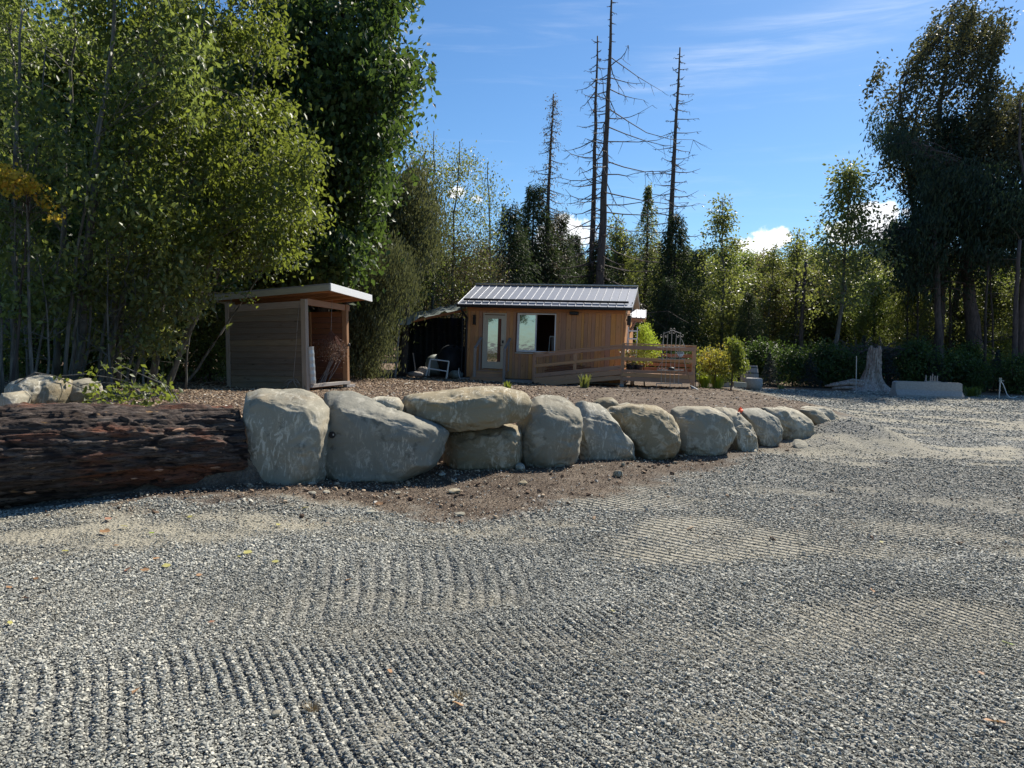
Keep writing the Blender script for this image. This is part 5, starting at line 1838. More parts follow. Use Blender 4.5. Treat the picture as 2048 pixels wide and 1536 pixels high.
tag(ho_.build('hose_end', M_white), 'short white curved pipe end by the cabin downspout', 'pipe')

# ------------------------------------------------------------------ things at the far edge of the yard
# concrete barrier
b0, b1 = ground_at(1786, 793), ground_at(1919, 797)
bdir = (b1 - b0).normalized()
bn = Vector((0, 0, 1)).cross(bdir)
bl = (b1 - b0).length
prof = [(-.32, -.05), (-.32, .10), (-.17, .30), (-.13, .64), (.13, .64), (.17, .30), (.32, .10), (.32, -.05)]
V, F = [], []
npf = len(prof)
b0z = Vector((b0.x, b0.y, min(b0.z, b1.z)))
for t in (0, .035, .965, 1):
    for y, z in prof:
        k = .93 if t in (0, 1) else 1
        V.append(b0z + bdir * (bl * t) + bn * (y * k) + Vector((0, 0, z * (k if z > 0 else 1))))
for i in range(3):
    for j in range(npf):
        F.append((i * npf + j, i * npf + (j + 1) % npf, (i + 1) * npf + (j + 1) % npf, (i + 1) * npf + j))
F += [tuple(range(npf)), tuple(range(3 * npf, 4 * npf))[::-1]]
m_ = MB()
m_.add(V, F)
tag(m_.build('concrete_barrier', M_conc), 'long low weathered concrete barrier block at the gravel edge right of the stump', 'barrier')
tp = b0z + bdir * (bl * .56) + Vector((0, 0, .655))
tr = MB()
tr.beam(tp - bdir * .26, tp + bdir * .36, .16, .03)
tag(tr.build('tray', M_conc), 'thin flat tray lying on top of the concrete barrier', 'tray')
for k, (o_, h_) in enumerate(((-.24, .26), (-.04, .24), (.04, .33), (.14, .24), (.24, .25))):
    c = tp + bdir * o_ + Vector((0, 0, .016))
    m_ = MB()
    m_.lathe(c, [(.035, 0), (.04, .03), (.022, .06), (.03, h_ * .45), (.02, h_ * .6), (.026, h_ * .8), (.012, h_ * .92), (0, h_)], 10)
    tag(m_.build('garden_figurine', M_greywood, None, True), ['slim grey figurine at the near end of the barrier tray', 'short figurine second along the barrier tray', 'tallest grey figurine in the middle of the barrier tray',
                                                    'stubby figurine fourth along the barrier tray', 'last figurine at the stake end of the barrier tray'][k], 'figurine', 'figurines on the concrete barrier')
# stump with flaring roots
sp0 = ground_at(1743, 781)
sd_ = sp0.y
stp = thing('tree_stump', 'tall bleached stump with deep grooves and flaring roots at the wood edge', 'stump', sp0)
hgt = (W(1745, 694, sd_).z - sp0.z)
nt2, nz2 = 120, 60
V = []
for j in range(nz2):
    v = j / (nz2 - 1)
    h = hgt * v
    base = .29 + .60 * math.exp(-v * 4.2)
    for i in range(nt2):
        a = 2 * math.pi * i / nt2
        lob = sum(am * max(0, math.cos(a - c)) ** pw for c, am, pw in ((R(-30), .55, 6), (R(-150), .75, 6), (R(-85), .15, 8), (R(60), .4, 5), (R(140), .4, 5)))
        gro = .075 * abs(math.sin(a * 7 + 1.3 * math.sin(v * 4))) + .03 * math.sin(a * 19 + v * 3)
        cut = -.20 * math.exp(-((a - 4.95) / .13) ** 2) * max(0, 1 - v * 1.9)
        rr = base * (1 + lob * math.exp(-v * 5.5) * 1.0) - gro + cut
        top = .07 * math.sin(a * 4) * v ** 8 + .10 * abs(math.sin(a * 8)) * v ** 10
        V.append(sp0 + Vector((math.cos(a) * rr * .98 + .10 * (v - .4), math.sin(a) * rr, h + top - .08)))
F = []
for j in range(nz2 - 1):
    for i in range(nt2):
        F.append((j * nt2 + i, j * nt2 + (i + 1) % nt2, (j + 1) * nt2 + (i + 1) % nt2, (j + 1) * nt2 + i))
F.append(tuple((nz2 - 1) * nt2 + i for i in range(nt2)))
m_ = MB()
m_.add(V, F)
m_.build('trunk', M_stump, stp, True)
for pts, r0 in (([(1722, 770), (1700, 766), (1672, 770), (1650, 772)], .13), ([(1728, 764), (1705, 760), (1690, 763), (1660, 768)], .09), ([(1715, 776), (1690, 775), (1665, 777)], .10)):
    m_ = MB()
    P = [W(a, b, sd_ - .3 + .1 * i) for i, (a, b) in enumerate(pts)]
    m_.tube([P[0] + (P[0] - P[1]) * .6] + P, [r0 * 1.2] + [r0 * (1 - .22 * i) for i in range(len(P))], 8)
    m_.build('root', M_stump, stp, True)
gb = MB()
p0 = ground_at(1712, 783)
gb.tube([p0, W(1713, 712, p0.y)], .022, 6)
tag(gb.build('metal_stake', M_galv), 'thin grey metal stake standing beside the stump', 'stake')
# standpipe with hose
p0 = ground_at(1998, 797)
sp2 = thing('standpipe', 'grey water standpipe with a capped top and a hose looping down at the wood edge', 'standpipe', p0)
tpz = W(2001, 756, p0.y)
m_ = MB()
m_.tube([p0, tpz], .028, 8)
m_.build('pipe', M_galv, sp2)
m_ = MB()
m_.lathe(tpz - Vector((0, 0, .16)), [(.05, 0), (.055, .05), (.04, .12), (.055, .13), (.055, .16), (0, .165)], 12)
m_.beam(tpz + Vector((0, 0, -.1)), tpz + Vector((.14, -.02, -.12)), .03, .03)
m_.build('valve', M_fascia, sp2)
m_ = MB()
m_.tube([W(a, b, p0.y - .05) for a, b in ((2002, 763), (2006, 768), (2010, 778), (2014, 789), (2020, 795), (2026, 796), (2034, 793))], .016, 6)
m_.build('hose', M_white, sp2)
# barrel halves and slab by the shrubs
pb = ground_at(1505, 778)
br = thing('barrel', 'old grey oak barrel standing behind a dark stone bowl planter', 'barrel', pb + Vector((0, .5, 0)))
bc = pb + Vector((0.02, .55, 0))
bh = (W(1506, 731, bc.y).z - bc.z)
prof = lambda z: .30 + .075 * math.sin(math.pi * min(1, max(0, z / bh)))
for k in range(20):
    m_ = MB()
    V = []
    for j in range(8):
        z = bh * j / 7
        r = prof(z)
        for s in (-.46, .46):
            for dr in (0, -.025):
                a = 2 * math.pi * (k + s) / 20
                V.append(bc + Vector((math.cos(a) * (r + dr), math.sin(a) * (r + dr), z)))
    F = []
    for j in range(7):
        o = j * 4
        F += [(o, o + 2, o + 6, o + 4), (o + 1, o + 5, o + 7, o + 3), (o, o + 4, o + 5, o + 1), (o + 2, o + 3, o + 7, o + 6)]
    F += [(0, 1, 3, 2), (28, 30, 31, 29)]
    m_.add(V, F)
    m_.build('stave', M_greywood, br)
for t in (.06, .24, .66, .90):
    m_ = MB()
    z = bh * t
    m_.lathe(bc + Vector((0, 0, z)), [(prof(z) - .01, 0), (prof(z) + .008, 0), (prof(z + .04) + .008, .04), (prof(z + .04) - .01, .04)], 28)
    m_.build('hoop', M_black, br)
m_ = MB()
m_.lathe(bc + Vector((0, 0, bh - .05)), [(0, 0), (.29, 0), (.29, .02), (0, .02)], 24)
m_.build('lid', M_greywood, br)
bw = MB()
pbw = ground_at(1507, 780)
s2 = .36
bw.lathe(pbw, [(s2 * .62, 0), (s2 * .9, .10), (s2 * .98, .26), (s2 * .92, .46), (s2 * .80, .50), (s2 * .76, .46), (0, .42)], 28)
tag(bw.build('stone_bowl', M_conc, None, True), 'dark speckled stone bowl planter in front of the grey barrel', 'planter')
p0 = ground_at(1452, 774)
cs = MB()
q = [W(a, b, p0.y + .2) for a, b in ((1441, 776), (1466, 778), (1464, 745), (1456, 736), (1440, 736))]
cs.add(q + [v + Vector((0.05, .30, 0)) for v in q], [(4, 3, 2, 1, 0), (5, 6, 7, 8, 9)] + [(i, (i + 1) % 5, (i + 1) % 5 + 5, i + 5) for i in range(5)])
tag(cs.build('concrete_slab', M_concl), 'upright pale concrete slab behind the small fruit tree', 'slab')
ti_ = beam('timber_edging', W(1466, 768, 28.8) , W(1492, 770, 28.8), .2, .18, M_fascia)
tag(ti_, 'low pale timber edging between the slab and the barrel', 'timber')
# orange marker flag on the wall
pf = thing('marker_flag', 'small bright orange survey ribbon stuck on top of the rock wall', 'flag', W(1481, 829, 12.0))
M_orange = mat_plain('orange_ribbon', (.85, .10, .03), .6, .2, 0, .1)
m_ = MB()
m_.tube([W(1480, 832, 12.0), W(1481, 818, 12.0)], .006, 5)
m_.build('stem', M_greywood, pf)
m_ = MB()
q = [W(a, b, d) for a, b, d in ((1475, 825, 12.0), (1477, 818, 12.05), (1481, 813, 11.98), (1485, 818, 12.06), (1487, 821, 12.0), (1483, 826, 11.97), (1479, 823, 12.04))]
m_.add(q + [W(1480.5, 820, 11.95)], [(i, (i + 1) % 7, 7) for i in range(7)])
m_.build('ribbon', M_orange, pf)

# ------------------------------------------------------------------ foliage


def unit(a):
    return a / (np.linalg.norm(a, axis=1)[:, None] + 1e-9)


def leaf_mesh(name, P, L, mat, seed, asp=.55, hang=.5, up=.6, tone=None, axis=None, axis_w=0.0, fold=.10):
    r = np.random.default_rng(seed)
    P = np.asarray(P, float)
    n = len(P)
    a = r.normal(size=(n, 3))
    a[:, 2] -= hang * 1.6
    if axis is not None:
        a = a * (1 - axis_w) + np.asarray(axis) * axis_w * 2.2
    a = unit(a)
    nn = r.normal(size=(n, 3))
    nn[:, 2] += up * 1.5
    nn = nn - (nn * a).sum(1)[:, None] * a
    nn = unit(nn)
    s = np.cross(a, nn)
    Lr = (L * r.uniform(.65, 1.25, n))[:, None]
    base = P - a * Lr * .5
    tip = P + a * Lr * .5
    m1 = P - a * Lr * .06 + s * Lr * asp * .5 + nn * Lr * fold
    m2 = P - a * Lr * .06 - s * Lr * asp * .5 + nn * Lr * fold
    V = np.stack([base, m1, tip, m2], 1).reshape(-1, 3)
    i = np.arange(n) * 4
    F = np.concatenate([np.stack([i, i + 2, i + 1], 1), np.stack([i, i + 3, i + 2], 1)])
    me = fast_mesh(name, V, F, mat)
    t = r.uniform(0, 1, n) * .7 + (tone if tone is not None else .15)
    attr(me, 'v', np.repeat(np.clip(t, 0, 1), 4))
    return me


def wiggle(p0, p1, n, amp, r, droop=0.0):
    pts = []
    d = (p1 - p0)
    L = d.length
    ox, oy = r.uniform(-1, 1), r.uniform(-1, 1)
    for i in range(n):
        t = i / (n - 1)
        q = p0 + d * t
        q = q + Vector((ox * math.sin(t * 3.1), oy * math.sin(t * 3.1), 0)) * amp * L
        q.z += droop * L * math.sin(math.pi * t)
        if 0 < i < n - 1:
            q = q + Vector((r.uniform(-1, 1), r.uniform(-1, 1), r.uniform(-1, 1))) * amp * L * .25
        pts.append(q)
    return pts


def sample_poly(poly, n, r):
    P = np.array(poly, float)
    lo, hi = P.min(0), P.max(0)
    out = np.zeros((0, 2))
    while len(out) < n:
        c = r.uniform(lo, hi, (n * 3, 2))
        wx_ = (c[:, 0] + 30 * fbm(c[:, 0] / 55, c[:, 1] / 55, seed=91, octv=3), c[:, 1] + 30 * fbm(c[:, 0] / 55, c[:, 1] / 55, seed=92, octv=3))
        big = (hi - lo).min() > 150
        out = np.concatenate([out, c[poly_sd(wx_[0] if big else c[:, 0], wx_[1] if big else c[:, 1], poly) > 0]])
    return out[:n]


def region_tree(name, label, cat, poly, d0, d1, ncl, per, L, leafmat, barkmat, trunks, seed, clr=.28, asp=.55, hang=.5, up=.6, group=None,
                twig_r=.010, rise=.35, axis=None, axis_w=0.0, stretch=None, hole=.0, trunk_r=.12, flat=.75, holes_scale=1.2, twig_every=1, tone_seed=0, cluster=0.0, stem_name='trunk'):
    """a tree (or clump with several stems) whose crown fills a real volume between distances d0 and d1"""
    r = np.random.default_rng(seed)
    pr = random.Random(seed)
    c = sample_poly(poly, ncl, r)
    dd = r.uniform(d0, d1, ncl)
    dd = np.where(dd < d0 + 2.5, dd, dd)
    C = np.array([tuple(W(a, b, d)) for (a, b), d in zip(c, dd)])
    if hole > 0:
        h = fbm(C[:, 0] * holes_scale, C[:, 1] * holes_scale, C[:, 2] * holes_scale, seed, 2)
        C = C[h > np.quantile(h, hole)]
    if cluster:
        LCn = C[:max(6, len(C) // 11)]
        dm = ((C[:, None, :] - LCn[None]) ** 2).sum(2)
        near = LCn[dm.argmin(1)]
        C = near + (C - near) * cluster
    gz_ = T(C[:, 0], C[:, 1], False)
    C = C[C[:, 2] > gz_ + .15]
    # trunks: (base px, base py, top px, top py, d)
    TR = []
    for (bx, by, tx_, ty_, d) in trunks:
        b = W(bx, by, d)
        b.z = tz(b.x, b.y) - .05
        t = W(tx_, ty_, d + pr.uniform(-.3, .3))
        TR.append((b, t))
    root = thing(name, label, cat, TR[0][0], group)
    m = MB()
    curves = []
    for i, (b, t) in enumerate(TR):
        n = 14
        pts = wiggle(b, t, n, .025, pr)
        L_ = (t - b).length
        r0 = trunk_r * (1 if i == 0 else pr.uniform(.45, .9))
        m.tube(pts, [r0 * (1.25 if k == 0 else 1) * (1 - .85 * k / (n - 1)) + .006 for k in range(n)], 9)
        curves.append(pts)
    trunk_me_parts = m
    arr = [np.array([tuple(p) for p in c_]) for c_ in curves]
    for k in range(0, len(C), twig_every):
        p = Vector(C[k])
        best, bi, bj = 1e9, 0, 0
        for i, A_ in enumerate(arr):
            want = p.z - rise * np.hypot(A_[:, 0] - p.x, A_[:, 1] - p.y)
            sc = np.abs(A_[:, 2] - want) + .35 * np.hypot(A_[:, 0] - p.x, A_[:, 1] - p.y)
            j = int(np.argmin(sc))
            if sc[j] < best:
                best, bi, bj = sc[j], i, j
        s0 = curves[bi][bj]
        dist = (p - s0).length
        if pr.random() < .55:
            s0 = s0 + (p - s0) * pr.uniform(.25, .6) + Vector((pr.gauss(0, .1), pr.gauss(0, .1), pr.gauss(0, .06))) * dist * .5
        rr = twig_r * (.5 + .35 * dist)
        m.tube(wiggle(s0, p, 5, .06, pr, .05), [rr, rr * .8, rr * .6, rr * .45, rr * .3], 4, False)
    m.build(stem_name, barkmat, root, True)
    # leaves
    n = len(C) * per
    base = np.repeat(C, per, 0)
    g = r.normal(size=(n, 3)) * clr * np.repeat(r.uniform(.6, 1.3, len(C)), per)[:, None]
    g[:, 2] *= flat
    if stretch is not None:
        sv_ = np.array(stretch, float)
        g = g * .45 + r.normal(size=(n, 1)) * sv_[None] * clr * 1.8
    P = base + g
    zt = T(P[:, 0], P[:, 1], False)
    P = P[P[:, 2] > zt + .05]
    tone = .1 + .5 * fbm(P[:, 0] * 1.1, P[:, 1] * 1.1, P[:, 2] * 1.1, seed + 5, 3)
    off = WM[root.name].translation
    me = leaf_mesh('crown', P - np.array(tuple(off)), L, leafmat, seed, asp, hang, up, tone, axis, axis_w)
    new_obj('crown', me, root, Matrix.Translation(off))
    return root


# ---- left thicket: pale-stemmed alders and willows leaning into the light
GT = 'broadleaf trees of the thicket'
TH = [
    ('tall pale-stemmed tree with bright green leaves reaching over the shed roof', [(330, -80), (600, -80), (585, 40), (612, 130), (590, 190), (640, 290), (655, 340), (625, 380), (662, 430), (610, 470), (560, 500), (420, 480), (330, 300)], 13.6, 16.8, 430, 56, LG,
     [(300, 760, 420, -60, 15.2), (330, 765, 520, 100, 15.6)]),
    ('yellow-green tree with fine twigs standing just behind the long pale leaning trunk', [(180, -80), (420, -80), (400, 300), (340, 520), (220, 540), (200, 200)], 12.5, 16.0, 220, 48, LG,
     [(235, 758, 320, -60, 14.8)]),
    ('bushy bright green tree hanging low beside the shed, twig tips on its roof', [(300, 400), (600, 400), (645, 450), (590, 500), (600, 530), (540, 545), (500, 560), (430, 552), (370, 580), (280, 540)], 13.4, 16.4, 165, 56, LG,
     [(330, 770, 480, 450, 15.0), (360, 765, 560, 480, 15.8)]),
    ('tree with a long pale leaning trunk and glinting leaves in the middle of the thicket', [(120, -80), (420, -80), (440, 200), (420, 420), (330, 540), (160, 500), (110, 200)], 12.0, 15.8, 230, 42, LM,
     [(150, 745, 240, -60, 13.4), (215, 755, 300, 60, 14.5)]),
    ('thin-leaved tree with bare grey stems next to the yellow creeper', [(-80, 160), (160, 200), (180, 420), (190, 640), (60, 700), (-80, 690)], 11.5, 15.0, 250, 50, LM,
     [(30, 750, 45, 20, 12.8), (-20, 750, 90, 100, 13.6)]),
    ('dark sparse tree with bare pale branches at the top corner of the thicket', [(-80, -80), (150, -80), (140, 60), (60, 200), (-80, 240)], 14.0, 18.0, 120, 45, LM,
     [(110, 750, 150, -60, 15.5), (60, 750, 20, -60, 15.0)]),
    ('low twiggy olive-green tree in front of the dark hollow left of the shed', [(120, 480), (300, 470), (420, 560), (400, 670), (280, 725), (140, 700), (100, 560)], 12.8, 15.8, 200, 44, LO,
     [(190, 770, 260, 500, 13.6), (140, 765, 170, 480, 13.0), (260, 775, 330, 540, 14.6)]),
]
for i, (lab, poly, d0, d1, ncl, per, lm, tr) in enumerate(TH):
    region_tree('alder_tree', lab, 'tree', poly, d0, d1, ncl, per, .12, lm, M_bark_grey, tr, 200 + i, clr=.21, asp=.5, hang=.6, up=.5, group=GT,
                hole=(.35, .2, .2, .35, .3, .2, .25)[i], holes_scale=1.6, cluster=.62, trunk_r=(.07, .06, .05, .09, .06, .07, .045)[i], twig_r=.007, stretch=None)
region_tree('creeper', 'bright yellow autumn creeper hanging through the thicket at the edge of the picture', 'vine', [(-50, 335), (30, 338), (60, 360), (100, 400), (118, 430), (105, 450), (90, 420), (50, 385), (-50, 375)], 11.0, 11.8, 46, 26, .06, LY, M_bark_dark,
            [(20, 750, 60, 380, 11.8)], 230, clr=.07, asp=.8, hang=.5, up=.4, trunk_r=.02, twig_r=.005)
# bare saplings and stems in the dark hollow
GS = 'bare saplings in the thicket'
for i, (bx, tx_, ty_, d, r_) in enumerate(((18, 30, 330, 12.2, .022), (66, 60, 300, 12.0, .03), (96, 70, 480, 12.2, .018), (130, 210, 200, 12.8, .035), (160, 185, 420, 13.2, .028), (190, 250, 300, 13.6, .03),
                                           (226, 215, 470, 12.9, .02), (250, 330, 400, 13.8, .026), (290, 262, 520, 13.3, .018), (372, 392, 560, 15.0, .02), (60, 135, 420, 12.6, .02), (4, -15, 420, 12.0, .025))):
    pr = random.Random(900 + i)
    b = W(bx, 752, d)
    b.z = tz(b.x, b.y) - .05
    t = W(tx_, ty_, d)
    rt = thing('sapling', ['bare thin sapling nearest the picture edge behind the small bright stone', 'straight grey sapling with a kink behind the first boulder', 'short whitish sapling curving up behind the pointed boulder',
                           'long leaning sapling crossing the thicket to the upper side', 'grey sapling behind the bramble start', 'leaning sapling above the bramble leaves', 'thin upright sapling behind the bramble',
                           'slanting sapling between bramble and shed', 'thin sapling leaning back toward the thicket above the bramble', 'dark sapling just before the shed wall', 'thin sapling crossing others at a slant near the first boulders', 'outermost sapling leaning out of the picture'][i], 'sapling', b, GS)
    m = MB()
    pts = wiggle(b, t, 9, .03, pr)
    m.tube(pts, [r_ * (1 - .75 * k / 8) + .003 for k in range(9)], 6)
    for k in range(22):
        j = pr.randint(2, 8)
        e = pts[j] + Vector((pr.uniform(-.6, .6), pr.uniform(-.4, .4), pr.uniform(.0, .6)))
        m.tube(wiggle(pts[j], e, 4, .08, pr), [.006, .005, .004, .002], 4, False)
    m.build('stem', M_bark_grey, rt, True)

# ---- tall dark maple over the shed
region_tree('maple_tree', 'tall dense dark green maple rising behind the shed out of the picture', 'tree',
            [(560, -90), (780, -90), (815, -20), (770, 50), (785, 100), (850, 130), (850, 165), (810, 185), (765, 190), (805, 230), (822, 285), (770, 310), (800, 345), (770, 400), (782, 450), (740, 500), (730, 555), (690, 575), (560, 585), (520, 300)],
            20.5, 26.0, 900, 62, .20, LD, M_bark_dark, [(640, 745, 700, -80, 24.0), (665, 745, 780, 100, 23.5), (630, 745, 600, 60, 24.5)], 301, clr=.36, asp=.62, hang=.75, up=.5, hole=.16, trunk_r=.26, twig_r=.014, holes_scale=.7, cluster=.68)
region_tree('cedar_tree', 'olive green cedar with long drooping fronds between shed and tarp shelter', 'tree',
            [(680, 560), (750, 520), (815, 500), (825, 560), (800, 600), (765, 640), (775, 680), (745, 735), (700, 742), (682, 650)], 23.5, 27.5, 330, 90, .15, LCe, M_bark_dark, [(745, 745, 770, 380, 26.5)], 302,
            clr=.26, asp=.22, hang=1.0, up=.2, axis=(-.25, -.1, -.9), axis_w=.6, trunk_r=.2, twig_r=.012, stretch=(.45, .1, -.75))
region_tree('cedar_tree', 'upper part of an olive cedar seen behind the maple edge over the shelter', 'tree',
            [(770, 380), (840, 330), (880, 420), (870, 520), (830, 560), (760, 560)], 27.5, 31.0, 260, 80, .17, LCe, M_bark_dark, [(800, 740, 815, 330, 29.5)], 303,
            clr=.35, asp=.3, hang=.9, up=.3, axis=(-.2, 0, -.9), axis_w=.5, trunk_r=.18, twig_r=.012)

# ---- light birches and willows behind the shelter
GB = 'slim birches behind the tarp shelter'
for i, (poly, tr, ncl, lab) in enumerate((
        ([(820, 300), (850, 262), (880, 300), (885, 420), (880, 600), (830, 600)], [(866, 745, 868, 262, 33.0), (850, 745, 850, 300, 34.0)], 150, 'slim birch with brownish top closest to the maple'),
        ([(880, 320), (925, 285), (955, 340), (945, 420), (950, 600), (885, 600)], [(905, 745, 920, 285, 34.5)], 150, 'slim birch with a rounded leafy top next to the small cloud'),
        ([(950, 380), (975, 335), (1000, 380), (985, 480), (990, 590), (950, 590)], [(968, 745, 975, 325, 36.0)], 60, 'nearly bare slim birch nearest the dead trees'))):
    region_tree('birch_tree', lab, 'tree', poly, 32 + i, 35 + i, ncl, 38, .12, LO, M_bark_grey, tr, 320 + i, clr=.38, asp=.55, hang=.6, up=.5, group=GB, hole=.2, trunk_r=.08, twig_r=.010)
region_tree('thicket_shrub', 'tall brownish small-leaved thicket behind the tarp shelter and cabin roof', 'shrub',
            [(800, 600), (820, 500), (880, 470), (940, 480), (1000, 540), (1010, 600), (960, 760), (810, 760)], 33.5, 37.5, 420, 70, .11, LB, M_bark_dark, [(850, 745, 850, 500, 35.5), (930, 745, 930, 500, 36.0), (990, 745, 985, 540, 36.2)], 330,
            clr=.5, asp=.5, hang=.4, up=.5, trunk_r=.07, twig_r=.011)


# ---- generic trees for the woods (shared meshes)
def gen_broad(seed, H, rad, z0, n_br, per, L, leafmat, barkmat, asp=.6, r0=.14, hang=.5, up=.5, clr=.4, top=1.0):
    pr = random.Random(seed)
    r = np.random.default_rng(seed)
    m = MB()
    n = 12
    tr = wiggle(Vector((0, 0, -.1)), Vector((pr.uniform(-.4, .4), pr.uniform(-.4, .4), H * .95)), n, .02, pr)
    m.tube(tr, [r0 * (1 - .88 * k / (n - 1)) + .008 for k in range(n)], 7)
    C = []
    for k in range(n_br):
        t = z0 + (1 - z0) * (k + pr.random()) / n_br
        az = k * 2.4 + pr.uniform(-.5, .5)
        w_ = rad * (math.sin(math.pi * min(1, ((t - z0) / (1 - z0)) ** .7 * .86 + .12))) * pr.uniform(.6, 1.15)
        j = t * .95 * (n - 1)
        s0 = tr[int(j)].lerp(tr[min(n - 1, int(j) + 1)], j - int(j))
        e = s0 + Vector((math.cos(az) * w_, math.sin(az) * w_, w_ * pr.uniform(.15, .7) * top))
        pts = wiggle(s0, e, 5, .06, pr, .06)
        m.tube(pts, [r0 * .28 * (1 - .75 * q_ / 4) * (1.1 - t * .6) for q_ in range(5)], 4, False)
        for q_ in range(4):
            s1 = pts[pr.randint(1, 4)]
            e1 = s1 + Vector((pr.gauss(0, .35), pr.gauss(0, .35), pr.gauss(.12, .3))) * max(.5, w_ * .5)
            C.append(tuple(e1))
            m.tube([s1, (s1 + e1) / 2 + Vector((0, 0, .04)), e1], [.02, .013, .006], 4, False)
    C = np.array(C)
    n_ = len(C) * per
    P = np.repeat(C, per, 0) + r.normal(size=(n_, 3)) * clr * np.array([1, 1, .75])
    tone = .15 + .3 * fbm(P[:, 0], P[:, 1], P[:, 2], seed, 2)
    tme = mesh_from('trunk', m.V, m.F, barkmat, True)
    cme = leaf_mesh('crown', P, L, leafmat, seed, asp, hang, up, tone)
    return tme, cme


def gen_conifer(seed, H, rad, z0, n_br, per, L, leafmat, barkmat, droop=.25, r0=.2, asp=.28, upturn=.1, clr=.14, power=.85):
    pr = random.Random(seed)
    r = np.random.default_rng(seed)
    m = MB()
    n = 12
    tr = wiggle(Vector((0, 0, -.1)), Vector((pr.uniform(-.1, .1), pr.uniform(-.1, .1), H)), n, .008, pr)
    m.tube(tr, [r0 * (1 - .93 * k / (n - 1)) + .008 for k in range(n)], 8)
    P, A_ = [], []
    for k in range(n_br):
        t = z0 + (1 - z0) * (k + pr.random()) / n_br
        az = k * 2.4 + pr.uniform(-.4, .4)
        w_ = rad * max(.06, (1 - (t - z0) / (1 - z0))) ** power * pr.uniform(.65, 1.15)
        j = t * (n - 1)
        s0 = tr[int(j)].lerp(tr[min(n - 1, int(j) + 1)], j - int(j))
        out = Vector((math.cos(az), math.sin(az), 0))
        pts = [s0 + out * (w_ * u) + Vector((0, 0, -droop * w_ * u ** 1.2 + upturn * w_ * u ** 3)) for u in (0, .33, .66, 1)]
        m.tube(pts, [.03, .022, .014, .006], 4, False)
        cnt = max(6, int(per * (.3 + w_ / rad)))
        u = r.uniform(.15, 1, cnt) ** .8
        side = np.array([-math.sin(az), math.cos(az), 0])
        sp = r.normal(size=cnt) * (.30 * w_ * (1 - u * .6))
        base = np.array(tuple(s0)) + np.outer(u * w_, np.array(tuple(out))) + np.outer(sp, side)
        base[:, 2] += -droop * w_ * u ** 1.2 + upturn * w_ * u ** 3 - np.abs(sp) * .25 + r.normal(size=cnt) * clr
        P.append(base)
        A_.append(np.tile(np.array(tuple(out)) + np.array([0, 0, -.6]), (cnt, 1)))
    P, A_ = np.concatenate(P), np.concatenate(A_)
    tone = .1 + .3 * fbm(P[:, 0], P[:, 1], P[:, 2], seed, 2)
    tme = mesh_from('trunk', m.V, m.F, barkmat, True)
    cme = leaf_mesh('crown', P, L, leafmat, seed, asp, .3, .5, tone, A_, .55)
    return tme, cme


def place(name, label, cat, loc, meshes, s=1.0, rot=0.0, group=None, lean=(0, 0), sz=None):
    M = Matrix.Translation(Vector(loc)) @ Matrix.Rotation(lean[0], 4, 'Y') @ Matrix.Rotation(lean[1], 4, 'X') @ Matrix.Rotation(rot, 4, 'Z') @ Matrix.Diagonal((s, s, sz or s, 1))
    rt = new_obj(name, None, None, M)
    tag(rt, label, cat, group)
    for nm, me in zip(('trunk', 'crown'), meshes):
        o = bpy.data.objects.new(nm, me)
        COL.objects.link(o)
        o.parent = rt
    return rt


B1 = gen_broad(401, 9.0, 2.9, .10, 56, 60, .18, LO, M_bark_dark)
B2 = gen_broad(402, 9.5, 2.6, .12, 54, 60, .17, LM, M_bark_dark)
B3 = gen_broad(403, 8.5, 3.0, .06, 56, 60, .16, LO, M_bark_grey, hang=.7)
B4 = gen_broad(404, 9.0, 2.5, .15, 46, 50, .17, LOB, M_bark_dark)
BY = gen_broad(405, 6.5, 2.0, .1, 36, 42, .15, LG, M_bark_dark)
K1 = gen_conifer(411, 13, 4.3, .03, 150, 170, .26, LCm, M_bark_dark, clr=.28, power=.55)
K2 = gen_conifer(412, 12, 4.0, .03, 150, 170, .25, LCm, M_bark_dark, droop=.5, clr=.28, power=.6)
POP = gen_broad(413, 10, 1.5, .18, 34, 26, .17, LO, M_bark_grey, r0=.09, hang=.4, clr=.26, top=1.7)
DS1 = gen_broad(421, 2.3, 1.35, .05, 34, 40, .14, LD, M_bark_dark, r0=.04, clr=.30)
DS2 = gen_conifer(422, 2.6, 1.3, .02, 60, 46, .14, LCb, M_bark_dark, r0=.05, clr=.08)
DS3 = gen_broad(423, 1.9, 1.5, .04, 34, 40, .13, LD, M_bark_dark, r0=.04, clr=.30)

BD = gen_broad(406, 9.5, 2.5, .04, 60, 60, .17, LM, M_bark_dark, clr=.5)
prf = random.Random(55)


def place_px(name, label, cat, px, ytop, d, meshes, H, group=None, rot=None, lean=(0, 0)):
    """stand a tree on the ground at distance d so that its top shows at ytop"""
    b = W(px, 740, d)
    b.z = tz(b.x, b.y) - .05
    h = W(px, ytop, d).z - b.z
    return place(name, label, cat, b, meshes, h / H, rot if rot is not None else prf.uniform(0, 6.28), group, lean)


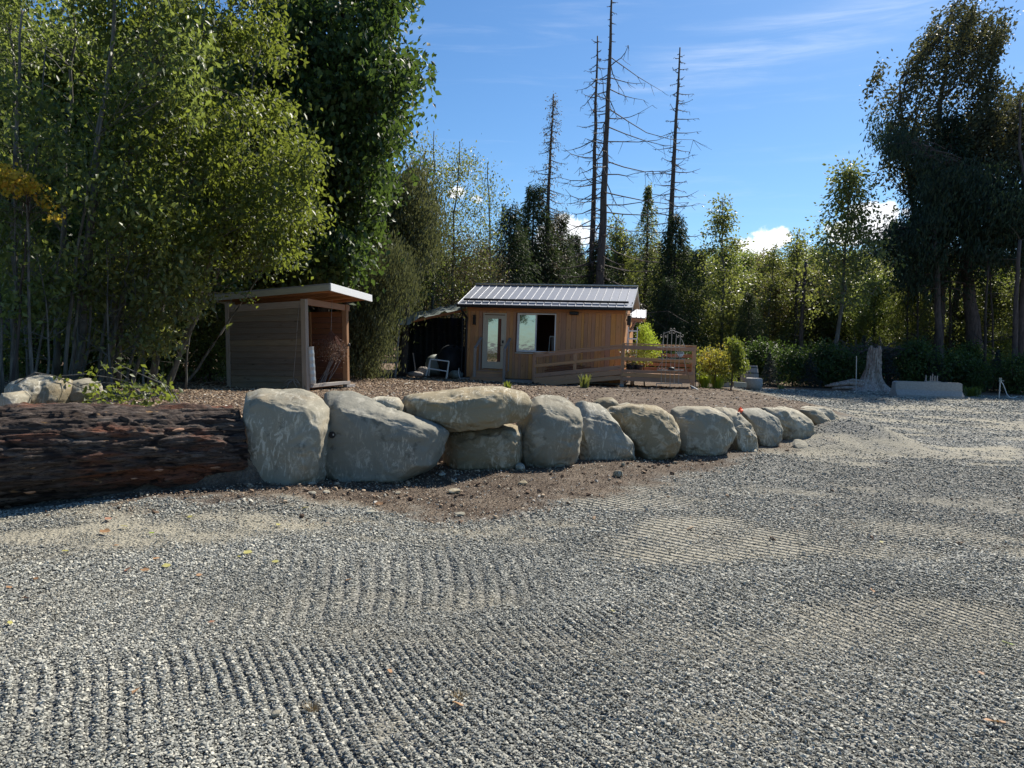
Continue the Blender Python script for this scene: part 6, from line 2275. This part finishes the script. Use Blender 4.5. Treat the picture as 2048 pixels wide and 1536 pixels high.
place_px('hemlock_tree', 'dark live conifer standing just left of the thin dead spire', 'tree', 1060, 372, 45, K2, 12)
place_px('hemlock_tree', 'dark rounded conifer above the left roof end of the cabin', 'tree', 1012, 415, 42, K1, 13)
place_px('hemlock_tree', 'dark conifer in front of the thin dead spire', 'tree', 1105, 430, 47, K1, 13)
place_px('hemlock_tree', 'dark low conifer around the feet of the tall dead pair', 'tree', 1188, 478, 43, K2, 12)
place_px('larch_tree', 'yellowish pointed conifer between the dead pair and the single snag', 'tree', 1282, 372, 47, gen_conifer(414, 12, 3.2, .05, 130, 130, .2, LO, M_bark_dark, droop=.3), 12)
place_px('hemlock_tree', 'dark shaggy conifer below the single dead snag', 'tree', 1338, 430, 43, K2, 12)
place_px('hemlock_tree', 'broad dark conifer filling the space left of the thin dead spire', 'tree', 1035, 455, 50, K1, 13)
place_px('hemlock_tree', 'broad dark conifer between thin spire and dead pair', 'tree', 1140, 470, 50, K2, 12)
place_px('hemlock_tree', 'broad dark conifer right behind the gable ridge', 'tree', 1240, 470, 50, K1, 13)
place_px('hemlock_tree', 'broad dark conifer between single snag and young poplar', 'tree', 1390, 500, 48, K2, 12)
place_px('hemlock_tree', 'low dark conifer behind the barrel', 'tree', 1490, 585, 42, K2, 12)
place_px('hemlock_tree', 'low dark conifer behind the iron plant stand', 'tree', 1330, 560, 40, K1, 13)
place_px('poplar_tree', 'young poplar with upswept branches right of the single snag', 'tree', 1440, 352, 44, POP, 10.6)
place_px('poplar_tree', 'slim tall young poplar alone against the sky before the big fir group', 'tree', 1666, 280, 38, gen_broad(415, 10, 1.7, .36, 42, 34, .16, LO, M_bark_grey, r0=.10, hang=.5, clr=.30, top=.6), 10.3, None, 1.0)
place_px('poplar_tree', 'shorter poplar with a rounded top next to the alone-standing poplar', 'tree', 1590, 428, 46, POP, 10.6)
place_px('poplar_tree', 'thin short poplar in front of the low cloud', 'tree', 1535, 462, 47, POP, 10.6)
place_px('poplar_tree', 'leafy poplar top beside the yellowish conifer', 'tree', 1230, 400, 49, POP, 10.6)
place_px('poplar_tree', 'poplar just left of the big fir group, low against the cloud', 'tree', 1740, 500, 48, POP, 10.6)

GW = 'mixed trees of the background wood'
kinds = [('maple_sapling', 'olive green broadleaf tree in the wood', B1, 9.6), ('willow_tree', 'mid green bushy tree in the wood', B2, 10.1), ('alder_tree', 'wide pale olive tree in the wood', B3, 9.2), ('birch_tree', 'brownish thin-leaved tree in the wood', B4, 9.6), ('aspen_tree', 'bright yellow-green tree in the wood', BY, 7.0)]
rows = [(47, 1380, 2180, 74, 545, 40), (52, 820, 2200, 62, 505, 42), (60, 780, 2250, 56, 495, 34), (74, 760, 2300, 54, 495, 24), (92, 700, 2400, 50, 490, 24)]
# every one of these is told apart by what stands before it
marks = [(700, 'the shed roof'), (800, 'the tarp shelter'), (900, 'the cabin roof end'), (1000, 'the cabin door'), (1080, 'the cabin window'), (1180, 'the dead pair'), (1260, 'the gable end'), (1340, 'the iron stand'),
         (1420, 'the yellow shrub'), (1505, 'the barrel'), (1590, 'the gravel corner'), (1660, 'the slim poplar'), (1743, 'the stump'), (1850, 'the concrete barrier'), (1950, 'the thick fir trunk'), (2010, 'the standpipe'), (2100, 'the picture edge'), (2300, 'the far corner')]
cnt_ = {}
rname = ['first', 'second', 'third', 'fourth', 'farthest']
for ri, (d, x0, x1, st_, yt, jit) in enumerate(rows):
    x = x0
    while x < x1:
        k = prf.choices(range(5), [4, 3, 4, 2, 2.6])[0]
        nm, lab, ms, H = kinds[k]
        near_ = min(marks, key=lambda q_: abs(q_[0] - x))[1]
        lab2 = '%s, %s row behind %s' % (lab, rname[ri], near_)
        cnt_[lab2] = cnt_.get(lab2, 0) + 1
        if cnt_[lab2] > 1:
            lab2 += ', further over'
        place_px(nm, lab2, 'tree', x, yt + prf.uniform(-jit, jit), d + prf.uniform(-2.5, 2.5), ms, H, GW)
        x += st_ * prf.uniform(.8, 1.2)
GD = 'tall dark trees behind the thicket and shed'
usedl = {}
for i, (px, yt, d, k) in enumerate(((-60, -50, 19, 1), (60, -40, 22, 1), (150, -30, 19.5, 1), (260, -50, 23, 1), (350, -30, 20, 1), (450, -30, 24, 1), (520, 40, 28, 1), (600, 120, 29, 1), (690, 220, 32, 1), (740, 300, 33, 0), (-140, -40, 24, 1), (0, -20, 28, 1), (200, -20, 29, 1), (400, 0, 31, 1),
                                    (300, 360, 17.5, 1), (180, 380, 17.6, 1), (70, 390, 16.8, 1), (420, 420, 19.5, 1), (-20, 400, 17, 1), (640, 380, 27, 0), (700, 420, 29, 1), (560, 400, 25, 1))):
    place_px('dark_tree', 'dark leafy tree deep in the hollow' + ' behind ' + ('the outermost saplings', 'the first boulders', 'the leaning trunk', 'the bramble', 'the slanting sapling', 'the low green branch', 'the shed wall', 'the shed doorway',
             'the maple trunk', 'the maple edge', 'the picture corner', 'the grey stems', 'the long pale trunk', 'the shed overhang', 'the bramble tips', 'the pointed boulder', 'the broad boulder', 'the shed side post', 'the yellow creeper', 'the shed roof corner', 'the drooping cedar', 'the shed roof middle')[i],
             'tree', px, yt, d, (B2, BD)[k], 10.1, GD)

# ---- dead conifers


def dead_tree(label, bx, by, tx_, ty_, d, r0, n_br, prof, seed, twigs=5, droop=.2, group='dead conifers', bias=0.0, moss=None):
    pr = random.Random(seed)
    b = W(bx, by, d)
    b.z = tz(b.x, b.y) - .1
    t = W(tx_, ty_, d)
    rt = thing('dead_conifer', label, 'dead tree', b, group)
    m = MB()
    n = 16
    pts = wiggle(b, t, n, .006, pr)
    m.tube(pts, [r0 * (1 - .9 * k / (n - 1)) + .015 for k in range(n)], 8)
    m.build('trunk', M_bark_dead, rt, True)
    m = MB()
    tips = []
    for k in range(n_br):
        tt = .12 + .87 * (k + pr.random()) / n_br
        j = tt * (n - 1)
        s0 = pts[int(j)].lerp(pts[min(n - 1, int(j) + 1)], j - int(j))
        az = k * 2.4 + pr.uniform(-.6, .6)
        L_ = prof(tt) * pr.uniform(.35, 1.1) * (1 + bias * math.cos(az))
        L_ = min(L_, 4.7)
        if L_ < .1:
            continue
        out = Vector((math.cos(az), math.sin(az), 0))
        dr = droop * pr.uniform(.2, 1.6)
        up_ = pr.uniform(.05, .3)
        bp = [s0 + out * (L_ * u) + Vector((pr.gauss(0, .02) * L_, pr.gauss(0, .02) * L_, -dr * L_ * u + up_ * L_ * u ** 3)) for u in (0, .25, .5, .75, 1)]
        q_ = .034 + .014 * (1 - tt)
        m.tube(bp, [q_, q_ * .8, q_ * .62, q_ * .45, q_ * .25], 4, False)
        for z in range(twigs):
            s1 = bp[pr.randint(1, 4)]
            e1 = s1 + (out * pr.uniform(-.1, .5) + Vector((pr.gauss(0, .3), pr.gauss(0, .3), pr.uniform(-.7, .15)))) * L_ * .32
            m.tube([s1, (s1 + e1) / 2 + Vector((0, 0, -.03)), e1], [.014, .011, .007], 3, False)
            tips.append(tuple(e1))
            tips.append(tuple((s1 + e1) / 2))
    m.build('branches', M_bark_dead, rt)
    if moss:
        P = np.repeat(np.array(tips), moss, 0)
        P = P + np.random.default_rng(seed).normal(size=P.shape) * .13
        me = leaf_mesh('remaining_needles', P - np.array(tuple(b)), .14, LB, seed, .3, .9, .1)
        new_obj('remaining_needles', me, rt, Matrix.Translation(b))
    return rt


dead_tree('tallest dead conifer with bare branches mostly on one side', 1192, 745, 1224, -25, 42, .29, 84, lambda t: 4.4 * (1 - ((t - .42) / .62) ** 2) if t < .84 else .35, 501, 6, .35, bias=.4)
dead_tree('thinner crooked dead conifer of the pair, close beside the tallest', 1178, 745, 1195, 72, 43, .22, 90, lambda t: 2.7 * (1 - t) ** .55 + .2, 502, 6, .4, bias=-.3)
dead_tree('thin dead spire with remnants of brown needles above the cabin roof middle', 1086, 745, 1107, 188, 45, .20, 110, lambda t: 1.9 * (1 - t) ** .6 + .12, 503, 6, .35, moss=2)
dead_tree('single dead snag with fine regular side branches, apart from the pair', 1328, 745, 1360, 95, 44, .24, 96, lambda t: 2.7 * (1 - t) ** .62 + .15, 504, 6, .12)

# ---- the big group on the right
region_tree('cottonwood_tree', 'huge airy cottonwood towering over the wood, leaves swept upward', 'tree',
            [(1890, 8), (1905, 40), (1925, 20), (1942, 12), (1950, 50), (1978, 40), (1995, 20), (2008, 55), (2020, 95), (2000, 150), (2030, 200), (2060, 210), (2110, 170), (2120, 460), (1960, 420), (1880, 400), (1790, 380), (1735, 330), (1790, 300), (1770, 230), (1740, 200), (1752, 170), (1800, 190), (1795, 130), (1815, 110), (1840, 130), (1850, 70), (1870, 60)],
            43, 50, 820, 56, .26, LW, M_bark_dark, [(1880, 745, 1905, 20, 46.5), (1895, 745, 1990, 60, 47), (1872, 745, 1800, 160, 46)], 601, clr=.5, asp=.5, hang=.1, up=.3, hole=.22, trunk_r=.36, twig_r=.02,
            rise=.8, axis=(.35, 0, .8), axis_w=.35, stretch=(.35, .1, .75), holes_scale=.35)
region_tree('fir_tree', 'massive fir with a thick straight trunk and heavy dark drooping boughs', 'tree',
            [(1735, 235), (1790, 270), (1830, 290), (1900, 330), (1960, 330), (2010, 350), (2060, 400), (2070, 470), (2030, 440), (1990, 470), (2010, 540), (1960, 500), (1930, 440), (1900, 480), (1880, 540), (1850, 610), (1820, 560), (1790, 590), (1800, 510), (1700, 480), (1720, 470), (1820, 455), (1835, 400), (1850, 350), (1800, 320), (1765, 300)],
            39, 45, 460, 64, .30, LC, M_bark_fir, [(1962, 745, 1928, 330, 42.5)], 602, clr=.42, asp=.24, hang=.9, up=.3, trunk_r=.50, twig_r=.014, rise=-.12, axis=(-.2, 0, -.6), axis_w=.45, flat=.9, holes_scale=.5, hole=.08)
KG = gen_conifer(432, 15.5, 3.8, .40, 80, 150, .30, LC, M_bark_fir, droop=.4, r0=.3, asp=.24, clr=.32, power=.6)
place_px('fir_tree', 'dense layered dark fir filling the middle of the big group', 'tree', 1872, 230, 43.5, KG, 15.5)
region_tree('fir_tree', 'dark fir with drooping boughs cut by the picture edge', 'tree',
            [(1990, 390), (2080, 330), (2150, 500), (2100, 560), (2020, 540), (2010, 460)], 40, 45, 130, 80, .30, LC, M_bark_fir, [(2046, 745, 2040, 200, 42)], 603, clr=.45, asp=.24, hang=.9, up=.3, trunk_r=.24, twig_r=.026, rise=-.1)
for i, (bx, tx_, ty_, d, r_) in enumerate(((1600, 1612, 520, 45, .16), (1588, 1592, 560, 45.5, .10), (1885, 1868, 460, 40.5, .22), (1905, 1900, 480, 44, .09), (1835, 1832, 500, 43, .07), (1985, 1975, 480, 42, .07), (1815, 1818, 520, 44, .06), (1975, 1978, 520, 39.5, .09), (2036, 2040, 480, 37.5, .16))):
    pr = random.Random(700 + i)
    b = W(bx, 745, d)
    b.z = tz(b.x, b.y) - .1
    t = W(tx_, ty_, d)
    rt = thing('bare_trunk', ['dark forked trunk above the low shrubs between barrel and poplar', 'thinner dark trunk touching the forked one', 'reddish trunk second to the thick fir trunk', 'thin pole trunk between reddish and thick trunk',
                              'thin trunk over the concrete barrier end', 'thin trunk just beyond the thick fir trunk', 'thinnest trunk above the concrete barrier', 'slender dark trunk behind the yellow-green sapling', 'pale trunk at the very edge of the picture'][i], 'tree', b, 'bare trunks under the big trees')
    m = MB()
    pts = wiggle(b, t, 9, .015, pr)
    m.tube(pts, [r_ * (1 - .5 * k / 8) for k in range(9)], 7)
    m.build('trunk', M_bark_fir if r_ > .12 else M_bark_dark, rt, True)
    m = MB()
    for k in range(16):
        s0 = pts[pr.randint(3, 8)]
        e = s0 + Vector((pr.uniform(-1.3, 1.3), pr.uniform(-.8, .8), pr.uniform(-.1, .9)))
        m.tube(wiggle(s0, e, 4, .08, pr), [.03, .02, .014, .006], 4, False)
    m.build('limbs', M_bark_dark, rt)

# ---- understorey along the far edge of the yard
GU = 'dark shrubs along the far edge of the yard'
us = [(1415, 690, 36.5, DS1, 'behind the yellow-green shrub'), (1545, 700, 35.5, DS2, 'dark needled shrub just past the barrel'), (1580, 692, 36.5, DS3, 'low rounded shrub past the barrel'), (1612, 698, 35.6, DS2, 'blue-grey needled shrub at the gravel corner'),
      (1650, 690, 36.6, DS1, 'leafy shrub at the root ends of the stump'), (1690, 700, 36.2, DS3, 'dark shrub behind the stump roots'), (1735, 688, 37.6, DS1, 'shrub right behind the stump'), (1785, 700, 36.6, DS2, 'needled shrub between stump and barrier'),
      (1830, 690, 37, DS1, 'shrub behind the near barrier end'), (1870, 692, 36.4, DS2, 'dark needled shrub behind the barrier tray'), (1915, 700, 37, DS3, 'rounded shrub behind the far barrier end'), (1955, 712, 36, DS1, 'shrub at the foot of the thick fir trunk'),
      (1990, 700, 37, DS2, 'needled shrub behind the standpipe'), (2030, 715, 36, DS3, 'rounded shrub beyond the standpipe'), (2075, 705, 36, DS1, 'outermost shrub by the picture edge'), (1765, 712, 40, DS3, 'low shrub seen over the stump side'), (1520, 690, 38, DS1, 'leafy shrub above the barrel'),
      (1480, 690, 39, DS2, 'needled shrub behind the small fruit tree'), (1370, 690, 38, DS3, 'dark shrub behind the landing corner'), (1320, 690, 38.5, DS1, 'dark shrub behind the landing rail'), (1640, 668, 41, DS2, 'taller needled shrub behind the gravel corner'), (1850, 668, 41, DS2, 'taller needled shrub behind the barrier'), (1940, 672, 41, DS1, 'taller leafy shrub near the thick fir trunk'), (1720, 668, 41.5, DS2, 'taller needled shrub behind the stump')]
for px, yt, d, ms, lab in us:
    lab = lab if 'shrub' in lab else 'dark leafy shrub ' + lab
    place_px('shrub', lab, 'shrub', px + prf.uniform(-8, 8), yt + prf.uniform(-14, 16), d, ms, {DS1: 2.5, DS2: 2.6, DS3: 2.1}[ms], GU)
place_px('young_maple', 'small bright yellow-green tree glowing behind the thick fir trunk', 'tree', 1998, 648, 43, BY, 7.0)
place_px('young_maple', 'bright green sapling showing above the barrel', 'tree', 1500, 610, 50, BY, 7.0)
place_px('young_maple', 'bright yellow-green tree glowing behind the slim poplar', 'tree', 1655, 560, 50, BY, 7.0)
place_px('young_maple', 'yellow-green tree lit above the stump', 'tree', 1725, 590, 51, BY, 7.0)

# ---- plants by the landing
def small_plant(name, label, cat, poly, d0, d1, ncl, per, L, mat, base, seed, **kw):
    return region_tree(name, label, cat, poly, d0, d1, ncl, per, L, mat, kw.pop('bark', M_bark_dark), [base], seed, **kw)


small_plant('climbing_shrub', 'lime green feathery shrub growing up through the landing rails', 'shrub', [(1276, 690), (1282, 655), (1292, 650), (1302, 672), (1315, 690), (1318, 715), (1300, 722), (1276, 722)], 27.2, 28.0, 110, 40, .07, LIME, (1290, 745, 1288, 655, 27.6), 801, clr=.10, asp=.35, trunk_r=.02, twig_r=.006)
small_plant('hanging_plant', 'yellowish trailing plant spilling from the pots on the ladder shelf', 'plant', [(1252, 700), (1280, 700), (1300, 712), (1296, 722), (1254, 740), (1250, 745)], 26.4, 26.9, 50, 30, .06, LO, (1262, 745, 1264, 690, 26.6), 802, clr=.08, asp=.4, trunk_r=.01, twig_r=.004)
small_plant('autumn_shrub', 'rounded shrub turning yellow and orange just past the landing', 'shrub', [(1402, 712), (1415, 700), (1440, 704), (1452, 698), (1462, 712), (1460, 738), (1425, 745), (1405, 735)], 28.4, 30.1, 90, 22, .11, LAU, (1430, 772, 1432, 705, 29.2), 803, clr=.17, asp=.6, trunk_r=.025, twig_r=.007)
small_plant('autumn_shrub', 'green-leaved shrub under the yellow and orange one', 'shrub', [(1400, 735), (1470, 732), (1468, 760), (1402, 765)], 29.6, 30.6, 90, 34, .08, LG, (1432, 775, 1432, 735, 30.2), 804, clr=.13, asp=.6, trunk_r=.025, twig_r=.007)
small_plant('fruit_tree', 'small staked fruit tree with big drooping green leaves before the pale slab', 'tree', [(1462, 690), (1466, 676), (1474, 680), (1482, 700), (1490, 728), (1488, 742), (1474, 748), (1466, 735), (1460, 712)], 27.6, 28.4, 75, 26, .13, LG, (1462, 776, 1465, 678, 28.0), 805, clr=.11, asp=.42, hang=1.1, trunk_r=.025, twig_r=.008)


def grass_clump(name, label, px, py, w_, h_, n, mat, seed, cat='grass clump', wid=.012):
    pr = random.Random(seed)
    b = ground_at(px, py)
    V, F, tv = [], [], []
    for k in range(n):
        az, sp = pr.uniform(0, 6.28), abs(pr.gauss(0, .5))
        o = Vector((math.cos(az) * sp * w_ * .3, math.sin(az) * sp * w_ * .3, -.02))
        e = Vector((math.cos(az) * w_ * .5 * pr.uniform(.2, 1), math.sin(az) * w_ * .5 * pr.uniform(.2, 1), h_ * pr.uniform(.55, 1)))
        s = Vector((-math.sin(az), math.cos(az), 0)) * wid * .5
        c = (o + e) / 2 + Vector((0, 0, h_ * .22))
        i = len(V)
        V += [o - s, o + s, c + s * .9, c - s * .9, e]
        F += [(i, i + 1, i + 2), (i, i + 2, i + 3), (i + 3, i + 2, i + 4)]
        tv += [pr.random()] * 5
    me = fast_mesh(name, np.array([tuple(v) for v in V]), np.array(F), mat)
    attr(me, 'v', tv)
    o = new_obj(name, me, None, Matrix.Translation(b))
    return tag(o, label, cat)


grass_clump('grass_clump', 'bright lime grass clump at the landing corner post', 1408, 776, .75, .55, 300, LIME, 1, wid=.02)
grass_clump('grass_clump', 'lime strap-leaved clump nearest the pale slab', 1434, 777, .75, .55, 300, LIME, 2, wid=.02)
grass_clump('fern', 'pale green fern growing between barrier and standpipe', 1944, 793, 1.3, .5, 90, LG, 3, 'fern', .05)
grass_clump('grass_clump', 'small green clump in front of the shrubs past the barrel', 1562, 780, .5, .25, 90, LO, 4, wid=.02)
grass_clump('dry_grass_tuft', 'tuft of dry straw lying on the near gravel', 625, 1420, .12, .03, 90, LST, 5, 'grass tuft', .003)
grass_clump('weed', 'single small weed growing in the soil before the cabin steps', 1015, 783, .35, .3, 26, LG, 6, 'weed', .05)
grass_clump('weed', 'small weed on the bank in front of the ramp post', 1170, 775, .5, .42, 40, LO, 7, 'weed', .05)
grass_clump('dead_twigs', 'dry orange-brown twig tuft on the near gravel in the middle', 918, 1398, .13, .035, 34, LST, 8, 'twigs', .006)

# bramble over the far boulders
br_ = thing('bramble', 'arching bramble with large light green leaves sprawling beyond the log', 'bramble', ground_at(250, 806))
pr = random.Random(77)
m = MB()
LP = []
canes = [[(30, 768, 9.6), (70, 745, 9.6), (110, 752, 9.7), (160, 775, 9.7), (240, 795, 9.7)], [(350, 805, 9.8), (330, 770, 9.9), (280, 748, 10), (235, 728, 10), (230, 722, 10)],
         [(360, 808, 9.9), (345, 780, 10), (315, 760, 10.1), (295, 745, 10.2), (288, 738, 10.2)], [(120, 752, 9.9), (170, 748, 10), (220, 755, 10.1), (300, 775, 10.1)],
         [(180, 805, 9.6), (230, 790, 9.6), (300, 785, 9.7), (340, 790, 9.8)], [(300, 800, 9.9), (260, 770, 9.9), (200, 765, 10.0), (160, 770, 10.0)], [(190, 755, 10), (200, 740, 10), (225, 735, 10.1), (260, 760, 10.1)], [(340, 800, 10), (330, 775, 10.2), (322, 752, 10.2), (318, 748, 10.2)]]
for c in canes:
    pts = [W(*q_) for q_ in c]
    m.tube(pts, [.009, .008, .007, .006, .004][:len(pts)], 5)
    for j in range(len(pts) - 1):
        for k in range(5):
            t = pr.random()
            q_ = pts[j].lerp(pts[j + 1], t)
            if c is canes[0] and j < 2:
                continue
            LP.append(tuple(q_ + Vector((pr.gauss(0, .06), pr.gauss(0, .06), pr.gauss(0, .04)))))
m.build('canes', M_bark_grey, br_)
for k in range(260):
    px, py = pr.uniform(165, 350), pr.uniform(768, 812)
    LP.append(tuple(W(px, py, pr.uniform(9.3, 10.3))))
LP = np.array(LP)
LP = LP[LP[:, 2] > T(LP[:, 0], LP[:, 1]) + .01]
off = WM[br_.name].translation
new_obj('leaves', leaf_mesh('leaves', LP - np.array(tuple(off)), .085, LG, 78, .62, .3, .6), br_, Matrix.Translation(off))
# twig tips over the shed roof
hb_ = thing('overhanging_branch', 'leafy branch tip hanging down in front of the shed roof edge', 'branch', W(480, 588, 14.2))
m = MB()
LP = []
for c in ([(330, 575, 14.6), (400, 586, 14.4), (470, 587, 14.2), (506, 588, 14.1)], [(425, 588, 14.3), (431, 600, 14.3), (430, 620, 14.3), (436, 642, 14.3)], [(480, 588, 14.2), (500, 596, 14.1), (512, 604, 14.1)], [(420, 560, 14.4), (450, 575, 14.3), (490, 578, 14.2)]):
    pts = [W(*q_) for q_ in c]
    m.tube(pts, [.008, .007, .005, .003][:len(pts)], 5)
    if len(c) == 4 and c[0][0] == 425:
        continue
    for j in range(len(pts) - 1):
        for k in range(12):
            LP.append(tuple(pts[j].lerp(pts[j + 1], pr.random()) + Vector((pr.gauss(0, .06), pr.gauss(0, .06), pr.gauss(-.02, .07)))))
m.build('twigs', M_bark_grey, hb_)
off = WM[hb_.name].translation
new_obj('leaves', leaf_mesh('leaves', np.array(LP) - np.array(tuple(off)), .08, LG, 79, .5, .6, .5), hb_, Matrix.Translation(off))
# dried flower heads inside the shed
off = WM[fl.name].translation
new_obj('flower_heads', leaf_mesh('flower_heads', DRY_POS - np.array(tuple(off)), .03, LDRY, 80, .7, .3, .3), fl, Matrix.Translation(off))

# loose brush heap behind the stump
bh_ = thing('brush_heap', 'heap of dead branches and roots piled behind the stump', 'brush heap', gp(1725, 745, 37.5))
m = MB()
for k in range(260):
    px = pr.uniform(1640, 1850)
    c = W(px, pr.uniform(692, 712) + abs(px - 1735) * .10, pr.uniform(36.8, 38.5))
    a = Vector((pr.gauss(0, 1), pr.gauss(0, .6), pr.gauss(0, .35))).normalized() * pr.uniform(.3, .9)
    m.tube([c - a, c + Vector((0, 0, pr.uniform(-.1, .1))), c + a], [.022, .018, .008], 4, False)
m.build('branches', M_bark_dead, bh_)

# ---- fallen leaves on the gravel
M_fl = [mat_leaf('fallen_yellow', [(0, (.36, .33, .09)), (1, (.48, .45, .15))], (.6, .5, .1), .2, .6, .3), mat_leaf('fallen_orange', [(0, (.28, .15, .07)), (1, (.38, .22, .11))], (.5, .3, .1), .15, .6, .3),
        mat_leaf('fallen_brown', [(0, (.20, .09, .05)), (1, (.30, .15, .09))], (.3, .15, .1), .1, .6, .3), mat_leaf('fallen_green', [(0, (.20, .30, .03)), (1, (.28, .38, .05))], (.4, .5, .05), .2, .5, .4)]
leaves = [(210, 1066, .12, 1, 'large orange-tan curled leaf on the gravel before the log'), (216, 1041, .09, 2, 'brown leaf at the shadow edge of the log'), (50, 1200, .06, 2, 'curled red-brown leaf on the near gravel at the picture edge'),
          (18, 1178, .06, 1, 'orange leaf touching the picture edge'), (72, 1161, .05, 1, 'small orange leaf just above the curled red-brown one'), (256, 1142, .08, 2, 'brown crumpled leaf, first of the row of four'),
          (290, 1145, .07, 1, 'orange crumpled leaf, second of the row of four'), (333, 1136, .07, 0, 'pale yellow upright leaf ending the row of four'), (312, 1121, .05, 1, 'small orange leaf behind the row of four'),
          (495, 1108, .08, 0, 'pale yellow flat leaf on the comb marks'), (551, 1128, .06, 0, 'yellow leaf beyond the comb marks'), (478, 1116, .04, 0, 'tiny yellow leaf next to the flat pale one'), (398, 1155, .05, 1, 'ochre round leaf in the middle of the comb marks'),
          (697, 1163, .06, 1, 'orange leaf lying alone in the middle distance'), (611, 1018, .08, 0, 'yellow upright leaf at the dirt edge below the slab'), (556, 1052, .06, 0, 'small yellow-green leaf on the pale fines'),
          (303, 1070, .06, 3, 'green leaf on the pale fines before the log'), (248, 1055, .07, 0, 'pale yellow leaf near the large orange-tan one'), (380, 1036, .08, 0, 'ochre leaf by the shadow edge'), (232, 1095, .05, 1, 'pale tan leaf below the green one'),
          (272, 1387, .06, 1, 'orange-brown leaf on the near ridges'), (423, 1250, .045, 2, 'tiny brown leaf halfway to the log'), (758, 1010, .09, 1, 'rusty leaf on the dirt below the drilled boulder'), (915, 1413, .07, 1, 'orange-brown curled leaf by the dry twig tuft'),
          (1745, 1185, .07, 1, 'pale orange leaf on the far gravel before the boulder pile'), (2014, 1290, .07, 3, 'bright green leaf at the near picture edge'), (1962, 1352, .05, 1, 'faded tan leaf under the bright green one'), (1990, 1450, .11, 1, 'long rusty leaf in the near corner'),
          (1763, 1087, .05, 0, 'small straw-coloured leaf on the far dark gravel'), (1225, 1226, .04, 0, 'tiny yellow-green leaf in the middle gravel'), (130, 1105, .05, 0, 'pale leaf on the sandy strip'), (655, 1050, .05, 2, 'reddish leaf on the sandy strip before the slab'), (20, 1252, .05, 0, 'small yellow leaf low at the picture edge'), (780, 1350, .05, 1, 'thin orange leaf fragment in the near gravel')]
for k, (px, py, sz_, ci, lab) in enumerate(leaves):
    pr = random.Random(k)
    g = ground_at(px, py) + Vector((0, 0, .012))
    n = 12
    V = [Vector((0, 0, 0))]
    tw = pr.uniform(.3, 1.0)
    for i in range(n):
        a = 2 * math.pi * i / n
        r_ = (.5 + .08 * math.cos(5 * a + k)) * (1.15 if i == 0 else 1)
        x, y = math.cos(a) * r_, math.sin(a) * r_ * .62
        V.append(Vector((x, y, .22 * tw * y * y * 4 + .10 * x * x * tw + .03 * math.sin(3 * a))))
    F = [(0, 1 + i, 1 + (i + 1) % n) for i in range(n)]
    V = [v * sz_ * .85 for v in V]
    F.append((1, n, n)) if False else None
    me = fast_mesh('fallen_leaf', np.array([tuple(v) for v in V]), np.array(F), M_fl[ci], True)
    attr(me, 'v', [pr.random()] * (n + 1))
    o = new_obj('fallen_leaf', me, None, Matrix.Translation(g) @ Matrix.Rotation(pr.uniform(0, 6.28), 4, 'Z') @ Matrix.Rotation(pr.uniform(-.5, .5), 4, 'X'))
    tag(o, lab, 'leaf', 'fallen leaves on the yard')
print('objects', len(bpy.data.objects), 'tris', sum(len(m.polygons) for m in bpy.data.meshes))
